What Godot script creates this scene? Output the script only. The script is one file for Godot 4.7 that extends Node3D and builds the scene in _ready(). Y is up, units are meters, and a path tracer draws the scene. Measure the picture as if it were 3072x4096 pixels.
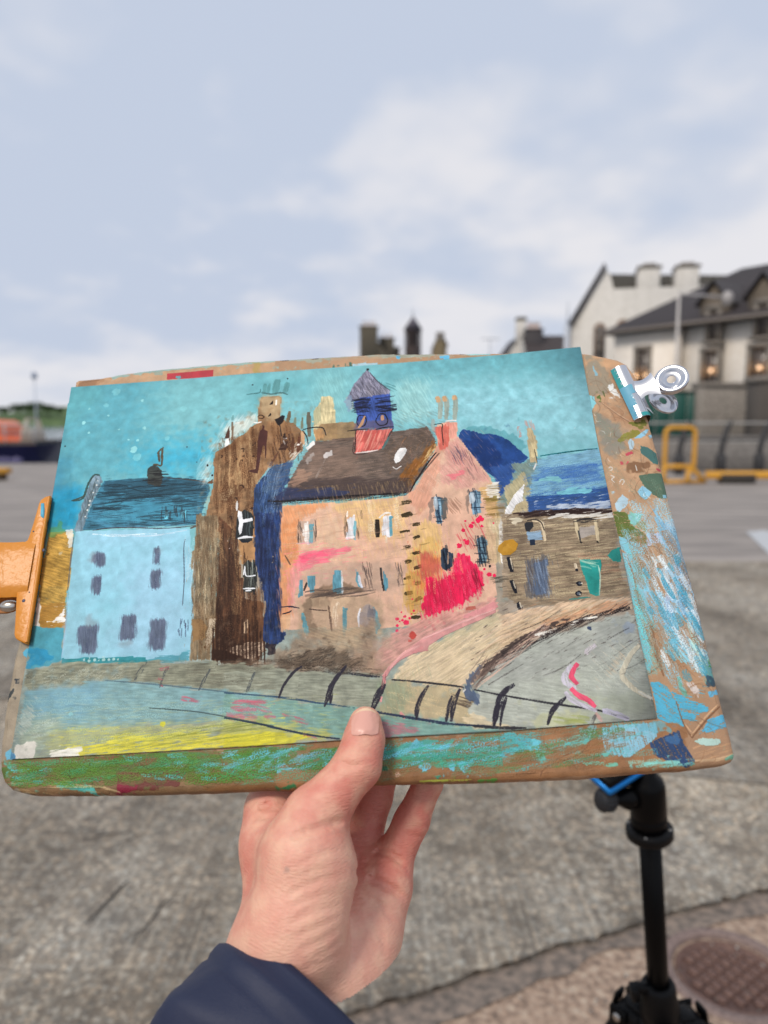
extends Node3D

# A hand holds a painter's board with a fresh sheet of paper before a harbour quay.

var taken := {}
var M := {}
var rng := RandomNumberGenerator.new()

# the board's own axes: x along its top edge, y up it, z towards the viewer; millimetres from the paper's top left corner
const BO := Vector3(-0.18345326, 1.61965671, -0.45133966)
const BX := Vector3(0.99679248, 0.07604685, 0.02493246)
const BY := Vector3(-0.04971029, 0.83249414, -0.55179924)
const BN := Vector3(-0.06271872, 0.54878993, 0.83360421)

# A painter's canvas: pixels that strokes, washes and scumbles of paint are laid on, with the thickness of the paint.
class Canvas:
	var w: int
	var h: int
	var s: float
	var ox: float
	var oy: float
	var col := PackedFloat32Array()
	var hgt := PackedFloat32Array()
	var grain: PackedByteArray
	var blot: PackedByteArray
	var streak: PackedByteArray
	var rng := RandomNumberGenerator.new()

	func _init(x0: float, y0: float, wide: float, high: float, per_mm: float, sd: int) -> void:
		ox = x0
		oy = y0
		s = per_mm
		w = int(wide * s)
		h = int(high * s)
		col.resize(w * h * 3)
		hgt.resize(w * h)
		rng.seed = sd
		grain = table(0.22, 2, sd)
		blot = table(0.018, 4, sd + 1)
		streak = table(0.09, 3, sd + 2)

	func table(freq: float, octaves: int, sd: int) -> PackedByteArray:
		var n := FastNoiseLite.new()
		n.seed = sd
		n.frequency = freq
		n.fractal_octaves = octaves
		n.noise_type = FastNoiseLite.TYPE_SIMPLEX_SMOOTH
		var im := n.get_image(512, 512, false, false, true)
		im.convert(Image.FORMAT_L8)
		return im.get_data()

	func clear(c: Array) -> void:
		for i in w * h:
			col[i * 3] = c[0]
			col[i * 3 + 1] = c[1]
			col[i * 3 + 2] = c[2]

	# an area of paint: a alpha, f feather in mm, n how torn the edge is, d the way of the brush, dry how much stays bare, j mottling, b thickness
	func fill(p: Array, c: Array, o := {}) -> void:
		var q := PackedVector2Array()
		for i in range(0, p.size(), 2):
			q.append(Vector2((p[i] - ox) * s, (p[i + 1] - oy) * s))
		area(q, c, o)

	func area(q: PackedVector2Array, c: Array, o: Dictionary) -> void:
		var feather: float = maxf(0.25, o.get("f", 0.75)) * s
		var lo := q[0]
		var hi := q[0]
		for v in q:
			lo = lo.min(v)
			hi = hi.max(v)
		var pad := feather * 2.0 + 2.0
		var x0 := int(maxf(0, lo.x - pad))
		var y0 := int(maxf(0, lo.y - pad))
		var x1 := int(minf(w, hi.x + pad))
		var y1 := int(minf(h, hi.y + pad))
		var mw := x1 - x0
		var mh := y1 - y0
		if mw < 2 or mh < 2:
			return
		var m := PackedByteArray()
		m.resize(mw * mh)
		var n := q.size()
		for y in mh:
			var yy := y0 + y + 0.5
			var xs := PackedFloat32Array()
			for i in n:
				var a := q[i]
				var b := q[(i + 1) % n]
				if (a.y <= yy) != (b.y <= yy):
					xs.append(a.x + (b.x - a.x) * (yy - a.y) / (b.y - a.y))
			xs.sort()
			for k in range(0, xs.size() - 1, 2):
				for x in range(maxi(0, int(xs[k] + 0.5) - x0), mini(mw, int(xs[k + 1] + 0.5) - x0)):
					m[y * mw + x] = 255
		if feather > 1.2:
			var im := Image.create_from_data(mw, mh, false, Image.FORMAT_L8, m)
			var k := maxf(1.5, feather)
			im.resize(maxi(2, int(mw / k)), maxi(2, int(mh / k)), Image.INTERPOLATE_TRILINEAR if k > 4.0 else Image.INTERPOLATE_BILINEAR)
			im.resize(mw, mh, Image.INTERPOLATE_CUBIC if k < 4.0 else Image.INTERPOLATE_BILINEAR)
			m = im.get_data()
		var torn: float = o.get("n", 0.35) * 1.25 + 0.2
		var alpha: float = o.get("a", 0.95)
		var dry: float = o.get("dry", 0.0)
		var mott: float = o.get("j", 0.14) * 1.1 + 0.04
		var thick: float = o.get("b", 0.15)
		var soft := clampf(feather / s * 0.2, 0.3, 1.0)
		var directed := o.has("d")
		var an := deg_to_rad(o.get("d", 20.0))
		var ca := cos(an)
		var sa := sin(an)
		var along := (0.22 if directed else 0.35) * 5.5 / s
		var across := (1.55 if directed else 0.35) * 5.5 / s
		var stw := 1.3 if directed else 0.45
		var u0 := rng.randf() * 500.0
		var v0 := rng.randf() * 500.0
		var r: float = c[0] / 255.0
		var g: float = c[1] / 255.0
		var bl: float = c[2] / 255.0
		for y in mh:
			for x in mw:
				var mv := m[y * mw + x]
				if mv == 0 and torn < 0.9:
					continue
				var px := x0 + x
				var py := y0 + y
				var su := int((px * ca + py * sa) * along + u0)
				var sv := int((py * ca - px * sa) * across + v0)
				var st := streak[((sv & 511) << 9) | (su & 511)] * 0.00392
				var e := (mv * 0.00392 - 0.5 + (st - 0.5) * torn) / soft + 0.5
				if e <= 0.0:
					continue
				var cov := minf(e, 1.0) * alpha
				var gr := grain[((py & 511) << 9) | (px & 511)] * 0.00392
				if dry > 0.0:
					cov *= clampf((st * 0.6 + gr * 0.4 - dry) * 5.0, 0.0, 1.0)
					if cov <= 0.0:
						continue
				var bt := blot[(((py + int(v0)) & 511) << 9) | ((px + int(u0)) & 511)] * 0.00392
				var k := 1.0 + mott * ((st - 0.5) * stw + (bt - 0.5) * 1.1 + (gr - 0.5) * 0.3)
				var i := py * w + px
				var i3 := i * 3
				col[i3] += (r * k - col[i3]) * cov
				col[i3 + 1] += (g * k - col[i3 + 1]) * cov
				col[i3 + 2] += (bl * k - col[i3 + 2]) * cov
				hgt[i] += cov * thick * (0.55 + 0.9 * st)

	# a stroke along a bent line, w mm wide, its ends tapered by tp
	func line(p: Array, wide: float, c: Array, o := {}) -> void:
		var q := PackedVector2Array()
		for i in range(0, p.size(), 2):
			q.append(Vector2((p[i] - ox) * s, (p[i + 1] - oy) * s))
		var cu := PackedVector2Array()
		for i in q.size() - 1:
			var a := q[maxi(0, i - 1)]
			var d := q[mini(q.size() - 1, i + 2)]
			for k in 5:
				cu.append(q[i].cubic_interpolate(q[i + 1], a, d, k / 5.0))
		cu.append(q[-1])
		var left := PackedVector2Array()
		var right := PackedVector2Array()
		var tp: float = o.get("tp", 0.65)
		for i in cu.size():
			var d := (cu[mini(i + 1, cu.size() - 1)] - cu[maxi(0, i - 1)]).normalized()
			var t := i / float(cu.size() - 1)
			var wd := wide * s * 0.5 * lerpf(tp, 1.0, sin(t * PI)) * (0.88 + 0.24 * rng.randf())
			left.append(cu[i] + Vector2(-d.y, d.x) * wd)
			right.append(cu[i] - Vector2(-d.y, d.x) * wd)
		right.reverse()
		left.append_array(right)
		var dd := cu[-1] - cu[0]
		var oo := {"f": minf(0.35, wide * 0.3), "n": 0.3, "d": rad_to_deg(dd.angle()), "j": 0.12}
		oo.merge(o, true)
		area(left, c, oo)

	func dot(x: float, y: float, r: float, c: Array, o := {}) -> void:
		var q := PackedVector2Array()
		for k in 10:
			var rr := r * s * (0.8 + 0.4 * rng.randf())
			q.append(Vector2((x - ox) * s + cos(k * TAU / 10) * rr, (y - oy) * s + sin(k * TAU / 10) * rr))
		var oo := {"f": minf(0.35, r * 0.5), "n": 0.2}
		oo.merge(o, true)
		area(q, c, oo)

	# many short strokes inside an outline
	func hatch(p: Array, wide: float, c: Array, n: int, ang: float, ln: float, o := {}) -> void:
		var q := PackedVector2Array()
		for i in range(0, p.size(), 2):
			q.append(Vector2((p[i] - ox) * s, (p[i + 1] - oy) * s))
		var lo := q[0]
		var hi := q[0]
		for v in q:
			lo = lo.min(v)
			hi = hi.max(v)
		var wob: float = o.get("wob", 0.25)
		for k in n:
			var at := Vector2.ZERO
			for t in 12:
				at = Vector2(rng.randf_range(lo.x, hi.x), rng.randf_range(lo.y, hi.y))
				if Geometry2D.is_point_in_polygon(at, q):
					break
			var an := deg_to_rad(ang + rng.randfn() * 9.0 * wob)
			var reach := Rect2(lo, hi - lo).grow(1.2 * s)
			scratch(at, an, ln * s * rng.randf_range(0.3, 1.1), wide * s * rng.randf_range(0.4, 1.3), c, o, wob, reach)

	func scratch(at: Vector2, an: float, ln: float, wide: float, c: Array, o: Dictionary, wob: float, reach: Rect2) -> void:
		var alpha: float = o.get("a", 0.8) * 0.85
		var dry: float = o.get("dry", 0.15)
		var bend := rng.randfn() * 0.3 * wob
		var d := Vector2(cos(an), sin(an))
		var side := Vector2(-d.y, d.x)
		var tint := 1.0 + rng.randfn() * 0.06
		var r: float = c[0] / 255.0 * tint
		var g: float = c[1] / 255.0 * tint
		var bl: float = c[2] / 255.0 * tint
		var thick: float = o.get("b", 0.12)
		var half := maxf(0.5, wide * 0.5)
		var steps := int(ln / 0.8)
		var sd := rng.randi() & 511
		for k in steps:
			var t := k / float(maxi(1, steps - 1)) - 0.5
			var mid := at + d * (t * ln) + side * (bend * (t * t * 2.0 - 0.25) * ln)
			if not reach.has_point(mid):
				continue
			var wd := half * (1.0 - t * t * 1.9)
			var nn := int(ceil(wd))
			for a in range(-nn, nn + 1):
				var edge := clampf(wd - absf(a) + 0.5, 0.0, 1.0)
				if edge <= 0.0:
					continue
				var pp := mid + side * a
				var px := int(pp.x)
				var py := int(pp.y)
				if px < 0 or py < 0 or px >= w or py >= h:
					continue
				var gr := grain[((py & 511) << 9) | (px & 511)] * 0.00392
				var st := streak[(((a * 3 + sd) & 511) << 9) | ((k >> 2) + sd & 511)] * 0.00392
				var cov := alpha * edge * clampf((gr * 0.6 + st * 0.4 - dry) * 4.0, 0.0, 1.0) * 0.8
				var i := py * w + px
				col[i * 3] += (r - col[i * 3]) * cov
				col[i * 3 + 1] += (g - col[i * 3 + 1]) * cov
				col[i * 3 + 2] += (bl - col[i * 3 + 2]) * cov
				hgt[i] += cov * thick

	func picture(depth := 0.0, gain := 1.0) -> Image:
		var b := PackedByteArray()
		b.resize(w * h * 3)
		for i in w * h * 3:
			b[i] = clampi(int(col[i] * 255.0 * gain), 0, 255)
		return Image.create_from_data(w, h, false, Image.FORMAT_RGB8, b)

	func relief(tooth: float) -> Image:
		var b := PackedByteArray()
		b.resize(w * h)
		for i in w * h:
			var x := i % w
			var y := i / w
			b[i] = clampi(int((hgt[i] / (1.0 + hgt[i] * 0.25)) * 52.0 + grain[((y & 511) << 9) | (x & 511)] * tooth), 0, 255)
		return Image.create_from_data(w, h, false, Image.FORMAT_L8, b)

# ---------------------------------------------------------------- helpers
func numbered(called: String) -> String:
	if not taken.has(called):
		taken[called] = 0
		return called
	taken[called] += 1
	return "%s_%03d" % [called, taken[called]]


func thing(called: String, label: String, category: String, at := Vector3.ZERO, turn := 0.0, group := "") -> Node3D:
	var o := Node3D.new()
	o.name = numbered(called)
	add_child(o)
	o.position = at
	o.rotation.y = turn
	tag(o, label, category, group)
	return o


func tag(o: Node, label: String, category: String, group := "") -> void:
	o.set_meta("label", label)
	o.set_meta("category", category)
	if group:
		o.set_meta("group", group)


func obj(called: String, mesh: Mesh, mat: Material, parent: Node = self) -> MeshInstance3D:
	var o := MeshInstance3D.new()
	o.name = called if parent != self else numbered(called)
	o.mesh = mesh
	o.material_override = mat
	parent.add_child(o, true)
	return o


func struct(called: String, mesh: Mesh, mat: Material) -> MeshInstance3D:
	var o := obj(called, mesh, mat)
	o.set_meta("kind", "structure")
	return o


func begin() -> SurfaceTool:
	var st := SurfaceTool.new()
	st.begin(Mesh.PRIMITIVE_TRIANGLES)
	return st


func tri(st: SurfaceTool, a: Vector3, b: Vector3, c: Vector3) -> void:
	st.add_vertex(a)
	st.add_vertex(b)
	st.add_vertex(c)


func quad(st: SurfaceTool, a: Vector3, b: Vector3, c: Vector3, d: Vector3) -> void:   # clockwise seen from the front
	tri(st, a, b, c)
	tri(st, a, c, d)


func done(st: SurfaceTool, smooth := false) -> ArrayMesh:
	if not smooth:
		st.set_smooth_group(-1)
	st.generate_normals()
	return st.commit()


# a box with its edges cut off; basis and centre are free
func box(st: SurfaceTool, centre: Vector3, size: Vector3, b := Basis.IDENTITY, cut := 0.0) -> void:
	var h := size * 0.5
	var c := minf(cut, minf(h.x, minf(h.y, h.z)) * 0.9)
	if c <= 0.0:
		for f in [[0, 1, 2], [1, 2, 0], [2, 0, 1]]:
			for s in [-1.0, 1.0]:
				var p := []
				for k in [[-1, -1], [-1, 1], [1, 1], [1, -1]]:
					var v := Vector3.ZERO
					v[f[0]] = h[f[0]] * s
					v[f[1]] = h[f[1]] * k[0]
					v[f[2]] = h[f[2]] * k[1]
					p.append(centre + b * v)
				if s > 0:
					quad(st, p[0], p[1], p[2], p[3])
				else:
					quad(st, p[3], p[2], p[1], p[0])
		return
	for f in [[0, 1, 2], [1, 2, 0], [2, 0, 1]]:
		for s in [-1.0, 1.0]:
			var p := []
			for k in [[-1, -1], [-1, 1], [1, 1], [1, -1]]:
				var v := Vector3.ZERO
				v[f[0]] = h[f[0]] * s
				v[f[1]] = (h[f[1]] - c) * k[0]
				v[f[2]] = (h[f[2]] - c) * k[1]
				p.append(centre + b * v)
			if s > 0:
				quad(st, p[0], p[1], p[2], p[3])
			else:
				quad(st, p[3], p[2], p[1], p[0])
			# the bevels along the edges this face shares with the next
			for t in [-1.0, 1.0]:
				var e := []
				for k in [-1, 1]:
					var v := Vector3.ZERO
					v[f[0]] = h[f[0]] * s
					v[f[1]] = (h[f[1]] - c) * t
					v[f[2]] = (h[f[2]] - c) * k
					var w := v
					w[f[0]] = (h[f[0]] - c) * s
					w[f[1]] = h[f[1]] * t
					e.append([centre + b * v, centre + b * w])
				if s * t > 0:
					quad(st, e[0][0], e[1][0], e[1][1], e[0][1])
				else:
					quad(st, e[0][1], e[1][1], e[1][0], e[0][0])
	for sx in [-1.0, 1.0]:
		for sy in [-1.0, 1.0]:
			for sz in [-1.0, 1.0]:
				var a := centre + b * Vector3(h.x * sx, (h.y - c) * sy, (h.z - c) * sz)
				var d := centre + b * Vector3((h.x - c) * sx, h.y * sy, (h.z - c) * sz)
				var e := centre + b * Vector3((h.x - c) * sx, (h.y - c) * sy, h.z * sz)
				if sx * sy * sz > 0:
					tri(st, a, e, d)
				else:
					tri(st, a, d, e)


# rings [point on the axis along, radius] turned round an axis
func lathe(st: SurfaceTool, at: Vector3, axis: Vector3, prof: Array, n := 24, squash := 1.0) -> void:
	var z := axis.normalized()
	var x := z.cross(Vector3.UP if absf(z.y) < 0.9 else Vector3.RIGHT).normalized()
	var y := z.cross(x)
	for i in prof.size() - 1:
		for k in n:
			var a0 := TAU * k / n
			var a1 := TAU * (k + 1) / n
			var d0 := x * cos(a0) + y * sin(a0) * squash
			var d1 := x * cos(a1) + y * sin(a1) * squash
			var p: Array = prof[i]
			var q: Array = prof[i + 1]
			var v00: Vector3 = at + z * p[0] + d0 * p[1]
			var v01: Vector3 = at + z * p[0] + d1 * p[1]
			var v10: Vector3 = at + z * q[0] + d0 * q[1]
			var v11: Vector3 = at + z * q[0] + d1 * q[1]
			if p[1] > 1e-6:
				tri(st, v00, v10, v01)
			if q[1] > 1e-6:
				tri(st, v01, v10, v11)


func rod(st: SurfaceTool, a: Vector3, b: Vector3, r: float, n := 12, r2 := -1.0) -> void:
	var l := (b - a).length()
	lathe(st, a, b - a, [[0.0, 0.0], [0.0, r], [l, r if r2 < 0.0 else r2], [l, 0.0]], n)


func tube(st: SurfaceTool, pts: Array, r: float, n := 10) -> void:
	var px: Array = []
	for i in pts.size():
		var d: Vector3 = (pts[mini(i + 1, pts.size() - 1)] - pts[maxi(0, i - 1)]).normalized()
		var x := d.cross(Vector3(0.13, 0.2, 0.97)).normalized()
		px.append([pts[i], x, d.cross(x)])
	for i in pts.size() - 1:
		for k in n:
			var a0 := TAU * k / n
			var a1 := TAU * (k + 1) / n
			var v := []
			for e in [[i, a0], [i + 1, a0], [i + 1, a1], [i, a1]]:
				var f: Array = px[e[0]]
				v.append(f[0] + (f[1] * cos(e[1]) + f[2] * sin(e[1])) * r)
			quad(st, v[0], v[1], v[2], v[3])


# a flat outline in a plane (origin, two axes), given thickness along its normal, edges cut
func plate(st: SurfaceTool, poly: PackedVector2Array, o: Vector3, ax: Vector3, ay: Vector3, an: Vector3, thick: float, cut := 0.0, with_uv := Rect2()) -> void:
	var p := poly
	if Geometry2D.is_polygon_clockwise(p):
		p.reverse()
	var rings := []
	if cut > 0.0:
		for e in [[-cut, 0.0], [-cut * 0.3, -cut * 0.3], [0.0, -cut], [0.0, -thick]]:
			rings.append([ring(p, e[0]), e[1]])
	else:
		rings = [[p, 0.0], [p, -thick]]
	var put := func(q: Vector2, h: float) -> void:
		if with_uv.size.x > 0.0:
			st.set_uv((q - with_uv.position) / with_uv.size)
		st.add_vertex(o + ax * q.x + ay * q.y + an * h)
	var top: PackedVector2Array = rings[0][0]
	var ix := Geometry2D.triangulate_polygon(top)
	for i in range(0, ix.size(), 3):
		var a := top[ix[i]]
		var b := top[ix[i + 1]]
		var c := top[ix[i + 2]]
		if (b - a).cross(c - a) > 0.0:
			var t := b
			b = c
			c = t
		put.call(a, 0.0)
		put.call(b, 0.0)
		put.call(c, 0.0)
		put.call(a, -thick)
		put.call(c, -thick)
		put.call(b, -thick)
	var n := p.size()
	for r in rings.size() - 1:
		var u: PackedVector2Array = rings[r][0]
		var v: PackedVector2Array = rings[r + 1][0]
		var hu: float = rings[r][1]
		var hv: float = rings[r + 1][1]
		for i in n:
			var j := (i + 1) % n
			for e in [[u[i], hu], [u[j], hu], [v[i], hv], [u[j], hu], [v[j], hv], [v[i], hv]]:
				put.call(e[0], e[1])


func ring(p: PackedVector2Array, off: float) -> PackedVector2Array:   # p runs counter-clockwise
	var r := PackedVector2Array()
	var n := p.size()
	for i in n:
		var d0 := (p[i] - p[(i + n - 1) % n]).normalized()
		var d1 := (p[(i + 1) % n] - p[i]).normalized()
		var m := Vector2(d0.y + d1.y, -d0.x - d1.x).normalized()
		r.append(p[i] + m * off / maxf(0.5, m.dot(Vector2(d1.y, -d1.x))))
	return r


func noise_tex(freq: float, octaves: int, sd: int, size := 512, ramp: Gradient = null, bump := 0.0, kind := FastNoiseLite.TYPE_SIMPLEX_SMOOTH) -> NoiseTexture2D:
	var n := FastNoiseLite.new()
	n.seed = sd
	n.frequency = freq
	n.fractal_octaves = octaves
	n.noise_type = kind
	var t := NoiseTexture2D.new()
	t.width = size
	t.height = size
	t.seamless = true
	t.noise = n
	if ramp:
		t.color_ramp = ramp
	if bump > 0.0:
		t.as_normal_map = true
		t.bump_strength = bump
	return t


func ramp(cs: Array) -> Gradient:
	var g := Gradient.new()
	var o := PackedFloat32Array()
	var c := PackedColorArray()
	for e in cs:
		o.append(e[0])
		c.append(Color8(e[1][0], e[1][1], e[1][2]))
	g.offsets = o
	g.colors = c
	return g


func plain(c: Array, rough := 0.8, metal := 0.0) -> StandardMaterial3D:
	var m := StandardMaterial3D.new()
	m.albedo_color = Color8(c[0], c[1], c[2])
	m.roughness = rough
	m.metallic = metal
	return m


# a material whose colour wanders between tones, with relief, laid on from three sides; s repeats per metre
func rough_mat(cs: Array, s: float, freq: float, sd: int, rough := 0.85, relief := 0.0, size := 512, kind := FastNoiseLite.TYPE_SIMPLEX_SMOOTH, oct := 4) -> StandardMaterial3D:
	var m := StandardMaterial3D.new()
	m.albedo_texture = noise_tex(freq, oct, sd, size, ramp(cs), 0.0, kind)
	m.uv1_triplanar = true
	m.uv1_world_triplanar = true
	m.uv1_scale = Vector3.ONE * s
	m.roughness = rough
	if relief > 0.0:
		m.heightmap_enabled = true
		m.heightmap_texture = noise_tex(freq * 1.3, oct, sd + 5, size, null, 0.0, kind)
		m.heightmap_scale = relief
	return m


func poly2(a: Array) -> PackedVector2Array:
	var r := PackedVector2Array()
	for i in range(0, a.size(), 2):
		r.append(Vector2(a[i], a[i + 1]))
	return r


# ---------------------------------------------------------------- the scene
func _ready() -> void:
	rng.seed = 11
	view()
	ground()
	harbour()
	rooftops()
	hall()
	hotel()
	quayside()
	tripod()
	board_and_paper()
	clips()
	hand()


func view() -> void:
	var cam := Camera3D.new()
	cam.name = "camera"
	add_child(cam)
	cam.position = Vector3(0, 1.6, 0)
	cam.rotation_degrees = Vector3(-6.828, 0, 0)
	var at := CameraAttributesPhysical.new()
	at.frustum_focal_length = 17.81
	at.exposure_aperture = 4.9
	at.frustum_focus_distance = 0.385
	cam.attributes = at
	cam.keep_aspect = Camera3D.KEEP_HEIGHT
	cam.fov = 67.935
	cam.near = 0.02
	cam.far = 4000.0
	print("fov ", cam.fov)

	var we := WorldEnvironment.new()
	we.name = "world_environment"
	var e := Environment.new()
	e.background_mode = Environment.BG_SKY
	e.tonemap_mode = Environment.TONE_MAPPER_LINEAR
	e.tonemap_exposure = 1.42
	e.sdfgi_enabled = true
	e.ssao_enabled = true
	e.ssil_enabled = true
	var sky := Sky.new()
	var pm := PanoramaSkyMaterial.new()
	pm.panorama = ImageTexture.create_from_image(cloudy())
	sky.sky_material = pm
	e.sky = sky
	e.background_energy_multiplier = 1.0
	we.environment = e
	add_child(we)

	var sun := DirectionalLight3D.new()
	sun.name = "sun"
	sun.light_energy = 0.5
	sun.light_color = Color(1.0, 0.955, 0.9)
	sun.light_angular_distance = 14.0
	sun.shadow_enabled = true
	add_child(sun)
	sun.look_at_from_position(Vector3(-0.42, 0.74, 0.55) * 10.0, Vector3.ZERO)


# an overcast sky: a grey-blue sheet with broken paler puffs, warmer and brighter low down to the right
func cloudy() -> Image:
	var n := FastNoiseLite.new()
	n.seed = 5
	n.frequency = 0.55
	n.fractal_octaves = 5
	n.fractal_gain = 0.5
	n.noise_type = FastNoiseLite.TYPE_SIMPLEX_SMOOTH
	var n2 := FastNoiseLite.new()
	n2.seed = 21
	n2.frequency = 1.6
	n2.fractal_octaves = 4
	n2.noise_type = FastNoiseLite.TYPE_SIMPLEX_SMOOTH
	var w := 1536
	var h := 768
	var im := Image.create_empty(w, h, false, Image.FORMAT_RGBF)
	var lowest := Color(0.36, 0.42, 0.52)
	for y in h:
		var up := PI * 0.5 - (y + 0.5) / h * PI
		for x in w:
			if up < -0.02:
				im.set_pixel(x, y, lowest)
				continue
			var az := (x + 0.5) / w * TAU - PI
			var d := Vector3(sin(az) * cos(up), sin(up), -cos(az) * cos(up))
			var p := d / (maxf(d.y, 0.0) + 0.30)
			var a := n.get_noise_3d(p.x * 1.5 + 3.0, p.y * 0.6, p.z * 1.5)
			var b := n2.get_noise_3d(p.x * 1.2 + 9.0, p.y, p.z * 1.2)
			var f := n2.get_noise_3d(p.x * 3.1, p.y * 3.0 + 5.0, p.z * 3.1)
			var c := clampf(a * 1.3 + b * 0.8 + f * 0.25 + 0.46, 0.0, 1.0)
			# the paler, warmer bank low over the roofs on the right
			var east := 0.5 + 0.5 * cos(clampf((az - 0.5) * 1.7, -PI, PI))
			var bank := exp(-pow((d.y - 0.19 - 0.16 * a - 0.10 * b) / 0.13, 2.0)) * pow(east, 2.2)
			var shade := Color(0.388, 0.436, 0.532).lerp(Color(0.512, 0.524, 0.568), clampf(c * 1.05 + pow(east, 3.0) * 0.30 - 0.06, 0.0, 1.0))
			# rags of brighter cloud
			var rag := smoothstep(-0.25, 0.6, b + f * 0.6 + a * 0.7) * (0.42 + 0.58 * exp(-pow((d.y - 0.20) / 0.16, 2.0)))
			var t := clampf(bank * (0.45 + c * 0.6) + rag * 0.44, 0.0, 1.0)
			im.set_pixel(x, y, shade.lerp(Color(0.635, 0.612, 0.615), t))
	return im


# ---------------------------------------------------------------- ground
func ground() -> void:
	# rough concrete with the stones of its mix showing
	var con := StandardMaterial3D.new()
	var mix := stones()
	con.albedo_texture = ImageTexture.create_from_image(mix[0])
	con.uv1_triplanar = true
	con.uv1_world_triplanar = true
	con.uv1_scale = Vector3.ONE * 0.95
	con.roughness = 0.9
	con.heightmap_enabled = true
	con.heightmap_texture = ImageTexture.create_from_image(mix[1])
	con.heightmap_scale = 0.2
	con.detail_enabled = true
	con.detail_blend_mode = BaseMaterial3D.BLEND_MODE_MUL
	con.detail_uv_layer = BaseMaterial3D.DETAIL_UV_2
	con.uv2_triplanar = true
	con.uv2_world_triplanar = true
	con.uv2_scale = Vector3.ONE * 0.16
	con.detail_albedo = noise_tex(0.012, 4, 31, 512, ramp([[0.0, [150, 143, 134]], [0.4, [212, 206, 198]], [0.65, [246, 243, 238]], [1.0, [255, 255, 255]]]))
	M.concrete = con
	M.tarmac = rough_mat([[0.0, [116, 111, 107]], [0.45, [136, 130, 125]], [0.7, [150, 143, 137]], [1.0, [170, 162, 155]]], 0.09, 0.016, 44, 0.85, 0.0)
	M.tarmac.uv1_scale = Vector3(0.05, 0.2, 0.3)
	M.brown = rough_mat([[0.0, [88, 76, 68]], [0.35, [138, 118, 102]], [0.55, [160, 138, 120]], [0.75, [170, 152, 134]], [1.0, [196, 182, 164]]], 1.3, 0.02, 61, 0.9, 0.8, 1024)
	M.dirt = rough_mat([[0.0, [40, 37, 33]], [1.0, [78, 72, 64]]], 3.0, 0.05, 71)

	# bed of dark earth that shows in the joints
	var st := begin()
	quad(st, Vector3(-60, -0.045, 12), Vector3(-60, -0.045, -29), Vector3(140, -0.045, -29), Vector3(140, -0.045, 12))
	struct("ground", done(st), M.dirt)
	# quayside apron far off: smooth tarmac up to the quay edge
	st = begin()
	var jl := Vector3(-2.2379, 0.0000, -4.2693)
	var jr := Vector3(1.7000, 0.0000, -3.1970)
	var jd := (jr - jl).normalized()
	var a := jl - jd * 9.0
	var b := jl + jd * 16.0
	var b_near := jl + jd * 4.9
	# the first slab reaches from the joint to the tarmac, the second lies before it with a broken front edge
	var t0 := -8.6
	quad(st, Vector3(-60, -0.004, t0), Vector3(-60, -0.004, -29), Vector3(140, -0.004, -29), Vector3(140, -0.004, t0))
	struct("road", done(st), M.tarmac)
	var far_poly := PackedVector2Array([Vector2(a.x, t0), Vector2(b.x, t0)])
	for k in 60:
		var q := b.lerp(a, k / 59.0)
		var off := 0.006 + rng.randf() * 0.006
		far_poly.append(Vector2(q.x, q.z - off))
	struct("pavement", flat_slab(far_poly, 0.0, 0.045), M.concrete)
	# the near slab: its front edge runs ragged from left of the hand to the right
	var edge := [Vector3(1.8023, 0.0000, -2.6181), Vector3(1.3229, 0.0000, -2.4454), Vector3(1.1532, 0.0000, -2.3969), Vector3(0.9779, 0.0000, -2.3372), Vector3(0.7686, 0.0000, -2.2497), Vector3(0.5930, 0.0000, -2.1850), Vector3(0.4235, 0.0000, -2.1075), Vector3(0.2659, 0.0000, -2.0449), Vector3(0.1164, 0.0000, -1.9809), Vector3(0.0028, 0.0000, -1.9387), Vector3(-0.1587, 0.0000, -1.8676), Vector3(-0.4025, 0.0000, -1.7463), Vector3(-0.7645, 0.0000, -1.5605), Vector3(-1.1046, 0.0000, -1.3918)]
	var near_poly := PackedVector2Array()
	for k in 60:
		var q := a.lerp(b_near, k / 59.0)
		near_poly.append(Vector2(q.x, q.z + 0.006 + rng.randf() * 0.006))
	for i in edge.size() - 1:
		var p: Vector3 = edge[i]
		var q: Vector3 = edge[i + 1]
		var n := maxi(2, int((p - q).length() / 0.03))
		for k in n:
			var m := p.lerp(q, k / float(n))
			near_poly.append(Vector2(m.x + rng.randfn() * 0.004, m.z + rng.randfn() * 0.006))
	near_poly.append(Vector2(edge[-1].x - 6.0, edge[-1].z + 2.0))
	struct("pavement", flat_slab(near_poly, 0.0, 0.045), M.concrete)
	# the patched, browner concrete round the manhole, a step lower
	st = begin()
	var hole := Vector3(1.0249, 0.0000, -2.0675)
	var ring_r := 0.198
	var n := 64
	for k in n:
		var d0 := Vector3(cos(TAU * k / n), 0, sin(TAU * k / n))
		var d1 := Vector3(cos(TAU * (k + 1) / n), 0, sin(TAU * (k + 1) / n))
		var y := Vector3(0, -0.022, 0)
		quad(st, hole + d0 * ring_r + y, hole + d0 * 2.2 + y, hole + d1 * 2.2 + y, hole + d1 * ring_r + y)
	var low := struct("manhole_surround", done(st), M.brown)
	low.set_meta("label", "patch of brown concrete round the manhole")
	st = begin()
	quad(st, Vector3(-9, -0.030, 4), Vector3(-9, -0.030, -2.6), Vector3(9, -0.030, -2.6), Vector3(9, -0.030, 4))
	struct("ground", done(st), M.brown)
	manhole(hole)
	# a strip of older grey concrete along the broken edge
	st = begin()
	var last := []
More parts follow.
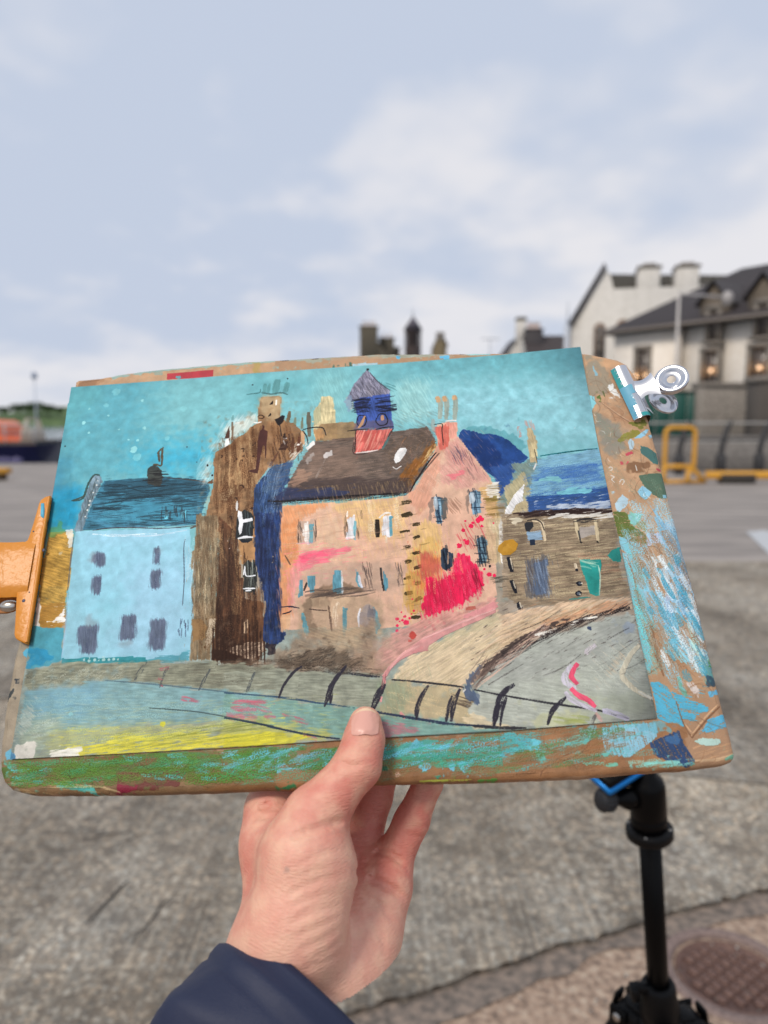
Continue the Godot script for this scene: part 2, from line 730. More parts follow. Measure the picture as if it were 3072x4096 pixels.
	for i in edge.size():
		var p: Vector3 = edge[i]
		var nx: Vector3 = edge[mini(i + 1, edge.size() - 1)] - edge[maxi(0, i - 1)]
		var dn := Vector3(-nx.z, 0, nx.x).normalized()
		if dn.z < 0:
			dn = -dn
		var row := [p - dn * 0.04 + Vector3(0, -0.017, 0), p + dn * (0.06 + rng.randf() * 0.05) + Vector3(0, -0.017, 0)]
		if last.size():
			var mid: Vector3 = (last[1] + row[1]) * 0.5 + dn * rng.randf_range(-0.02, 0.03)
			quad(st, row[0], last[0], last[1], mid)
			tri(st, row[0], mid, row[1])
		last = row
	struct("concrete_strip", done(st), rough_mat([[0.0, [70, 64, 58]], [0.4, [104, 96, 89]], [0.6, [122, 110, 100]], [1.0, [150, 134, 120]]], 2.2, 0.02, 62, 0.9, 0.3))
	# cracks and pits in the near slab: shallow dark gaps
	for c in [[[Vector3(-0.9576, 0.0000, -2.2497), Vector3(-0.9289, 0.0000, -2.3568), Vector3(-0.9114, 0.0000, -2.4383), Vector3(-0.8917, 0.0000, -2.4956)], 0.005], [[Vector3(-0.7811, 0.0000, -2.1623), Vector3(-0.7519, 0.0000, -2.2679), Vector3(-0.7375, 0.0000, -2.3568), Vector3(-0.7105, 0.0000, -2.4106)], 0.003], [[Vector3(-1.1813, 0.0000, -2.7347), Vector3(-1.0860, 0.0000, -2.7877), Vector3(-0.9751, 0.0000, -2.8058)], 0.0025], [[Vector3(-1.0104, -0.0000, -2.6836), Vector3(-0.9769, 0.0000, -2.7522), Vector3(-0.9359, 0.0000, -2.8058)], 0.0025]]:
		st = begin()
		var pts: Array = c[0]
		for i in pts.size() - 1:
			for k in 8:
				var p: Vector3 = pts[i].lerp(pts[i + 1], k / 8.0)
				var q: Vector3 = pts[i].lerp(pts[i + 1], (k + 1) / 8.0)
				var s := (q - p).normalized().cross(Vector3.UP)
				var u := float(i * 8 + k) / (pts.size() - 1) / 8.0
				var wv: float = c[1] * (0.3 + sin(u * PI)) * (0.7 + rng.randf() * 0.6)
				var wv2: float = c[1] * (0.3 + sin((u + 0.04) * PI)) * 0.9
				quad(st, p - s * wv + Vector3(0, 0.004, 0), q - s * wv2 + Vector3(0, 0.004, 0), q + s * wv2 + Vector3(0, 0.004, 0), p + s * wv + Vector3(0, 0.004, 0))
		var ck := struct("pavement_crack", done(st), M.dirt)
	# worn white line at the right
	st = begin()
	quad(st, Vector3(4.4813, 0.0000, -8.5253), Vector3(5.2589, 0.0000, -10.9204), Vector3(5.6069, 0.0000, -11.0727), Vector3(5.5013, -0.0000, -8.8446))
	var mk := done(st)
	var wl := obj("road_marking", lifted(mk, 0.004), rough_mat([[0.0, [140, 140, 140]], [0.45, [176, 180, 184]], [1.0, [206, 210, 214]]], 3.0, 0.05, 90))
	tag(wl, "worn white painted marking on the grey quay road at the right edge", "road marking")
	# loose grit
	var mmesh := SphereMesh.new()
	mmesh.radius = 0.004
	mmesh.height = 0.006
	mmesh.radial_segments = 6
	mmesh.rings = 3
	var mm := MultiMesh.new()
	mm.transform_format = MultiMesh.TRANSFORM_3D
	mm.use_colors = true
	mm.mesh = mmesh
	mm.instance_count = 2600
	for i in 2600:
		var p := Vector3(rng.randf_range(-2.6, 2.6), 0.0, -rng.randf_range(1.2, 3.9))
		var on_slab := Geometry2D.is_point_in_polygon(Vector2(p.x, p.z), near_poly) or Geometry2D.is_point_in_polygon(Vector2(p.x, p.z), far_poly)
		p.y = 0.001 if on_slab else -0.02
		var sc := pow(rng.randf(), 2.5) * 1.1 + 0.25
		mm.set_instance_transform(i, Transform3D(Basis.from_euler(Vector3(rng.randf() * 6, rng.randf() * 6, 0)).scaled(Vector3(sc, sc * 0.8, sc * 1.2)), p))
		var g := rng.randf_range(0.10, 0.42)
		mm.set_instance_color(i, Color(g, g * 0.95, g * 0.86))
	var grit := MultiMeshInstance3D.new()
	grit.name = "gravel"
	grit.multimesh = mm
	var gm := plain([255, 255, 255], 0.9)
	gm.vertex_color_use_as_albedo = true
	grit.material_override = gm
	add_child(grit)
	tag(grit, "loose grit and small stones scattered on the near concrete", "gravel")
	grit.set_meta("kind", "stuff")


# the face of worn concrete: pale stones of many sizes in a darker sandy bed; colour and height
func stones() -> Array:
	var n := 1024
	var r := RandomNumberGenerator.new()
	r.seed = 77
	var c := PackedByteArray()
	var h := PackedByteArray()
	c.resize(n * n * 3)
	h.resize(n * n)
	var bed := noise_image(0.05, 4, 301)
	var wide := noise_image(0.008, 3, 302)
	for i in n * n:
		var k := 0.73 + bed[i] * 0.0016 + (wide[i] - 128) * 0.0012
		c[i * 3] = int(139 * k)
		c[i * 3 + 1] = int(131 * k)
		c[i * 3 + 2] = int(120 * k)
		h[i] = bed[i] / 4
	for k in 14000:
		var size := 2.0 + pow(r.randf(), 2.2) * 12.0
		var x0 := r.randi() % n
		var y0 := r.randi() % n
		if wide[y0 * n + x0] + r.randi() % 90 < 118:
			continue
		var tone := r.randf_range(0.60, 1.16)
		var warm := r.randf_range(-0.05, 0.06)
		var an := r.randf() * PI
		var sq := r.randf_range(0.55, 1.0)
		var m := int(size) + 1
		for dy in range(-m, m + 1):
			for dx in range(-m, m + 1):
				var u := (dx * cos(an) + dy * sin(an)) / size
				var v := (dy * cos(an) - dx * sin(an)) / (size * sq)
				var d := 1.0 - (u * u + v * v)
				var at := ((y0 + dy) & 1023) * n + ((x0 + dx) & 1023)
				d += (bed[at] - 128) * 0.004
				if d <= 0.0:
					continue
				var e := minf(1.0, d * 2.2) * 0.85
				c[at * 3] = int(lerpf(c[at * 3], minf(255.0, 200 * tone * (1.0 + warm)), e))
				c[at * 3 + 1] = int(lerpf(c[at * 3 + 1], minf(255.0, 194 * tone), e))
				c[at * 3 + 2] = int(lerpf(c[at * 3 + 2], minf(255.0, 181 * tone * (1.0 - warm)), e))
				h[at] = maxi(h[at], int(60 + 120 * minf(1.0, sqrt(d)) * minf(1.0, size / 6.0)))
	return [Image.create_from_data(n, n, false, Image.FORMAT_RGB8, c), Image.create_from_data(n, n, false, Image.FORMAT_L8, h)]


func noise_image(freq: float, octaves: int, sd: int) -> PackedByteArray:
	var f := FastNoiseLite.new()
	f.seed = sd
	f.frequency = freq
	f.fractal_octaves = octaves
	f.noise_type = FastNoiseLite.TYPE_SIMPLEX_SMOOTH
	var im := f.get_seamless_image(1024, 1024)
	im.convert(Image.FORMAT_L8)
	return im.get_data()


func lifted(m: ArrayMesh, y: float) -> ArrayMesh:
	var st := begin()
	st.append_from(m, 0, Transform3D(Basis.IDENTITY, Vector3(0, y, 0)))
	return st.commit()


func flat_slab(p: PackedVector2Array, y: float, thick: float) -> ArrayMesh:
	var st := begin()
	var ix := Geometry2D.triangulate_polygon(p)
	for i in range(0, ix.size(), 3):
		var a := p[ix[i]]
		var b := p[ix[i + 1]]
		var c := p[ix[i + 2]]
		if (b - a).cross(c - a) < 0.0:
			var t := b
			b = c
			c = t
		tri(st, Vector3(a.x, y, a.y), Vector3(b.x, y, b.y), Vector3(c.x, y, c.y))
	var n := p.size()
	var cw := Geometry2D.is_polygon_clockwise(p)
	for i in n:
		var a := p[i]
		var b := p[(i + 1) % n]
		if not cw:
			quad(st, Vector3(a.x, y - thick, a.y), Vector3(a.x, y, a.y), Vector3(b.x, y, b.y), Vector3(b.x, y - thick, b.y))
		else:
			quad(st, Vector3(b.x, y - thick, b.y), Vector3(b.x, y, b.y), Vector3(a.x, y, a.y), Vector3(a.x, y - thick, a.y))
	return done(st)


func manhole(c: Vector3) -> void:
	var rust := rough_mat([[0.0, [66, 48, 42]], [0.4, [98, 74, 66]], [0.7, [114, 88, 78]], [1.0, [134, 106, 90]]], 3.0, 0.03, 77, 0.62, 0.15)
	rust.metallic = 0.25
	var t := thing("manhole_cover", "round rusty iron manhole cover with a lozenge grid by the tripod", "manhole cover", c + Vector3(0, -0.022, 0))
	var rim := rough_mat([[0.0, [88, 74, 70]], [0.5, [120, 103, 97]], [1.0, [146, 128, 120]]], 3.0, 0.03, 78, 0.7, 0.1)
	var st := begin()
	lathe(st, Vector3(0, -0.05, 0), Vector3.UP, [[0.0, 0.2], [0.052, 0.2], [0.057, 0.196], [0.057, 0.166], [0.052, 0.164], [0.012, 0.163], [0.012, 0.0]], 72)
	obj("frame", done(st), rim, t)
	st = begin()
	lathe(st, Vector3(0, -0.02, 0), Vector3.UP, [[0.0, 0.155], [0.012, 0.155], [0.016, 0.152], [0.018, 0.146], [0.013, 0.143], [0.013, 0.0]], 72)
	obj("cover", done(st), rust, t)
	st = begin()
	var tw := Basis(Vector3.UP, 0.62)
	var g := 0.036
	for i in range(-4, 5):
		for k in range(-4, 5):
			var p := tw * Vector3(i * g, 0, k * g)
			if Vector2(p.x, p.z).length() < 0.124:
				box(st, p + Vector3(0, -0.005, 0), Vector3(g * 0.82, 0.010, g * 0.82), tw, 0.003)
	var pads := obj("tread", done(st), rust, t)
	pads.set_meta("kind", "stuff")


# ---------------------------------------------------------------- harbour on the left
func harbour() -> void:
	var st := begin()
	quad(st, Vector3(-900, -0.8, -29.3), Vector3(-900, -0.8, -1500), Vector3(900, -0.8, -1500), Vector3(900, -0.8, -29.3))
	var wm := StandardMaterial3D.new()
	wm.albedo_color = Color8(96, 108, 116)
	wm.roughness = 0.12
	wm.metallic_specular = 0.7
	wm.normal_enabled = true
	wm.normal_texture = noise_tex(0.03, 4, 15, 512, null, 3.0)
	wm.normal_scale = 0.35
	wm.uv1_triplanar = true
	wm.uv1_world_triplanar = true
	wm.uv1_scale = Vector3.ONE * 0.12
	struct("water", done(st), wm)
	# quay wall and its coping
	st = begin()
	box(st, Vector3(40, -2.06, -28.9), Vector3(200, 4.0, 0.8))
	struct("quay_wall", done(st), rough_mat([[0.0, [62, 62, 60]], [1.0, [104, 102, 98]]], 0.5, 0.03, 12))
	# low hill across the water, with scrub and trees
	st = begin()
	var hn := FastNoiseLite.new()
	hn.seed = 3
	hn.frequency = 0.012
	hn.fractal_octaves = 5
	var prev := []
	for i in 150:
		var x := -560.0 + i * 5.2
		var row := []
		for k in 8:
			var s := k / 7.0
			var hh := (8.2 + hn.get_noise_2d(x, 0.0) * 2.4 + 1.6 * exp(-pow((x + 158.0) / 9.0, 2.0)) - maxf(0.0, (x + 150.0) * 0.016)) * sin(minf(1.0, s * 1.4) * PI * 0.5)
			row.append(Vector3(x, -2.1 + maxf(0.05, hh) + hn.get_noise_2d(x * 4.0, s * 160.0) * 0.7 * s, -330.0 - s * 60.0))
		if prev.size():
			for k in 7:
				quad(st, prev[k], prev[k + 1], row[k + 1], row[k])
		prev = row
	struct("hill", done(st, true), rough_mat([[0.0, [44, 62, 34]], [0.4, [74, 98, 56]], [0.7, [92, 114, 70]], [1.0, [128, 140, 96]]], 0.02, 0.02, 18))
	# trees and bushes along the crest
	var leaf := rough_mat([[0.0, [38, 58, 30]], [1.0, [78, 100, 56]]], 0.1, 0.05, 19)
	leaf.backlight_enabled = true
	leaf.backlight = Color(0.05, 0.08, 0.03)
	var kinds := ["low round bush on the crest of the hill", "broad tree on the crest of the hill"]
	var spots := [[-176.0, 2.2], [-171.0, 1.8], [-165.0, 2.6], [-160.0, 2.9], [-156.0, 3.0], [-151.0, 2.2], [-146.0, 1.5], [-139.0, 1.3], [-132.0, 1.4], [-126.0, 1.5]]
	var words := ["half outside the frame at the left", "just inside the left edge", "left of the tallest clump", "beside the tallest clump", "the tallest of the clump", "right edge of the clump", "low, behind the mast", "right of the far mast", "second from the board edge", "nearest the board edge"]
	for i in spots.size():
		var r: float = spots[i][1]
		var t := thing("tree", "green tree on the far hill across the water, " + words[i], "tree", Vector3(spots[i][0], 4.9 + hn.get_noise_2d(spots[i][0], 0.0) * 2.2, -345.0), 0.0, "trees on the far hill")
		st = begin()
		rod(st, Vector3(0, -2, 0), Vector3(0, r * 0.8, 0), 0.22, 6, 0.1)
		obj("trunk", done(st), M.dirt, t)
		st = begin()
		for k in 420:
			var d := Vector3(rng.randfn(), rng.randfn() * 0.8, rng.randfn()).normalized() * pow(rng.randf(), 0.4)
			var p := Vector3(d.x * r * 1.5, r * 0.75 + d.y * r * 0.75, d.z * r)
			var u := Vector3(rng.randfn(), rng.randfn(), rng.randfn()).normalized() * 0.42
			var v := u.cross(Vector3(rng.randfn(), rng.randfn(), rng.randfn())).normalized() * 0.36
			quad(st, p - u, p + v, p + u, p - v)
		obj("crown", done(st), leaf, t)
	# tall mast on the far pier
	var mast := thing("lamp_mast", "tall thin grey mast with a lamp head beyond the water", "lamp mast", Vector3(-68.099, -2.0, -150))
	st = begin()
	var top := 1.6 + 150.0 * 41.5 / 760.0 + 2.0
	rod(st, Vector3.ZERO, Vector3(0, top, 0), 0.17, 10, 0.09)
	obj("pole", done(st, true), plain([176, 186, 200], 0.5), mast)
	st = begin()
	lathe(st, Vector3(0, top, 0), Vector3.UP, [[0.0, 0.1], [0.0, 0.55], [0.8, 0.55], [1.3, 0.3], [1.3, 0.0]], 12)
	obj("lamp_head", done(st), plain([156, 166, 182], 0.5), mast)
	boat()
	# low yellow rail at the quay edge
	var y := thing("kerb_rail", "low yellow quay rail on dark feet at the left edge", "kerb rail", Vector3(-11.5122, 0.0000, -20.7141))
	var L := (Vector3(-10.4319, 0.0000, -21.4476) - Vector3(-11.5122, 0.0000, -20.7141)).length()
	st = begin()
	box(st, Vector3(L - 4.0, 0.25, 0), Vector3(8.0, 0.16, 0.3), Basis.IDENTITY, 0.03)
	obj("beam", done(st), plain([186, 134, 40], 0.6), y)
	for k in 4:
		st = begin()
		box(st, Vector3(L - 0.35 - k * 2.2, 0.085, 0), Vector3(0.45, 0.17, 0.24), Basis.IDENTITY, 0.02)
		obj("foot", done(st), plain([60, 46, 26], 0.8), y)


func boat() -> void:
	# hull cross-sections from the stern, at the right, to the bow; x runs to the right
	var b := thing("lifeboat", "navy blue lifeboat with orange deckhouse moored beyond the quay at left", "boat", Vector3(-14.055, -0.75, -33.0))
	var secs := []
	for i in 15:
		var s := i / 14.0
		var half := 2.0 * (0.86 + 0.14 * sin(minf(1.0, s * 2.0) * PI * 0.5)) * (1.0 - pow(maxf(0.0, (s - 0.55) / 0.45), 2.2))
		var sheer := 1.42 + 0.12 * pow(1.0 - s, 2.0) + 0.9 * pow(s, 2.5)
		secs.append([-14.0 * s - (0.18 if i == 0 else 0.0), half, sheer])
	var st := begin()
	var belt := begin()
	var gun := begin()
	var boot := begin()
	var side := func(sec: Array, lev: float, z: float) -> Vector3:
		var wd: float = sec[1] * lerpf(0.62, 1.0, pow(clampf(lev, 0.0, 1.0), 0.6))
		return Vector3(sec[0] - lev * 0.05, -0.4 + lev * (sec[2] + 0.4), wd * z)
	for i in 14:
		for z in [-1.0, 1.0]:
			for lv in [[0.0, 0.28, boot], [0.28, 0.46, belt], [0.46, 0.92, st], [0.92, 1.0, gun]]:
				var p: Vector3 = side.call(secs[i], lv[0], z)
				var q: Vector3 = side.call(secs[i], lv[1], z)
				var r: Vector3 = side.call(secs[i + 1], lv[1], z)
				var v: Vector3 = side.call(secs[i + 1], lv[0], z)
				if z > 0:
					quad(lv[2], v, r, q, p)
				else:
					quad(lv[2], p, q, r, v)
	for lv in [[0.0, 0.28], [0.28, 0.92], [0.92, 1.0]]:
		quad(st if lv[1] < 0.95 and lv[0] > 0.2 else boot, side.call(secs[0], lv[0], 1.0), side.call(secs[0], lv[1], 1.0), side.call(secs[0], lv[1], -1.0), side.call(secs[0], lv[0], -1.0))
	var hull := obj("hull", done(st), plain([22, 24, 58], 0.3), b)
	obj("bottom", done(boot), plain([24, 34, 44], 0.5), b)
	obj("fender_belt", done(belt), plain([104, 100, 98], 0.8), b)
	obj("gunwale", done(gun), plain([110, 98, 92], 0.8), b)
	st = begin()
	for i in 14:
		quad(st, side.call(secs[i], 0.93, 1.0), side.call(secs[i + 1], 0.93, 1.0), side.call(secs[i + 1], 0.93, -1.0), side.call(secs[i], 0.93, -1.0))
	obj("deck", done(st), plain([128, 104, 92], 0.8), b)
	# orange deckhouse, a lower aft part and the wheelhouse forward
	var orange := plain([222, 104, 58], 0.45)
	st = begin()
	plate(st, poly2([-1.2, 1.2, -1.6, 1.66, -3.0, 1.82, -4.6, 2.0, -9.6, 2.1, -10.6, 1.3]), Vector3(0, 0, 1.25), Vector3.RIGHT, Vector3.UP, Vector3(0, 0, 1), 2.5, 0.08)
	obj("deckhouse", done(st), orange, b)
	st = begin()
	plate(st, poly2([-2.0, 1.6, -2.05, 2.22, -2.3, 2.36, -7.6, 2.75, -8.6, 2.0]), Vector3(0, 0, 1.0), Vector3.RIGHT, Vector3.UP, Vector3(0, 0, 1), 2.0, 0.08)
	obj("wheelhouse", done(st), plain([226, 126, 92], 0.5), b)
	for k in 4:
		st = begin()
		box(st, Vector3(-3.4 - k * 1.1, 2.25, 1.01), Vector3(0.8, 0.34, 0.04), Basis.IDENTITY, 0.01)
		obj("window", done(st), plain([34, 40, 46], 0.15), b)
	st = begin()
	box(st, Vector3(-5.0, 1.72, 1.262), Vector3(4.4, 0.22, 0.03), Basis.IDENTITY, 0.01)
	obj("stripe", done(st), plain([206, 202, 206], 0.5), b)
	# aft deck gear: winch frame and lockers in pale grey
	st = begin()
	for p in [[-0.9, 0.9], [-1.3, 0.9], [-0.9, -0.9], [-1.3, -0.9]]:
		rod(st, Vector3(p[0], 1.2, p[1]), Vector3(-1.1, 2.45, p[1] * 0.6), 0.05, 8)
	rod(st, Vector3(-1.1, 2.42, -0.6), Vector3(-1.1, 2.42, 0.6), 0.05, 8)
	box(st, Vector3(-1.1, 1.6, 0.0), Vector3(0.5, 0.8, 1.3), Basis.IDENTITY, 0.06)
	obj("deck_gear", done(st), plain([176, 168, 156], 0.6), b)
	st = begin()
	for k in 9:
		var z := 1.86
		rod(st, Vector3(-0.2 - k * 1.2, 1.45, z), Vector3(-0.2 - k * 1.2, 2.2, z), 0.025, 6)
	rod(st, Vector3(-0.2, 2.2, 1.86), Vector3(-9.8, 2.2, 1.86), 0.025, 6)
	rod(st, Vector3(-0.2, 1.85, 1.86), Vector3(-9.8, 1.85, 1.86), 0.02, 6)
	obj("guard_rail", done(st), plain([190, 190, 192], 0.4), b)
	# pale painted characters along the quarter, too blurred to read in the photograph
	var lx := -0.75
	for k in 9:
		st = begin()
		var cw := 0.07 + rng.randf() * 0.12
		box(st, Vector3(lx - cw * 0.5, 0.74, 1.9), Vector3(cw, 0.2 + rng.randf() * 0.1, 0.24), Basis.IDENTITY, 0.02)
		lx -= cw + 0.07
		obj("lettering", done(st), plain([116, 112, 150], 0.5), b)


# ---------------------------------------------------------------- the town's roofs behind the board
func gable_house(t: Node3D, w: float, d: float, eave: float, ridge: float, wall: Material, slate: Material, along_x := true) -> void:
	var st := begin()
	var x := w * 0.5
	var z := d * 0.5
	var A := [Vector3(-x, 0, z), Vector3(x, 0, z), Vector3(x, 0, -z), Vector3(-x, 0, -z)]
	var E := []
	for v in A:
		E.append(v + Vector3(0, eave, 0))
	for i in 4:
		quad(st, A[(i + 1) % 4], A[i], E[i], E[(i + 1) % 4])
	var r0 := Vector3(-x, ridge, 0) if along_x else Vector3(0, ridge, z)
	var r1 := Vector3(x, ridge, 0) if along_x else Vector3(0, ridge, -z)
	if along_x:
		tri(st, E[0], r0, E[3])
		tri(st, E[2], r1, E[1])
	else:
		tri(st, E[1], E[0], r0)
		tri(st, E[3], E[2], r1)
	obj("wall", done(st), wall, t)
	st = begin()
	var up := Vector3(0, 0.16, 0)
	if along_x:
		var o := Vector3(0, -0.15, 0.3)
		quad(st, E[0] + o + up, r0 + up, r1 + up, E[1] + o + up)
		o.z = -0.3
		quad(st, E[2] + o + up, r1 + up, r0 + up, E[3] + o + up)
		quad(st, E[1] + Vector3(0, -0.15, 0.3), r1, r0, E[0] + Vector3(0, -0.15, 0.3))
	else:
		var o := Vector3(0.3, -0.15, 0)
		quad(st, E[1] + o + up, r0 + up, r1 + up, E[2] + o + up)
		o.x = -0.3
		quad(st, E[3] + o + up, r1 + up, r0 + up, E[0] + o + up)
	obj("roof", done(st), slate, t)


func stack(t: Node3D, at: Vector3, size: Vector3, mat: Material, pots: int, pot_mat: Material, cap := true) -> void:
	var st := begin()
	box(st, at + Vector3(0, size.y * 0.5, 0), size, Basis.IDENTITY, 0.04)
	if cap:
		box(st, at + Vector3(0, size.y + 0.09, 0), Vector3(size.x * 1.12, 0.2, size.z * 1.12), Basis.IDENTITY, 0.05)
	var c := obj("chimney", done(st), mat, t)
	for k in pots:
		st = begin()
		var px := (k - (pots - 1) * 0.5) * size.x * 0.8 / maxf(1.0, pots)
		lathe(st, at + Vector3(px, size.y + 0.18, 0), Vector3.UP, [[0.0, 0.16], [0.1, 0.18], [0.12, 0.13], [0.62, 0.11], [0.64, 0.14], [0.7, 0.14], [0.7, 0.07]], 10)
		obj("chimney_pot", done(st), pot_mat, c)


func rooftops() -> void:
	M.stone = rough_mat([[0.0, [58, 52, 44]], [0.5, [84, 78, 66]], [1.0, [112, 106, 90]]], 0.6, 0.04, 33, 0.9, 2.0)
	M.slate = rough_mat([[0.0, [44, 42, 44]], [0.5, [62, 58, 60]], [1.0, [82, 78, 78]]], 0.8, 0.05, 34, 0.75, 1.0)
	M.harl = rough_mat([[0.0, [206, 198, 186]], [0.5, [222, 215, 204]], [1.0, [234, 228, 218]]], 0.25, 0.02, 35, 0.92, 0.0)
	M.harl_grey = rough_mat([[0.0, [186, 182, 174]], [0.5, [206, 202, 194]], [1.0, [218, 214, 208]]], 0.25, 0.02, 36, 0.92, 0.0)
	M.trim = rough_mat([[0.0, [106, 100, 93]], [1.0, [140, 133, 124]]], 1.2, 0.05, 37)
	M.pot = plain([186, 158, 132], 0.85)
	var D := 120.0
	var t := thing("stone_house", "dark stone house whose chimneyed gable top shows above the board at left", "house", Vector3(-1.019, 0, -D))
	var g := 12.074
	gable_house(t, 13.0, 9.0, g - 5.0, g + 1.2, M.stone, M.slate, false)
	stack(t, Vector3(-2.273 - -1.019, g - 2.0, 4.0), Vector3(-0.862 - -3.527, 15.492 - g + 2.0, 1.2), M.stone, 4, M.pot)
	stack(t, Vector3(0.392 - -1.019, g - 2.5, 2.0), Vector3(2.3, 13.976 - g + 2.5, 1.4), M.stone, 2, M.pot)
	stack(t, Vector3(1.646 - -1.019, g - 3.0, 1.0), Vector3(1.6, 12.684 - g + 3.0, 1.0), M.stone, 0, M.pot)
	# the town hall's little tower
	var tw := thing("clock_tower", "small dark stone tower with pointed slate roof above the board", "tower", Vector3(4.543, 0, -122.0))
	var hw: float = (5.818 - 3.267) * 0.5
	var ev := 15.878
	var ap := 18.027
	var st := begin()
	var dark := rough_mat([[0.0, [52, 44, 42]], [0.5, [72, 62, 60]], [1.0, [92, 82, 78]]], 0.6, 0.04, 43, 0.9, 1.0)
	var oct := []
	for k in 8:
		oct.append(Vector3(cos(TAU * (k + 0.5) / 8), 0, sin(TAU * (k + 0.5) / 8)) * hw * 1.08)
	var gap := ev - 2.6
	for k in 8:
		var p: Vector3 = oct[k]
		var q: Vector3 = oct[(k + 1) % 8]
		quad(st, p, p + Vector3(0, gap, 0), q + Vector3(0, gap, 0), q)
		# corner piers either side of the open louvred bay
		var p2 := p.lerp(q, 0.24)
		var q2 := q.lerp(p, 0.24)
		var u0 := Vector3(0, gap, 0)
		var u1 := Vector3(0, ev, 0)
		quad(st, p + u0, p + u1, p2 + u1, p2 + u0)
		quad(st, q2 + u0, q2 + u1, q + u1, q + u0)
		quad(st, p2 + u1 + Vector3(0, -0.5, 0), p2 + u1, q2 + u1, q2 + u1 + Vector3(0, -0.5, 0))
		quad(st, p2 * 0.86 + u0, p2 * 0.86 + u1, p2 + u1, p2 + u0)
	obj("wall", done(st), dark, tw)
	st = begin()
	lathe(st, Vector3(0, gap, 0), Vector3.UP, [[0.0, hw * 0.72], [2.6, hw * 0.72]], 8)
	obj("louvre", done(st), plain([26, 24, 28], 0.9), tw)
	st = begin()
	for k in 8:
		var p: Vector3 = oct[k] * 1.16 + Vector3(0, ev - 0.1, 0)
		var q: Vector3 = oct[(k + 1) % 8] * 1.16 + Vector3(0, ev - 0.1, 0)
		tri(st, p, Vector3(0, ap, 0), q)
		tri(st, p, q, Vector3(0, ev - 0.1, 0))
	obj("roof", done(st), rough_mat([[0.0, [64, 60, 68]], [1.0, [98, 94, 104]]], 0.8, 0.05, 46, 0.7), tw)
	st = begin()
	rod(st, Vector3(0, ap - 0.3, 0), Vector3(0, ap + 1.1, 0), 0.09, 6, 0.03)
	obj("finial", done(st), plain([60, 58, 62], 0.5), tw)
	# a small pale gable top
	t = thing("gabled_house", "small buff stone gable peeping over the board right of the tower", "house", Vector3(9.171, 0, -130))
	g = 15.090
	gable_house(t, 10.190 - 8.152, 8.0, g - 1.3, g + 0.9, rough_mat([[0.0, [112, 98, 74]], [1.0, [156, 140, 108]]], 0.5, 0.04, 47), M.trim, false)
	stack(t, Vector3(0, g - 0.4, 3.6), Vector3(1.3, 1.0, 0.9), M.trim, 0, M.pot)
	# white gable with a slim chimney, and the long slate roof behind it
	t = thing("white_house", "narrow white gabled house with tall slim chimney above the board", "house", Vector3(15.168, 0, -90))
	g = 10.939
	gable_house(t, 6.4, 9.0, g - 4.6, g, M.harl_grey, M.slate, false)
	stack(t, Vector3(0, g - 1.2, 4.0), Vector3(15.580 - 14.521, 12.643 - g + 1.2, 0.9), M.harl_grey, 0, M.pot, false)
	st = begin()
	box(st, Vector3(0, 12.756, 4.0), Vector3(1.25, 0.45, 1.1), Basis.IDENTITY, 0.16)
	obj("chimney_cap", done(st), M.stone, t)
	t = thing("slate_roofed_house", "long low house with dark slate roof and wide chimney beside the white hall", "house", Vector3(19.315, 0, -84))
	g = 10.635
	gable_house(t, 23.704 - 15.035, 10.0, g - 4.0, g, M.harl_grey, rough_mat([[0.0, [50, 44, 44]], [1.0, [78, 70, 70]]], 0.8, 0.05, 48), true)
	stack(t, Vector3(16.077 - 19.315, g - 3.0, 0.6), Vector3(16.955 - 15.199, 11.219 - g + 3.0, 1.6), M.slate, 5, plain([196, 176, 166], 0.8))


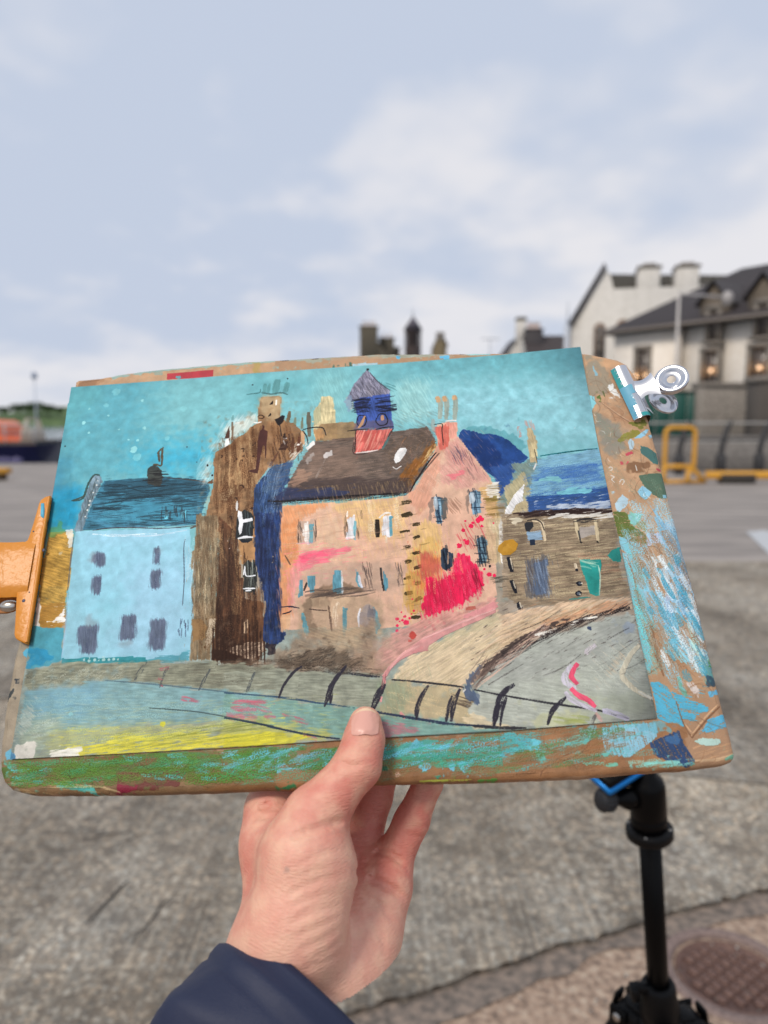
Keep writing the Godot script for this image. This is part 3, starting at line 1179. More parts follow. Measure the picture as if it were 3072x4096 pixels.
# ---------------------------------------------------------------- the big white hall
func hall() -> void:
	var z := 52.0
	var t := thing("white_hall", "big white harled hall with steep gable, wide chimneys and arched windows", "building", Vector3(12.551, 0, -z), -0.245)
	var A := t.position
	var d := Vector3(cos(0.245), 0, sin(0.245))
	var hx := func(sx: float) -> float: return along(A, d, sx)
	var hy := func(sx: float, sy: float) -> float: return at_y(sy, -(A.z + along(A, d, sx) * d.z))
	var w: float = hx.call(2960.0)
	var apex := Vector3(hx.call(2384.0), hy.call(2384.0, 1066.0), 0)
	var knee := Vector3(0.0, hy.call(2275.0, 1294.0), 0)
	var right_top: float = hy.call(2560.0, 1150.0)
	var xa: float = hx.call(2408.0)
	var st := begin()
	var prof := PackedVector2Array([Vector2(0, 0), Vector2(0, knee.y), Vector2(apex.x, apex.y), Vector2(xa, apex.y - 0.5), Vector2(xa + 0.25, right_top), Vector2(w, right_top), Vector2(w, 0)])
	plate(st, prof, Vector3.ZERO, Vector3.RIGHT, Vector3.UP, Vector3(0, 0, 1), 9.0)
	obj("wall", done(st), M.harl_grey, t)
	st = begin()
	var o := Vector3(0, 0.22, 0.18)
	var bk := Vector3(0, 0, -9.4)
	quad(st, knee + Vector3(-0.35, -0.2, 0.18), apex + o, apex + o + bk, knee + Vector3(-0.35, -0.2, 0.18) + bk)
	quad(st, knee + Vector3(-0.1, -0.3, 0.18), apex + o + Vector3(0.16, -0.34, 0), apex + o, knee + Vector3(-0.35, -0.2, 0.18))
	obj("coping", done(st), M.slate, t)
	# the dark roof behind the wallhead, between the chimneys
	st = begin()
	var ridge := apex.y + 0.1
	quad(st, Vector3(apex.x, right_top - 0.1, -0.5), Vector3(apex.x, ridge, -3.2), Vector3(w, ridge - 0.5, -3.2), Vector3(w, right_top - 0.1, -0.5))
	quad(st, Vector3(apex.x, ridge, -3.2), Vector3(apex.x, right_top, -9.0), Vector3(w, right_top, -9.0), Vector3(w, ridge - 0.5, -3.2))
	obj("roof", done(st), rough_mat([[0.0, [46, 42, 34]], [1.0, [74, 68, 56]]], 0.7, 0.05, 49), t)
	for c in [[2517, 2602, 1066], [2663, 2752, 1062]]:
		var a: float = hx.call(float(c[0]))
		var b: float = hx.call(float(c[1]))
		var top: float = hy.call(float(c[0]), float(c[2]))
		st = begin()
		box(st, Vector3((a + b) * 0.5, (top + right_top) * 0.5 - 0.6, -0.98), Vector3(b - a, top - right_top + 1.2, 1.9), Basis.IDENTITY, 0.05)
		var ch := obj("chimney", done(st), M.harl_grey, t)
		st = begin()
		box(st, Vector3((a + b) * 0.5, top - 0.04, -0.98), Vector3(b - a + 0.2, 0.2, 2.1), Basis.IDENTITY, 0.06)
		box(st, Vector3((a + b) * 0.5, top + 0.14, -0.98), Vector3(b - a - 0.5, 0.22, 1.5), Basis.IDENTITY, 0.08)
		obj("chimney_cap", done(st), M.trim, ch)
	# arched windows with brown stone surrounds
	for c in [[2352, 2396, 1292], [2440, 2486, 1278], [2532, 2578, 1268]]:
		arched_window(t, hx.call(float(c[0])), hx.call(float(c[1])), hy.call(float(c[0]), 1480.0), hy.call(float(c[0]), float(c[2])))


func at_x(sx: float, d: float) -> float:   # metres to the right of the lens axis that a bearing reaches at a distance
	return (sx / 4.0 - 384.0) / 760.0 * d * 1.0071


func at_y(sy: float, d: float) -> float:
	var a := atan((512.0 - sy / 4.0) / 760.0) - deg_to_rad(6.828)
	return 1.6 + tan(a) * d


func arched_window(t: Node3D, a: float, b: float, low: float, top: float) -> void:
	var r := (b - a) * 0.5
	var p := PackedVector2Array([Vector2(a, low), Vector2(a, top - r)])
	for k in range(1, 12):
		p.append(Vector2(a + r - r * cos(PI * k / 12.0), top - r + r * sin(PI * k / 12.0)))
	p.append(Vector2(b, top - r))
	p.append(Vector2(b, low))
	var st := begin()
	plate(st, p, Vector3(0, 0, 0.10), Vector3.RIGHT, Vector3.UP, Vector3(0, 0, 1), 0.15)
	var f := obj("window", done(st), rough_mat([[0.0, [112, 88, 70]], [1.0, [146, 118, 96]]], 1.0, 0.05, 52), t)
	var q := PackedVector2Array()
	for v in p:
		q.append(Vector2(lerpf(a + r, v.x, 0.72), lerpf((low + top) * 0.5, v.y, 0.9)))
	st = begin()
	plate(st, q, Vector3(0, 0, 0.115), Vector3.RIGHT, Vector3.UP, Vector3(0, 0, 1), 0.05)
	obj("pane", done(st), plain([52, 50, 54], 0.2), f)
	st = begin()
	box(st, Vector3(a + r, (low + top) * 0.5, 0.125), Vector3(0.09, (top - low) * 0.86, 0.04))
	for k in 3:
		box(st, Vector3(a + r, lerpf(low, top, 0.25 + k * 0.22), 0.123), Vector3(r * 1.4, 0.07, 0.03))
	obj("glazing_bar", done(st), plain([150, 138, 124], 0.7), f)


# ---------------------------------------------------------------- the harled hotel with dormers, oblique to the view
func hotel() -> void:
	var A := Vector3(12.543, 0, -42.2)
	var B := Vector3(17.559, 0, -35.0)
	var d := (B - A).normalized()
	var ang := atan2(-d.z, d.x)
	var t := thing("harled_hotel", "cream harled two-storey building with slate roof, stone dormers and lit windows", "building", A, ang)
	var L := (B - A).length() + 9.0
	var eave := 6.55
	var cream := rough_mat([[0.0, [222, 212, 198]], [0.5, [232, 224, 212]], [1.0, [240, 234, 224]]], 0.25, 0.02, 55, 0.92)
	var corner := along(A, d, 2690.0)
	# two wings: the left end stands forward of nothing, the right one a little proud
	var st := begin()
	box(st, Vector3(corner * 0.5, eave * 0.5, -4.0), Vector3(corner, eave, 8.0))
	box(st, Vector3((corner + L) * 0.5 + 0.01, eave * 0.5, -4.1), Vector3(L - corner, eave - 0.02, 7.8))
	obj("wall", done(st), cream, t)
	st = begin()
	var rh := 2.9
	var ridge := eave + rh
	var e0 := Vector3(-0.4, eave - 0.1, 0.45)
	var e1 := Vector3(L, eave - 0.1, 0.45)
	var r0 := Vector3(along(A, d, 2710.0) + 0.4, ridge, -4.0)
	var r1 := Vector3(L, ridge, -4.0)
	var k0 := Vector3(-0.4, eave - 0.1, -8.4)
	quad(st, e0, r0, r1, e1)
	tri(st, k0, r0, e0)
	quad(st, e0 + Vector3(0, -0.22, 0), e0, e1, e1 + Vector3(0, -0.22, 0))
	quad(st, k0 + Vector3(0, -0.22, 0), k0, e0, e0 + Vector3(0, -0.22, 0))
	quad(st, e0 + Vector3(0, -0.22, 0), e1 + Vector3(0, -0.22, 0), e1 + Vector3(0, -0.22, -0.5), e0 + Vector3(0, -0.22, -0.5))
	quad(st, k0 + Vector3(L + 0.4, 0, 0), r1, r0, k0)
	obj("roof", done(st), rough_mat([[0.0, [40, 36, 38]], [0.5, [54, 48, 50]], [1.0, [72, 66, 66]]], 0.7, 0.05, 56, 0.8, 1.0), t)
	st = begin()
	tube(st, [e0 + Vector3(0, -0.12, 0.1), e1 + Vector3(0, -0.12, 0.1)], 0.09, 8)
	obj("gutter", done(st, true), plain([120, 112, 104], 0.6), t)
	st = begin()
	rod(st, Vector3(corner + 0.05, 0.2, 0.12), Vector3(corner + 0.05, eave - 0.2, 0.12), 0.11, 8)
	obj("downpipe", done(st, true), plain([196, 188, 176], 0.6), t)
	# windows: [left bearing, right bearing, sill height, head height, warm lamp]
	var lit := [[2517.0, 2582.0, 3.35, 5.35, 2], [2775.0, 2855.0, 3.2, 4.98, 1], [2957.0, 3050.0, 3.2, 4.98, 1], [2790.0, 2850.0, 5.45, 6.95, 0], [2976.0, 3046.0, 5.45, 6.95, 0], [3140.0, 3220.0, 3.2, 4.98, 0], [3160.0, 3226.0, 5.45, 6.95, 0]]
	for w in lit:
		var a := along(A, d, w[0])
		var b := along(A, d, w[1])
		hotel_window(t, a, b, w[2], w[3], w[4])
		if w[3] > 6.7:   # dormer gablet over the eaves
			st = begin()
			var m := (a + b) * 0.5
			var hw := (b - a) * 0.5 + 0.35
			plate(st, PackedVector2Array([Vector2(m - hw, eave - 0.3), Vector2(m - hw, 7.25), Vector2(m, 8.15), Vector2(m + hw, 7.25), Vector2(m + hw, eave - 0.3)]), Vector3(0, 0, 0.06), Vector3.RIGHT, Vector3.UP, Vector3(0, 0, 1), 2.2)
			var dm := obj("dormer", done(st), rough_mat([[0.0, [86, 78, 68]], [1.0, [116, 106, 94]]], 0.8, 0.05, 58), t)
			st = begin()
			for s in [-1.0, 1.0]:
				var p := Vector3(m + s * (hw + 0.2), 7.12, 0.3)
				var q := Vector3(m, 8.3, 0.3)
				if s < 0:
					quad(st, p, q, q + Vector3(0, 0, -3.0), p + Vector3(0, 0, -3.0))
				else:
					quad(st, p + Vector3(0, 0, -3.0), q + Vector3(0, 0, -3.0), q, p)
			obj("dormer_roof", done(st), M.slate, dm)


func along(A: Vector3, d: Vector3, sx: float) -> float:   # where along the front a bearing meets it
	var k := (sx / 4.0 - 384.0) / 760.0 * 1.0071
	# A.x + s*d.x = k * -(A.z + s*d.z)
	return (-k * A.z - A.x) / (d.x + k * d.z)


func hotel_window(t: Node3D, a: float, b: float, low: float, top: float, lamps: int) -> void:
	var m := (a + b) * 0.5
	var w := b - a
	var st := begin()
	box(st, Vector3(a + 0.09, (low + top) * 0.5, 0.06), Vector3(0.2, top - low + 0.3, 0.2))
	box(st, Vector3(b - 0.09, (low + top) * 0.5, 0.06), Vector3(0.2, top - low + 0.3, 0.2))
	box(st, Vector3(m, top + 0.06, 0.065), Vector3(w + 0.04, 0.22, 0.2))
	var f := obj("window", done(st), M.trim, t)
	st = begin()
	box(st, Vector3(m, low - 0.1, 0.1), Vector3(w + 0.3, 0.16, 0.3))
	obj("sill", done(st), M.trim, f)
	st = begin()
	box(st, Vector3(m, (low + top) * 0.5, 0.0), Vector3(w - 0.3, top - low, 0.04))
	obj("pane", done(st), plain([58, 54, 54], 0.2), f)
	st = begin()
	for k in 2:
		box(st, Vector3(lerpf(a + 0.2, b - 0.2, (k + 1) / 3.0), (low + top) * 0.5, 0.035), Vector3(0.06, top - low - 0.02, 0.04))
	box(st, Vector3(m, lerpf(low, top, 0.5), 0.04), Vector3(w - 0.36, 0.08, 0.045))
	obj("glazing_bar", done(st), plain([128, 118, 110], 0.6), f)
	for k in lamps:
		var lx := m + (k - (lamps - 1) * 0.5) * w * 0.62 + (0.1 if lamps == 1 else 0.0)
		var ly := lerpf(low, top, 0.30 if lamps == 2 else 0.46)
		st = begin()
		lathe(st, Vector3(lx, ly - 0.09, 0.15), Vector3.UP, [[0.0, 0.0], [0.03, 0.07], [0.09, 0.095], [0.15, 0.07], [0.18, 0.0]], 12)
		var gl := plain([255, 214, 160], 0.5)
		gl.emission_enabled = true
		gl.emission = Color(1.0, 0.84, 0.70)
		gl.emission_energy_multiplier = 0.9
		var lamp := obj("lamp", done(st, true), gl, f)
		var om := OmniLight3D.new()
		om.name = "lamp_light"
		om.light_color = Color(1.0, 0.75, 0.45)
		om.light_energy = 0.25
		om.light_size = 0.09
		om.omni_range = 40.0
		om.omni_attenuation = 2.0
		om.shadow_enabled = true
		om.position = Vector3(lx, ly, 0.15)
		lamp.add_child(om, true)


# ---------------------------------------------------------------- walls, hoarding, railing and barrier at the right
func quayside() -> void:
	var t := thing("stone_wall", "high grey stone retaining wall below the cream building", "wall", Vector3(12.859, 0, -31.0), 0.16)
	var st := begin()
	var ht := 2.980
	box(st, Vector3(2.0 + 6.0, ht * 0.5, -0.4), Vector3(16.0, ht, 0.8), Basis.IDENTITY, 0.04)
	obj("masonry", done(st), rough_mat([[0.0, [98, 92, 86]], [0.45, [132, 126, 118]], [0.7, [146, 140, 132]], [1.0, [168, 162, 152]]], 0.35, 0.03, 80, 0.92, 3.0), t)
	st = begin()
	box(st, Vector3(2.0 + 6.0, ht + 0.08, -0.4), Vector3(16.1, 0.2, 0.95), Basis.IDENTITY, 0.04)
	obj("coping", done(st), M.trim, t)
	# the dark gate pier at the right edge
	var p := thing("stone_pier", "dark stone pier at the right edge against the grey wall", "pier", Vector3(14.530, 0, -29.0))
	st = begin()
	box(st, Vector3(0.35, 3.040 * 0.5, 0), Vector3(1.9, 3.040, 1.2), Basis.IDENTITY, 0.05)
	obj("shaft", done(st), rough_mat([[0.0, [62, 58, 54]], [1.0, [96, 90, 84]]], 0.5, 0.04, 81), p)
	st = begin()
	box(st, Vector3(0.35, 3.040 + 0.1, 0), Vector3(2.1, 0.22, 1.4), Basis.IDENTITY, 0.06)
	obj("cap", done(st), M.trim, p)
	# green hoarding
	var g := thing("hoarding", "dark green hoarding with a line of pale lettering below the cream building", "hoarding", Vector3(12.323, 0, -31.6))
	var gm := rough_mat([[0.0, [14, 62, 54]], [0.5, [20, 76, 66]], [1.0, [28, 88, 78]]], 0.4, 0.02, 82, 0.5)
	var gx0 := 10.569 - 12.323
	var gx1 := 13.108 - 12.323
	var gtop := 2.743
	var nb := 4
	for k in nb:
		st = begin()
		var a := lerpf(gx0, gx1, k / float(nb))
		var b := lerpf(gx0, gx1, (k + 1) / float(nb))
		box(st, Vector3((a + b) * 0.5, gtop * 0.5 + 0.3, 0), Vector3(b - a - 0.03, gtop - 0.6, 0.06), Basis.IDENTITY, 0.01)
		obj("panel", done(st), gm, g)
	st = begin()
	box(st, Vector3((gx0 + gx1) * 0.5, gtop + 0.04, 0), Vector3(gx1 - gx0 + 0.1, 0.1, 0.12))
	obj("top_rail", done(st), plain([14, 54, 48], 0.5), g)
	# one line of pale characters, too blurred to read in the photograph
	var lx := gx0 + 2.6
	while lx < gx1 - 0.3:
		st = begin()
		var cw := 0.10 + rng.randf() * 0.12
		box(st, Vector3(lx + cw * 0.5, 2.336, 0.036), Vector3(cw, 0.26 + rng.randf() * 0.1, 0.012))
		lx += cw + 0.09
		obj("lettering", done(st), plain([96, 138, 128], 0.6), g)
	# long low concrete parapet
	var w := thing("parapet", "long low grey concrete parapet running behind the yellow barrier", "wall", Vector3(8.194, 0, -24.5))
	st = begin()
	var wh := 0.994
	box(st, Vector3(11.0, wh * 0.5, -0.3), Vector3(26.0, wh, 0.6), Basis.IDENTITY, 0.03)
	obj("body", done(st), rough_mat([[0.0, [96, 94, 92]], [0.5, [120, 117, 114]], [1.0, [142, 139, 135]]], 0.3, 0.03, 83, 0.9, 2.0), w)
	st = begin()
	box(st, Vector3(11.0, wh + 0.06, -0.3), Vector3(26.1, 0.14, 0.72), Basis.IDENTITY, 0.03)
	obj("coping", done(st), rough_mat([[0.0, [84, 82, 80]], [1.0, [118, 115, 112]]], 0.3, 0.03, 84), w)
	# curved iron railing along the quay
	var rl := thing("railing", "dark iron quay railing with leaning curved posts and two pale rails", "railing", Vector3(7.692, 0, -23.0))
	var x0 := 7.692
	for sx in [2702.0, 2866.0, 3018.0, 3180.0, 3340.0]:
		st = begin()
		var px: float = at_x(sx, 23.0) - x0
		var pts := []
		for k in 9:
			var s := k / 8.0
			pts.append(Vector3(px + 0.28 * s * s + 0.02 * s, 0.58 + s * 1.02, 0.1 - 0.1 * s * s))
		tube(st, pts, 0.085, 8)
		box(st, Vector3(px, 0.3, 0.1), Vector3(0.22, 0.62, 0.3), Basis.IDENTITY, 0.03)
		obj("post", done(st, true), plain([46, 46, 48], 0.6), rl)
	for yy in [1.54, 0.98]:
		st = begin()
		rod(st, Vector3(-0.6, yy, 0.06), Vector3(14.0, yy, 0.06), 0.028, 8)
		obj("rail", done(st, true), plain([150, 150, 148], 0.45), rl)
	barrier()
	# street lamp before the hotel, with a cross arm, and a plain mast beside the hall
	var lp := thing("street_lamp", "slim grey lamp post with a cross arm before the cream building", "street lamp", Vector3(12.481, 0, -33.0))
	st = begin()
	var lt := 7.034
	rod(st, Vector3.ZERO, Vector3(0, lt, 0), 0.085, 10, 0.05)
	obj("pole", done(st, true), plain([188, 184, 180], 0.5), lp)
	st = begin()
	var ax := 14.529 - 12.481
	rod(st, Vector3(0, lt - 0.1, 0), Vector3(ax, lt - 0.25, 0), 0.055, 8)
	obj("arm", done(st, true), plain([158, 156, 156], 0.5), lp)
	st = begin()
	lathe(st, Vector3(ax, lt - 0.6, 0), Vector3.UP, [[0.0, 0.05], [0.1, 0.2], [0.45, 0.24], [0.6, 0.1], [0.62, 0.0]], 12)
	obj("lamp_head", done(st), plain([160, 156, 154], 0.4), lp)
	var ms := thing("mast", "plain pale grey mast standing left of the white hall", "mast", Vector3(10.626, 0, -45.0))
	st = begin()
	rod(st, Vector3.ZERO, Vector3(0, 7.122, 0), 0.2, 10, 0.17)
	obj("pole", done(st, true), plain([176, 182, 190], 0.5), ms)
	st = begin()
	rod(st, Vector3(0, 7.122, 0), Vector3(0, 8.463, 0), 0.05, 8, 0.03)
	obj("antenna", done(st, true), plain([176, 182, 190], 0.5), ms)
	var sl := thing("street_lamp", "distant thin lamp post over the board between tower and white gable", "street lamp", Vector3(19.159, 0, -140.0))
	st = begin()
	rod(st, Vector3.ZERO, Vector3(0, 16.482, 0), 0.12, 8, 0.08)
	obj("pole", done(st, true), plain([140, 146, 158], 0.5), sl)
	st = begin()
	box(st, Vector3(0, 16.304, 0), Vector3(3.2, 0.14, 0.14))
	obj("arm", done(st), plain([140, 146, 158], 0.5), sl)


func barrier() -> void:
	var at := Vector3(7.4433, 0.0000, -19.3867)
	var yel := plain([206, 150, 44], 0.5)
	var t := thing("barrier", "yellow tubular barrier frame with a splayed foot and long low bar", "barrier", at)
	var d := -at.z
	var s := d / 760.0 / 4.0   # metres that one photograph pixel spans there
	var st := begin()
	# the upright hoop with rounded corners
	var w0 := (2654 - 2700) * s
	var w1 := (2772 - 2700) * s
	var top := 1.376 + 0.06
	var low := 0.446
	var r := 0.16
	var loop := []
	for c in [[w1 - r, low, 0.0, 0], [w1 - r, top - r, 0.0, 1], [w0 + r, top - r, PI * 0.5, 1], [w0 + r, low, 0.0, 0]]:
		if c[3]:
			for k in 7:
				var a: float = c[2] + PI * 0.5 * k / 6.0
				loop.append(Vector3(c[0] + cos(a) * r, c[1] + sin(a) * r, 0))
		else:
			loop.append(Vector3(w1 if c[0] > 0 and loop.is_empty() else w0, c[1], 0))
	tube(st, loop, 0.055, 10)
	obj("hoop", done(st, true), yel, t)
	st = begin()
	rod(st, Vector3(w0 - 0.03, low, 0), Vector3(w1 + 0.03, low, 0), 0.06, 10)
	obj("cross_bar", done(st, true), yel, t)
	st = begin()
	rod(st, Vector3(w0, 0.05, 0), Vector3(w0, low, 0), 0.055, 10)
	rod(st, Vector3(w1 - 0.1, low, 0), Vector3((2740 - 2700) * s, 0.05, 0.1), 0.06, 10)
	rod(st, Vector3(w1 - 0.1, low, 0), Vector3((2826 - 2700) * s, 0.05, -0.1), 0.06, 10)
	rod(st, Vector3(w0, 0.06, 0), Vector3((2826 - 2700) * s, 0.06, -0.1), 0.05, 10)
	obj("foot", done(st, true), yel, t)
	st = begin()
	var bar := 0.212
	box(st, Vector3(5.2 + w1, bar, -0.2), Vector3(9.6, 0.2, 0.16), Basis.IDENTITY, 0.03)
	obj("low_bar", done(st), yel, t)
	for k in 4:
		st = begin()
		box(st, Vector3(w1 + 1.2 + k * 2.6, 0.12, -0.2), Vector3(0.9, 0.24, 0.3), Basis.IDENTITY, 0.03)
		obj("block", done(st), plain([58, 54, 50], 0.9), t)


# ---------------------------------------------------------------- the tripod
func tripod() -> void:
	var blk := plain([6, 6, 7], 0.34)
	var satin := plain([11, 11, 12], 0.46)
	blk.metallic_specular = 0.25
	satin.metallic_specular = 0.3
	var blue := plain([14, 118, 196], 0.35, 0.5)
	var steel := plain([176, 172, 166], 0.3, 1.0)
	var low := Vector3(0.3335, 0.9230, -0.8505)
	var top := Vector3(0.3092, 1.1242, -0.8344)
	var ax := (top - low).normalized()
	var L := (top - low).length()
	var t := thing("tripod", "black camera tripod with blue-rimmed ball head standing behind the board", "tripod", Vector3(low.x, 0.0, low.z))
	var o := Vector3(low.x, 0, low.z)
	var p0 := low - o
	var toward := Vector3(0, 0, 1)
	var sx := ax.cross(toward).normalized() * -1.0
	var sz := sx.cross(ax).normalized()
	if sz.z < 0:
		sz = -sz
	var B := Basis(sx, ax, sx.cross(ax))
	var st := begin()
	lathe(st, p0 - ax * 0.12, ax, [[0.0, 0.0], [0.0, 0.0127], [L + 0.12, 0.0127], [L + 0.12, 0.0]], 32)
	obj("column", done(st, true), blk, t)
	# mounting disc, rotating base and ball housing
	var h := p0 + ax * (L - 0.006)
	st = begin()
	lathe(st, h, ax, [[0.0, 0.0], [0.0, 0.0235], [0.003, 0.0268], [0.0125, 0.0268], [0.014, 0.0255], [0.014, 0.0]], 40)
	obj("mounting_disc", done(st), satin, t)
	st = begin()
	lathe(st, h + ax * 0.0145, ax, [[0.0, 0.0], [0.0, 0.0205], [0.014, 0.0208], [0.015, 0.020], [0.017, 0.0208], [0.052, 0.0205], [0.060, 0.018], [0.066, 0.011], [0.078, 0.010], [0.078, 0.0]], 40)
	var head := obj("ball_head", done(st), blk, t)
	st = begin()
	for k in 4:
		st = begin()
		lathe(st, h + ax * 0.0135 + B * Vector3(cos(k * 1.57 + 0.5) * 0.0232, 0, sin(k * 1.57 + 0.5) * 0.0232), ax, [[0.0, 0.0018], [0.0012, 0.0016], [0.0014, 0.0]], 8)
		obj("screw", done(st), steel, head)
	st = begin()
	var lb := B * Vector3(-0.0112, 0.026, 0.0172)
	box(st, h + lb, Vector3(0.013, 0.0095, 0.002), B * Basis(Vector3.UP, -0.58), 0.0005)
	obj("blue_label", done(st), plain([26, 62, 128], 0.4), head)
	# clamp: a square black plate seen corner on, over a blue rim
	var K := Vector3(0.2492, 1.1905, -0.7950) - o
	var e1 := (Vector3(0.3017, 1.2075, -0.8212) - o - K).normalized()
	var e2 := (Vector3(0.2427, 1.2001, -0.8243) - o - K)
	e2 = (e2 - e1 * e2.dot(e1)).normalized()
	var en := e2.cross(e1).normalized()
	if en.y < 0:
		en = -en
	var tilt := Basis(e1, en, e1.cross(en))
	var C := K + e1 * 0.030 + e2 * 0.027
	st = begin()
	box(st, C, Vector3(0.060, 0.0075, 0.054), tilt, 0.002)
	obj("clamp_rim", done(st), blue, t)
	st = begin()
	box(st, C + en * 0.0085, Vector3(0.056, 0.0095, 0.050), tilt, 0.002)
	box(st, C - en * 0.012, Vector3(0.044, 0.0165, 0.040), tilt, 0.005)
	obj("clamp", done(st), blk, t)
	# locking knob with its ribbed grip on the left
	var kd := (Vector3(0.2318, 1.1777, -0.8055) - o - (h + ax * 0.052)).normalized()
	var kb := h + ax * 0.052 + kd * 0.018
	st = begin()
	lathe(st, kb, kd, [[0.0, 0.0], [0.0, 0.012], [0.012, 0.0125], [0.022, 0.007], [0.030, 0.0065], [0.030, 0.0]], 20)
	obj("knob_stem", done(st), blk, t)
	st = begin()
	lathe(st, kb + kd * 0.030, kd, [[0.0, 0.0], [0.0, 0.0105], [0.002, 0.0122], [0.016, 0.0122], [0.018, 0.0108], [0.018, 0.0]], 20)
	for k in 16:
		var a := TAU * k / 16.0
		var kx := kd.cross(Vector3.UP).normalized()
		var ky := kd.cross(kx)
		rod(st, kb + kd * 0.0325 + (kx * cos(a) + ky * sin(a)) * 0.0122, kb + kd * 0.0455 + (kx * cos(a) + ky * sin(a)) * 0.0122, 0.0012, 5)
	obj("knob", done(st), plain([30, 32, 36], 0.6), t)
	# collar at the top of the spider
	st = begin()
	lathe(st, p0 - ax * 0.052, ax, [[0.0, 0.0], [0.0, 0.0235], [0.018, 0.0240], [0.030, 0.0215], [0.046, 0.0205], [0.0515, 0.0175], [0.0515, 0.0122], [0.046, 0.0122]], 40)
	obj("collar", done(st), satin, t)
	st = begin()
	box(st, p0 + B * Vector3(0.019, -0.003, -0.004), Vector3(0.024, 0.012, 0.012), B * Basis(Vector3.FORWARD, -0.15), 0.002)
	box(st, p0 + B * Vector3(0.031, -0.0075, -0.004), Vector3(0.009, 0.019, 0.017), B, 0.002)
	obj("column_lock", done(st), satin, t)
	# spider casting with three arms, then the legs
	var S := p0 - ax * 0.066
	st = begin()
	lathe(st, S - ax * 0.022, ax, [[0.0, 0.0], [0.0, 0.026], [0.004, 0.029], [0.020, 0.029], [0.034, 0.0245], [0.036, 0.0]], 40)
	obj("spider", done(st), satin, t)
	var turns := [-2.62, -0.35, 1.55]
	for k in 3:
		var a: float = turns[k]
		var dir := Vector3(sin(a + 0.25), 0, cos(a + 0.25))
		var b2 := Basis(dir.cross(Vector3.UP) * -1.0, Vector3.UP, dir)
		b2 = Basis(Vector3.UP, atan2(dir.x, dir.z))
		st = begin()
		box(st, S + dir * 0.036 + Vector3(0, -0.004, 0), Vector3(0.036, 0.030, 0.034), b2, 0.005)
		box(st, S + dir * 0.030 + Vector3(0, 0.012, 0), Vector3(0.026, 0.012, 0.026), b2, 0.004)
		var shoulder := obj("leg_joint", done(st), satin, t)
		st = begin()
		box(st, S + dir * 0.046 + Vector3(0, -0.002, 0) + b2 * Vector3(0.021, 0, 0), Vector3(0.006, 0.028, 0.024), b2, 0.003)
		box(st, S + dir * 0.046 + Vector3(0, -0.002, 0) + b2 * Vector3(-0.021, 0, 0), Vector3(0.006, 0.028, 0.024), b2, 0.003)
		box(st, S + dir * 0.058 + Vector3(0, 0.006, 0), Vector3(0.020, 0.026, 0.006), b2 * Basis(Vector3.RIGHT, -0.25), 0.002)
		obj("angle_catch", done(st), blk, shoulder)
		st = begin()
		lathe(st, S + dir * 0.046 + b2 * Vector3(0.0238, -0.001, 0), b2 * Vector3.RIGHT, [[0.0, 0.0055], [0.002, 0.005], [0.003, 0.003], [0.003, 0.0]], 16)
		obj("bolt", done(st), steel, shoulder)
		st = begin()
		lathe(st, S + dir * 0.046 + b2 * Vector3(-0.0238, -0.001, 0), b2 * Vector3.LEFT, [[0.0, 0.0055], [0.002, 0.005], [0.003, 0.003], [0.003, 0.0]], 16)
		obj("bolt", done(st), steel, shoulder)
		st = begin()
		var foot := S + dir * 0.40
		foot.y = 0.012
		var ls := S + dir * 0.046 + Vector3(0, -0.012, 0)
		var ld := (foot - ls).normalized()
		var ll := (foot - ls).length()
		lathe(st, ls, ld, [[0.0, 0.0], [0.0, 0.0142], [ll * 0.38, 0.0142], [ll * 0.38, 0.0165], [ll * 0.38 + 0.03, 0.0165], [ll * 0.38 + 0.03, 0.0118], [ll * 0.7, 0.0118], [ll * 0.7, 0.014], [ll * 0.7 + 0.03, 0.014], [ll * 0.7 + 0.03, 0.0095], [ll - 0.03, 0.0095], [ll - 0.03, 0.0125], [ll, 0.0105], [ll, 0.0]], 24)
		obj("leg", done(st), blk, t)
	# bubble level on the front of the spider
	var lv := S + Vector3(0.016, 0.004, 0.030)
	var ln := Vector3(0.12, 0.75, 0.65).normalized()
	st = begin()
	lathe(st, lv - ln * 0.006, ln, [[0.0, 0.0], [0.0, 0.0085], [0.006, 0.0085], [0.0075, 0.0078], [0.0075, 0.006]], 24)
	obj("level_bezel", done(st), blk, t)
	st = begin()
	lathe(st, lv - ln * 0.001, ln, [[0.0, 0.0062], [0.0018, 0.0058], [0.0024, 0.0]], 24)
	obj("bubble_level", done(st), plain([176, 182, 176], 0.2), t)


# ---------------------------------------------------------------- board and paper
func on_board(o: Node3D) -> void:
	o.transform = Transform3D(Basis(BX, BY, BN), BO)


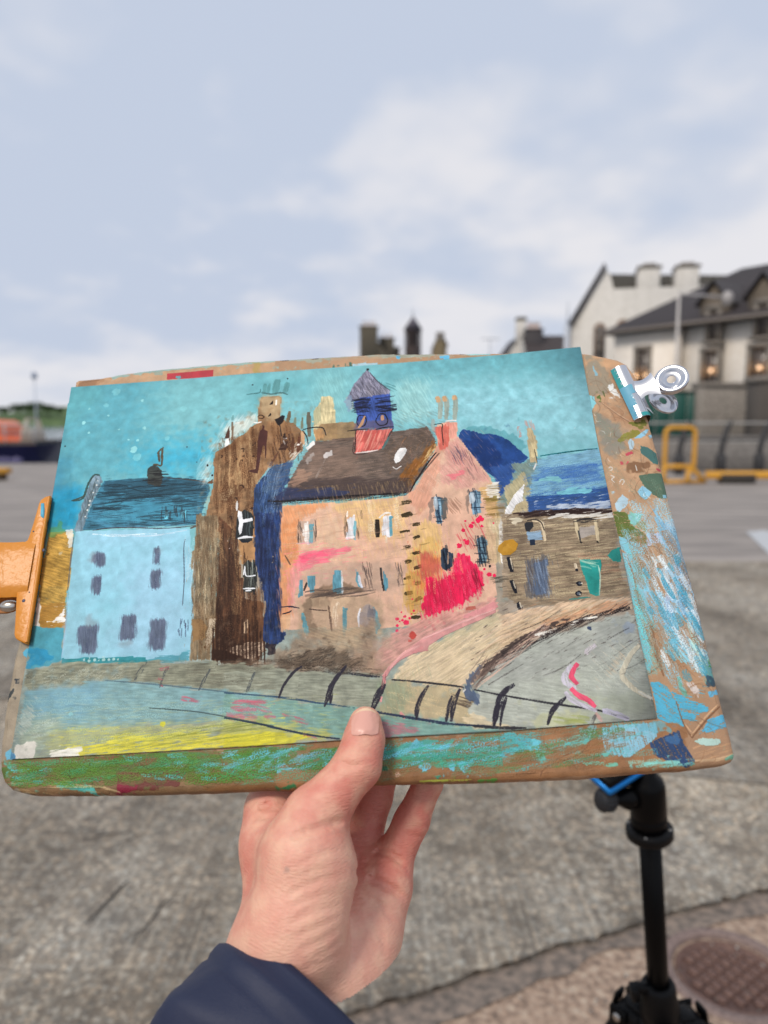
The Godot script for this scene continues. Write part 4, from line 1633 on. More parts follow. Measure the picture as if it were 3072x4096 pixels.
func board_and_paper() -> void:
	var bd := Canvas.new(-12.0, -14.0, 344.0, 252.0, 5.0, 23)
	bd.fill([-20,-20,350,-20,350,245,-20,245], [179,143,110],{"j": 0.04})
	bd.fill([-20,200,350,200,350,245,-20,245], [156,123,96],{"f": 8,"a": 0.6,"j": 0.08})
	bd.fill([-20,40,12,40,12,230,-20,230], [139,136,122],{"f": 4,"a": 0.8})
	bd.fill([0,-7.2,15.9,-7.5,45.5,-9.4,94.8,-8.8,120.2,-9.9,120.5,11.5,1.3,2.5], [187,151,117],{"n": 0.75,"j": 0.135,"b": 0.5})
	bd.fill([2,0.2,6.2,-6,16.1,-6.3,12.9,0], [117,83,59],{"f": 2,"a": 0.8,"j": 0.054,"n": 0.44})
	bd.fill([4.2,-5.6,17,-6.8,20.3,-4,12.9,0,3.9,-0.8], [163,123,89],{"f": 1.5,"a": 0.6,"j": 0.054,"n": 0.44})
	bd.fill([20.9,-7,55.4,-9.1,94.8,-9.4,120.2,-9.3,120.3,-6.9,75.2,-7.7,45.6,-7.6,24.2,-4.3], [141,175,168],{"n": 1.25,"f": 1,"a": 0.85,"j": 0.054,"b": 0.5})
	bd.fill([41.5,-9.2,55.4,-9.1,53.7,-5,43.8,-6], [130,159,152],{"n": 1.25,"f": 1.5,"a": 0.7,"j": 0.054})
	bd.fill([56.2,-5.1,83.7,-5.4,83.7,-0.5,70.8,-0.3,56.5,-1.1], [176,46,59],{"n": 0.31,"f": 0.4,"j": 0.09,"b": 0.5})
	bd.fill([61.2,-3.4,64.2,-3.1,64.1,-1,61.7,-1.2], [91,158,165],{"n": 1.0,"j": 0.054,"b": 0.5})
	bd.fill([107.2,-8.1,111.7,-8.8,111,0.4,107.4,-0.5], [168,150,78],{"f": 2,"a": 0.6,"n": 1.0,"j": 0.054})
	bd.fill([114.3,-10.8,141,-9.2,167.6,-8.2,193.9,-6.7,220,-4.1,219.8,-1.9,167.4,-4.9,141,-5.4], [151,165,151],{"n": 1.5,"f": 1.2,"a": 0.75,"j": 0.054})
	bd.fill([153.4,-6.9,183.3,-6.1,183,0.4,153.3,-0.3], [183,147,116],{"f": 2,"a": 0.7,"j": 0.054,"n": 0.44})
	bd.line([132.1,-9.2,136.6,-9.2], 1.76, [82,66,47],{"n": 0.8,"dry": 0.2})
	bd.line([141.9,-8.2,146.3,-8.2], 1.76, [82,66,47],{"n": 0.8,"dry": 0.2})
	bd.line([123.3,-8.8,128.6,-8.7], 1.76, [82,66,47],{"n": 0.8,"dry": 0.2})
	bd.line([190.4,-6.9,194.8,-6.7], 1.76, [82,66,47],{"n": 0.8,"dry": 0.2})
	bd.line([227.7,-3.5,232.1,-3.2], 1.76, [82,66,47],{"n": 0.8,"dry": 0.2})
	bd.line([235.5,-2.8,239.8,-2.4], 1.76, [82,66,47],{"n": 0.8,"dry": 0.2})
	bd.line([107.2,-9.8,123.3,-9.6,142.8,-9.2], 1.28, [103,167,174],{"n": 1,"dry": 0.35})
	bd.fill([165.6,-1.8,180.4,-0.9,181.2,1.6,165.5,1.4], [163,199,212],{"n": 0.88,"f": 0.6,"j": 0.054,"b": 0.5})
	bd.hatch([150.6,-1.7,165.6,-1.8,165.4,2.5,150.6,1], 1.4, [50,96,84], 12, 88, 4,{"a": 0.85})
	bd.dot(220.1, -1.1, 2.08, [92,180,220],{"n": 0.8})
	bd.dot(217.5, -1.4, 1.21, [92,180,220],{"n": 0.8})
	bd.dot(192.4, -3.9, 1.40, [92,180,220],{"n": 0.8})
	bd.hatch([193.9,-6.7,249.3,-1.7,248.9,1.5,193.7,-2.9], 1.2, [180,205,200], 22, 0, 7,{"a": 0.6,"dry": 0.4})
	bd.line([232,-2.3,240.6,-1.7,245.7,-0.9], 1.92, [137,197,194],{"n": 1})
	bd.fill([298.3,2.9,316.5,9.4,323.7,17.5,326.7,59,327.7,99.2,326.5,136.4,295.6,134.1,296.3,72.8], [185,149,116],{"n": 0.62,"j": 0.135,"b": 0.5})
	bd.fill([297.8,5.7,307.7,8.6,310.6,25.3,308.4,33.2,296.3,32], [141,136,120],{"n": 1.12,"f": 3,"a": 0.75,"j": 0.054})
	bd.fill([303.1,5.3,319.2,10.6,322.8,14.7,306.6,14.9], [202,159,119],{"f": 3,"a": 0.7,"n": 0.75,"j": 0.054})
	bd.fill([301.3,11.6,303.1,13.7,303.5,20.1,301.7,20], [132,183,201],{"f": 1,"n": 0.88,"a": 0.9,"j": 0.054,"b": 0.5})
	bd.fill([297.1,44.4,305.5,48.6,310.2,57.5,307.1,73.8,298.2,69.7,297.6,49.6], [130,130,121],{"n": 0.88,"f": 4,"a": 0.8,"j": 0.054})
	bd.fill([303,35.3,317,51.4,315,54.6,307.3,50.5], [166,125,94],{"f": 3,"a": 0.6,"j": 0.054,"n": 0.44})
	bd.line([301.2,36.9,309.5,46.4,316.7,53], 0.8, [200,167,136],{"a": 0.8})
	bd.line([301.5,37.6,309.7,47.1,316.6,53.9], 0.48, [116,87,65],{"a": 0.7})
	bd.fill([307.6,27.8,311.1,26.3,312.3,31.8,314.1,37.2,310.3,34.3,308,31.4], [228,232,230],{"n": 1.12,"f": 1,"a": 0.9,"j": 0.054,"b": 0.5})
	bd.fill([296.2,32.5,299.2,34.1,299.5,38.5,296.6,42.6,295.9,46.9,294.2,44.1], [132,204,216],{"n": 0.62,"f": 0.6,"j": 0.054,"b": 0.5})
	bd.fill([300.1,35,302.4,32.6,302.4,36.1], [85,108,49],{"n": 1.12,"j": 0.054,"b": 0.5})
	bd.line([304.5,30.6,304.9,34.6], 0.96, [71,88,45],{"n": 1,"a": 0.8})
	bd.fill([306.2,63.8,309.8,60,315.9,57.2,319.9,58.4,318.7,60.8,311.9,63.5,307.4,64.8], [135,131,52],{"n": 0.88,"f": 0.8,"j": 0.054,"b": 0.5})
	bd.fill([314,52.8,324,52,325.7,53.9,320,57.6], [100,109,37],{"n": 1.0,"f": 1,"a": 0.8,"j": 0.054,"b": 0.5})
	bd.fill([314.7,63.3,322.8,57.8,324.6,57.6,321.3,61.9,318.9,63.3], [139,194,221],{"n": 0.75,"f": 0.5,"j": 0.054,"b": 0.5})
	bd.fill([323,62,325.7,60.6,326.1,61.9,324,63.8], [139,194,221],{"n": 0.75,"f": 0.5,"j": 0.054,"b": 0.5})
	bd.fill([311.6,65.1,313.7,62.8,315.3,65.5,313.8,69.5,312,70.1], [170,199,214],{"n": 1.0,"f": 0.6,"j": 0.054,"b": 0.5})
	bd.fill([317.8,67.5,321.8,69.3,325.5,72.9,325,80.1,322.5,79.1,319.3,74.8,317.1,72.2], [61,105,103],{"n": 0.62,"f": 0.6,"j": 0.054,"b": 0.5})
	bd.fill([313.9,84.7,326,85.4,326.2,93.6,325.2,99.7,320.2,99.7,315.6,92.7,313.8,88.7], [74,103,85],{"n": 0.75,"f": 0.8,"j": 0.054,"b": 0.5})
	bd.fill([308.4,77.9,320.2,77.3,320,81.3,314.7,84,308.8,82.7], [119,85,58],{"n": 1.0,"f": 2,"a": 0.8,"j": 0.054})
	bd.line([309.1,72.7,313.1,71.4], 2.08, [193,72,88],{"n": 1})
	bd.line([305.4,77.2,307.1,77.4], 2.08, [193,72,88],{"n": 1})
	bd.line([308.9,77.1,309.5,77.6], 2.08, [193,72,88],{"n": 1})
	bd.fill([323.6,82,326.4,81.9,326.1,84.6,323.6,83.6], [168,56,72],{"n": 1.12,"a": 0.9,"j": 0.054,"b": 0.5})
	bd.fill([310.8,95,314.2,91.5,318,96,316.5,98.2,314.1,100.2,311.9,97.8], [135,194,221],{"n": 0.62,"f": 0.5,"j": 0.054,"b": 0.5})
	bd.fill([323,97.6,325.3,97.8,325.5,100.1,323.2,99.9], [135,194,221],{"n": 0.62,"f": 0.5,"j": 0.054,"b": 0.5})
	bd.fill([298.7,100.6,303,95.5,305.4,98.8,304.3,102.6,301.2,104.6,298.1,107.3], [173,203,218],{"n": 1.0,"f": 0.7,"j": 0.054,"b": 0.5})
	bd.fill([296.2,104.9,302.9,106.2,305,112.4,305.8,115.4,310.8,119.5,309.8,125.2,303,122.8,296.5,119.1,296.2,111.7], [85,103,41],{"n": 0.88,"f": 0.7,"d": 10,"j": 0.135,"dry": 0.22,"b": 0.5})
	bd.fill([302.8,107,311.4,106.9,308.3,112.6,305.2,114.6,303.5,110], [125,197,185],{"n": 1.25,"f": 0.8,"j": 0.054,"b": 0.5})
	bd.fill([308.3,112.6,311.5,112.9,310.3,118.7,307.4,117], [120,125,66],{"n": 1.25,"f": 2,"a": 0.6,"j": 0.054})
	bd.fill([317.3,104.4,319.6,109.1,321.9,113.7,325.1,116.9,325.9,127.9,320,128.1,317.7,120.7,317.3,113.4], [126,175,202],{"n": 1.25,"f": 1.5,"d": 70,"j": 0.054,"dry": 0.22})
	bd.fill([321.5,112.2,326.2,111.9,326.7,130.1,322.1,136.1,318.2,130.9], [178,196,212],{"n": 1.25,"f": 2,"a": 0.8,"d": 70,"j": 0.054,"dry": 0.22})
	bd.fill([310.8,119.5,316.9,118.5,318.7,125.2,313,124.7,308.7,126.5], [181,192,214],{"n": 1.12,"f": 1,"j": 0.054,"b": 0.5})
	bd.fill([296.5,119.1,303,122.8,307.3,127.2,308.6,130.1,300.4,129.5,297.1,126.4], [127,194,210],{"n": 0.88,"f": 0.7,"j": 0.054,"b": 0.5})
	bd.fill([297,121.5,309.6,124.5,308.1,129.7,299.8,129.5,297,126.4], [133,194,210],{"n": 1.0,"f": 0.8,"j": 0.054,"b": 0.5})
	bd.fill([296.6,128.3,303.1,130.7,303.1,160.2,302.1,169,298.7,189.1,295.4,185.6,296,157.9], [125,180,197],{"n": 1.12,"f": 1.2,"d": 80,"a": 0.85,"j": 0.054,"dry": 0.22})
	bd.fill([301.4,130.6,305.6,130.9,304,163.8,301.6,167.2], [153,183,198],{"n": 1.12,"f": 1.5,"a": 0.7,"d": 80,"j": 0.054,"dry": 0.22})
	bd.fill([305.4,136.6,309.3,134,306,145.9,309.4,149.9,316.6,159.4,314.4,173.3,310.4,168.7,307.5,155.2,303.8,148.5], [135,194,218],{"n": 1.25,"f": 1.2,"d": 75,"j": 0.054,"dry": 0.22})
	bd.fill([313.6,138.1,321.6,136.9,327.7,147.6,326.1,161.9,317.9,164.8,315.3,153.9,313.6,146.5], [144,189,218],{"n": 1.38,"f": 1.5,"d": 75,"j": 0.054,"dry": 0.22})
	bd.fill([313.2,148.3,316.1,150.4,313.1,168,310.6,167.8], [154,170,202],{"n": 1.25,"f": 1.5,"a": 0.8,"d": 80,"j": 0.054,"dry": 0.22})
	bd.fill([321.8,128.3,326.5,134.4,326.5,149.3,321.1,147.1], [178,196,223],{"n": 1.25,"f": 2,"a": 0.7,"d": 70,"j": 0.054,"dry": 0.22})
	bd.fill([320.5,122.4,327.4,115.1,326.9,132.5,328.4,141.1,323.3,140.8], [100,127,147],{"n": 1.25,"f": 2,"a": 0.8,"d": 75,"j": 0.054,"dry": 0.22})
	bd.fill([307.3,175.4,314.4,173.3,318.9,178.7,316.3,186.1,311.1,184.1,307.2,179.6], [133,198,212],{"n": 1.0,"f": 1,"d": 60,"j": 0.054,"dry": 0.22,"b": 0.5})
	bd.fill([321.2,161.5,323.7,179.1,327.3,181,322.9,192.4,319.4,190.5,319.2,177], [173,218,213],{"n": 1.0,"f": 1,"d": 78,"j": 0.054,"dry": 0.22,"b": 0.5})
	bd.fill([322.9,182.4,326.9,182.7,326.9,195.9,323.3,197.3,321.7,190.6], [90,148,148],{"n": 1.12,"f": 1.2,"d": 75,"j": 0.054,"dry": 0.22})
	bd.fill([323.6,161.7,327.7,165.5,325.7,174.1,322.8,172.1], [99,139,157],{"n": 1.25,"f": 1.5,"a": 0.7,"j": 0.054})
	bd.fill([323.1,191.6,326.7,193.4,326.1,197.5,322.6,197.2], [38,61,81],{"n": 1.25,"f": 1,"a": 0.8,"j": 0.054,"b": 0.5})
	bd.fill([325.7,184.3,327.1,185.2,326.7,188.5,325.3,189.2], [64,127,73],{"n": 1.0,"j": 0.054,"b": 0.5})
	bd.line([303.6,165.6,302.9,181,304,191.1], 1.28, [131,93,64],{"n": 0.8,"a": 0.9})
	bd.line([299,129.4,300.1,145.5,299.8,160], 0.96, [135,99,70],{"n": 0.9,"a": 0.8})
	bd.line([297,189.8,303.4,186.1], 0.8, [128,93,66],{"a": 0.8})
	bd.fill([297.2,193.5,301.1,193.4,304.5,196,306,200.2,307.9,205.9,308.3,214.5,301.8,212.2,297.1,210,297.6,202.1], [74,167,200],{"n": 0.38,"f": 0.5,"d": 40,"b": 1,"j": 0.054,"dry": 0.22})
	bd.fill([305.7,197.8,309.9,200.4,314.8,203.2,321.1,206.7,319.8,208.6,314.3,208.7,308.5,206.7], [74,167,200],{"n": 1.38,"f": 0.7,"d": 12,"b": 0.6,"j": 0.054,"dry": 0.22})
	bd.fill([307.7,206.7,315.7,209.5,312.1,211.7,308.3,211], [74,167,200],{"n": 1.38,"f": 0.7,"d": 12,"j": 0.054,"dry": 0.22,"b": 0.5})
	bd.fill([319,212.1,328.3,209.2,327.6,215,320,217.6,315.5,216.9], [79,166,203],{"n": 1.0,"f": 0.6,"d": -20,"b": 0.8,"j": 0.054,"dry": 0.22})
	bd.fill([309.9,191.5,311.7,192.4,311.2,196.5,313,199,312.1,201.4,310.1,199.6,309.4,195.6], [101,164,146],{"n": 0.88,"f": 0.6,"j": 0.054,"b": 0.5})
	bd.fill([314,194.6,316.1,194,318.9,199.4,317.3,202.5,314.3,198.3], [205,196,191],{"n": 1.0,"f": 0.8,"a": 0.9,"j": 0.054,"b": 0.5})
	bd.fill([322,199.6,327.4,198.4,326.9,200.7,322.2,202], [90,166,202],{"n": 0.88,"f": 0.6,"j": 0.054,"b": 0.5})
	bd.fill([310.8,220.5,314.9,219.6,322.4,220.4,322.7,222.3,319.4,223.3,313.4,222.5], [172,205,196],{"n": 0.62,"f": 0.6,"b": 1,"j": 0.054})
	bd.line([325.9,206.3,319.2,211.3,310.3,219.3], 0.8, [116,81,55],{"a": 0.9})
	bd.line([325.3,205.4,318.6,210.5,309.8,218.6], 0.64, [207,167,128],{"a": 0.8})
	bd.line([307,202.7,308,212.2,310.3,219.3], 0.64, [118,83,57],{"a": 0.8})
	bd.line([308.6,213,310.8,217], 0.56, [201,161,123],{"a": 0.8})
	bd.hatch([310.9,223.1,327.2,222.6,325.5,229.3,312.7,228.5], 0.6, [206,160,118], 16, -14, 8,{"a": 0.5})
	bd.line([308.8,229,320.3,228.9,326.8,227.1], 1.28, [202,171,135],{"n": 0.8,"a": 0.7})
	bd.line([322.5,229.1,327,227.9,328,224.9], 1.76, [110,165,141],{"n": 1})
	bd.line([303.1,230.5,309.3,230.2], 1.6, [106,157,140],{"n": 1})
	bd.fill([214.4,209.9,269.9,210.6,293.4,210.9,308.4,213.8,307.4,231.9,212,232.3], [146,105,71],{"n": 0.5,"f": 1.5,"j": 0.135})
	bd.fill([271.9,212.3,283,211.8,296.4,211.5,295.5,217.6,291.4,220.4,281,226.2,270.8,223], [133,188,210],{"n": 0.88,"f": 0.7,"d": 88,"j": 0.054,"dry": 0.22,"b": 0.5})
	bd.fill([285.4,211.6,301.1,211.8,301.8,215.7,292.4,215.9], [101,168,186],{"n": 1.25,"f": 1.5,"a": 0.7,"j": 0.054})
	bd.fill([291.4,220.4,296.5,218.4,305.7,215.5,306,221.3,309.6,229.1,305.9,231.8,297.5,228.3,292.6,225.8], [31,60,103],{"n": 0.5,"f": 0.6,"j": 0.18,"d": 70,"dry": 0.22,"b": 0.5})
	bd.fill([298.8,218.6,304.7,216.6,304.4,221.2,299.9,220.9], [64,109,154],{"n": 1.12,"f": 1.5,"a": 0.7,"j": 0.054})
	bd.fill([214.1,212.6,230,212,239.9,215.4,243.6,216.8,236.9,220.2,228.8,222,220.9,222.7,213.2,221.1], [77,165,181],{"n": 1.25,"f": 1,"d": 2,"j": 0.054,"dry": 0.22,"b": 0.5})
	bd.fill([213.8,214.9,229.7,214.7,240.2,218.9,225.1,220.2,213.3,220.3], [59,147,138],{"n": 1.25,"f": 2,"a": 0.6,"d": 2,"j": 0.054,"dry": 0.22})
	bd.fill([253.1,218.9,258,215.3,268.3,215.2,265.4,218.1,260.3,220.8], [109,170,155],{"n": 1.12,"f": 0.9,"d": -20,"j": 0.054,"dry": 0.22,"b": 0.5})
	bd.fill([261.8,211.7,269.6,211.8,267.4,215.9,261.8,215.9], [115,178,192],{"n": 1.25,"f": 1.2,"a": 0.7,"j": 0.054})
	bd.fill([259.1,223,273.8,223.5,272,224.6,259.7,224], [115,178,160],{"n": 1.0,"j": 0.054,"b": 0.5})
	bd.fill([259.3,226.4,276.4,227.8,276.5,229.7,262.1,228.1], [109,181,160],{"n": 1.0,"j": 0.054,"b": 0.5})
	bd.fill([280.6,228.1,297.5,228.3,304.4,228.4,300.9,230,289.6,229.4], [125,188,179],{"n": 1.25,"f": 0.8,"j": 0.054,"b": 0.5})
	bd.hatch([282.3,227.4,308.2,228.2,307.5,231.2,281.9,229.7], 1.4, [130,200,190], 20, -4, 9,{"a": 0.7,"dry": 0.3})
	bd.fill([240,215,243.6,216.8,242.2,221.3,240.1,219.6], [103,187,205],{"n": 1.25,"j": 0.054,"b": 0.5})
	bd.fill([240,220.4,245.4,221.1,244.4,225.2,241.8,224.3], [105,174,159],{"n": 1.25,"f": 0.8,"j": 0.054,"b": 0.5})
	bd.line([268.9,211.3,261.5,222.4,245.2,227.5,241.5,231.7], 0.64, [100,67,45],{"a": 0.7})
	bd.line([248.6,225.4,255.3,222.8,261.8,220.9], 0.56, [100,67,45],{"a": 0.6})
	bd.fill([100.1,211.4,176.1,210.8,225.5,211.7,222.9,232.9,100.9,230.8], [137,99,65],{"n": 0.62,"f": 1.5,"j": 0.135})
	bd.fill([171.2,217.1,180.4,214.8,189.5,213.1,225.4,212.4,224.4,220.3,199.8,223.8,175.4,223.1], [69,153,148],{"n": 1.12,"f": 1,"d": -3,"j": 0.054,"b": 0.5})
	bd.fill([182,218.5,188.1,211.9,190.1,214.6,205.7,215.6,201.6,219.7,190.4,221.1], [102,180,207],{"n": 1.12,"f": 0.7,"d": -10,"b": 0.5,"j": 0.054})
	bd.fill([205.3,219.9,211.7,215.2,225.4,212.4,224.4,220.3,212.5,221.8], [102,180,207],{"n": 1.0,"f": 0.7,"d": -10,"b": 0.5,"j": 0.054})
	bd.fill([171.9,219.3,200,221,224.5,219.6,224.1,223.2,197.5,224.4,171.7,222.9], [60,143,110],{"n": 1.25,"f": 1.2,"a": 0.85,"d": -2,"j": 0.054})
	bd.fill([171.7,222.2,190.3,222.6,182.7,225,171.6,224.3], [109,111,50],{"n": 1.25,"f": 2,"a": 0.7,"j": 0.054})
	bd.fill([187.9,223.9,192.5,222.7,194.5,225,189.9,226.8], [106,184,211],{"n": 1.25,"f": 0.7,"j": 0.054,"b": 0.5})
	bd.fill([200.6,223.2,205.1,222,203.8,227.6,201.1,225.3], [106,184,211],{"n": 1.25,"f": 0.7,"j": 0.054,"b": 0.5})
	bd.fill([205,223.4,213.8,223.3,208.2,228.6], [106,184,211],{"n": 1.25,"f": 0.7,"j": 0.054,"b": 0.5})
	bd.fill([199.2,221.7,206,212.7,209,212.9,203,220.5], [156,113,81],{"n": 0.75,"f": 1,"a": 0.8,"j": 0.054,"b": 0.5})
	bd.fill([171,222.9,174.7,222.4,174.2,225.2,171.6,225], [40,90,61],{"n": 1.12,"j": 0.054,"b": 0.5})
	bd.fill([177.4,227.5,179,225.1,179.9,227.6,178.4,228.9], [214,169,155],{"n": 0.88,"j": 0.054,"b": 0.5})
	bd.fill([194.2,229.2,197.2,227.9,198.6,229.4,196.3,230], [65,137,110],{"n": 1.0,"j": 0.054,"b": 0.5})
	bd.fill([207.9,231,223.2,230.9,223,231.9,204.2,231.5], [81,139,58],{"n": 1.25,"f": 0.8,"j": 0.054,"b": 0.5})
	bd.line([188.2,230.4,204.3,230.9,211.6,231], 0.8, [175,184,75],{"n": 0.7})
	bd.fill([100.1,212.1,123,212,151.8,214.5,151.6,221,133.6,222.1,112.6,220.8,100.3,217.2], [76,108,45],{"n": 0.88,"f": 1.2,"d": -2,"j": 0.135})
	bd.fill([100.3,215.1,123,214.2,151.8,216,150.2,220.2,123.1,220.7,100.4,219.4], [65,137,105],{"n": 1.25,"f": 2,"a": 0.7,"d": -2,"j": 0.054})
	bd.fill([106.3,213.6,135.2,213.5,133.7,215.6,123.1,217.1,107.9,217], [102,178,187],{"n": 1.38,"f": 0.9,"d": -3,"j": 0.054,"b": 0.5})
	bd.fill([115.5,217.4,125.4,218,132.1,222,126.2,223.8,118.7,224.1,108.1,222], [110,182,207],{"n": 1.25,"f": 0.8,"d": -3,"j": 0.054,"b": 0.5})
	bd.fill([132.9,215.5,135.9,215,136.7,220.1,131.4,220.5], [110,182,207],{"n": 1.25,"f": 0.6,"j": 0.054,"b": 0.5})
	bd.fill([108.1,223.4,136.6,222.3,136.6,229.3,111.3,228.6], [146,105,69],{"n": 0.88,"f": 1.5,"a": 0.9,"j": 0.054})
	bd.fill([129.1,213.9,139.7,213,141.2,215.3,130.6,216.9], [146,101,71],{"n": 1.0,"f": 1,"a": 0.8,"j": 0.054,"b": 0.5})
	bd.fill([100.9,229.4,133.6,229.2,133.6,230.2,100.9,230.8], [45,117,72],{"n": 1.25,"f": 0.8,"j": 0.054,"b": 0.5})
	bd.fill([107.9,228.7,110.5,227.8,110.6,230.7,107.6,230.5], [21,39,28],{"n": 1.0,"j": 0.054,"b": 0.5})
	bd.fill([-5.6,207.3,0.4,209.8,49.5,210.9,123.1,212.8,123.4,232.1,13.2,226.5,-3,221.3], [125,97,66],{"n": 0.62,"f": 1.5,"j": 0.158})
	bd.fill([-4.5,213.2,18.9,213.9,46.5,211.8,88.1,212.9,123.2,214.2,123.2,218.6,88.6,220.9,50.7,221.5,35.1,219.2,12.3,220.8,-3.6,218.4], [81,106,45],{"n": 1.0,"f": 1.5,"d": 2,"j": 0.158})
	bd.fill([52.8,213,91.2,212.3,91.6,219.6,73.2,217.8,51.7,217.3], [74,137,92],{"n": 1.25,"f": 2,"a": 0.75,"d": 2,"j": 0.054})
	bd.fill([73.8,215.7,84.4,214.8,82.3,217.6,73.2,217.8], [103,174,175],{"n": 1.25,"f": 1,"a": 0.9,"j": 0.054,"b": 0.5})
	bd.fill([93,217.5,103.5,216,123.2,214.2,123.2,220,111.3,222.2,102.2,220.2], [98,176,192],{"n": 1.12,"f": 1,"d": -8,"j": 0.054,"b": 0.5})
	bd.fill([94.5,216.9,111,212.8,123.1,212.8,123.2,215,103.6,217.4], [85,103,45],{"n": 1.12,"f": 1,"a": 0.9,"d": -6,"j": 0.054,"b": 0.5})
	bd.fill([-2.4,211.9,4.9,213.8,10.4,218.5,19.8,219.7,27.9,223.1,38.7,223.7,42.2,227.5,31.3,225.4,20.2,222.6,5.9,219.7], [89,161,140],{"n": 1.25,"f": 1.2,"a": 0.9,"j": 0.054})
	bd.fill([0.4,214.3,9.8,214.8,9.2,216.2,2.3,216.6], [91,183,192],{"n": 1.25,"f": 0.8,"a": 0.9,"j": 0.054,"b": 0.5})
	bd.fill([31.1,224,40.2,223.8,42.2,227.5,34.4,225.6], [77,173,167],{"n": 1.25,"f": 0.7,"j": 0.054,"b": 0.5})
	bd.fill([28.9,213,46.6,212.6,45.4,215.4,33.1,216.2], [91,177,168],{"n": 1.38,"f": 1.2,"a": 0.6,"d": 2,"j": 0.054})
	bd.fill([50.8,219.4,79.8,219.6,79.9,226.1,51.3,228], [100,46,42],{"n": 0.88,"f": 1,"a": 0.85,"j": 0.135,"b": 0.5})
	bd.fill([51.3,224.4,63,223.7,61,226.4,52.1,228], [127,31,53],{"n": 1.12,"f": 0.8,"a": 0.9,"j": 0.054,"b": 0.5})
	bd.fill([50.6,220.8,73.4,220.7,73.6,223.6,55.5,224.7], [92,97,49],{"n": 1.25,"f": 1.2,"a": 0.8,"j": 0.054})
	bd.fill([38.7,211.4,65,211.1,52.8,212.6,38.9,212.9], [144,63,57],{"n": 1.12,"f": 0.8,"a": 0.8,"j": 0.054,"b": 0.5})
	bd.fill([91.7,222.5,111.3,220.8,123.3,225,123.4,229.3,92.1,228.9], [127,91,55],{"n": 0.88,"f": 1.5,"a": 0.8,"j": 0.054})
	bd.line([37.5,214.2,40.2,223.8], 0.56, [59,50,33],{"a": 0.7})
	bd.line([91.4,216.7,91.6,226.8], 0.56, [60,60,39],{"a": 0.7})
	bd.line([91.9,216.7,91.8,221.1], 0.64, [154,188,171],{"a": 0.7})
	bd.line([21.8,217.7,33.3,223.4,43.4,224.7,52.8,227.4], 0.96, [193,170,127],{"a": 0.7,"n": 0.8})
	bd.line([3,211.5,14.7,216.6,29.5,223.2], 0.64, [68,56,39],{"a": 0.6})
	bd.line([59.4,217,57.5,213.2], 0.48, [51,59,33],{"a": 0.6})
	bd.line([67.6,215.3,68.2,213.1], 0.48, [51,59,33],{"a": 0.6})
	bd.line([49.9,214.2,48.8,212], 0.48, [51,59,33],{"a": 0.6})
	bd.hatch([-3.6,218.4,43.4,224.7,43.7,227.5,9.3,225.9], 0.6, [200,170,120], 20, 8, 10,{"a": 0.5})
	bd.fill([-7.4,162.2,0,159.4,0.7,168.5,0.1,203.9,-0.4,209.8,-4.9,211,-9.2,195.7], [151,138,118],{"n": 0.75,"f": 1.5,"j": 0.135})
	bd.fill([-2.9,159.2,-1.2,156.8,1.2,158.6,2.3,168.2,1.1,168.6,-0.4,161.9,-2.2,160.9], [77,167,198],{"n": 0.62,"f": 0.5,"j": 0.054,"b": 0.5})
	bd.fill([-4.8,172.3,-2.5,171.6,-2.4,174.9,-3.9,175.2], [41,48,55],{"n": 1.12,"f": 0.7,"j": 0.054,"b": 0.5})
	bd.fill([-7.8,180.9,-5.9,177.8,-3.6,177.2,-5.5,180.3,-6.5,184.2], [50,56,58],{"n": 1.25,"f": 1,"j": 0.054,"b": 0.5})
	bd.fill([-3.6,207.4,-0.5,204.6,0.4,209.8,-1.9,210.4], [96,168,195],{"n": 1.12,"f": 0.8,"j": 0.054,"b": 0.5})
	bd.line([-6.2,152.2,-7.5,163.9,-7.9,176.1], 0.8, [168,150,125],{"a": 0.7,"n": 0.8})
	bd.fill([-4.3,45,-1.9,45.2,-1.1,72.7,-3.5,72.5], [151,160,158],{"n": 1.12,"f": 1,"j": 0.054,"b": 0.5})
	bd.hatch([-3.5,47.3,-1.6,47.4,-1.6,72.6,-3.5,72.5], 1.2, [200,220,222], 14, 100, 5,{"a": 0.7})
	bd.hatch([299.7,116.8,326.1,117,326.1,182.6,324.9,197.4,299.1,187.5], 4.5, [140,196,220], 52, 76, 30,{"a": 0.9,"dry": 0.42,"b": 0.5})
	bd.hatch([307.3,127.2,327.3,130.7,325.7,187.6,309.3,181.5], 3.5, [206,222,230], 36, 76, 24,{"a": 0.95,"dry": 0.42,"b": 0.6})
	bd.hatch([318.7,114.4,329.1,115.2,326.5,191,320.2,190.5], 3.5, [92,140,172], 34, 77, 30,{"a": 0.85,"dry": 0.44,"b": 0.4})
	bd.hatch([296.5,124.4,307.7,125.3,299.1,187.5,296.3,188.9], 4, [110,200,204], 28, 80, 28,{"a": 0.85,"dry": 0.42,"b": 0.4})
	bd.hatch([214.4,209.5,285.6,210.8,293.1,227.3,212.3,230], 3.5, [86,170,170], 50, -3, 28,{"a": 0.85,"dry": 0.42,"b": 0.4})
	bd.hatch([302,100.8,328.2,103,326.7,135.8,298.3,133.6], 3.5, [150,196,214], 44, 70, 26,{"a": 0.85,"dry": 0.43,"b": 0.4})
	bd.hatch([296.4,44.3,311.8,49.2,325.1,98.9,297.4,96.6], 3.5, [120,140,120], 18, 66, 20,{"a": 0.5,"dry": 0.46})
	bd.hatch([100.2,212.9,168.4,214,224.6,213.1,222.8,228.7,100.7,225.9], 4, [80,150,120], 56, -3, 30,{"a": 0.85,"dry": 0.42,"b": 0.5})
	bd.hatch([100.2,213.6,168.4,214,224.6,213.1,223.1,225.9,100.6,223], 3, [110,190,214], 26, -4, 22,{"a": 0.8,"dry": 0.48,"b": 0.5})
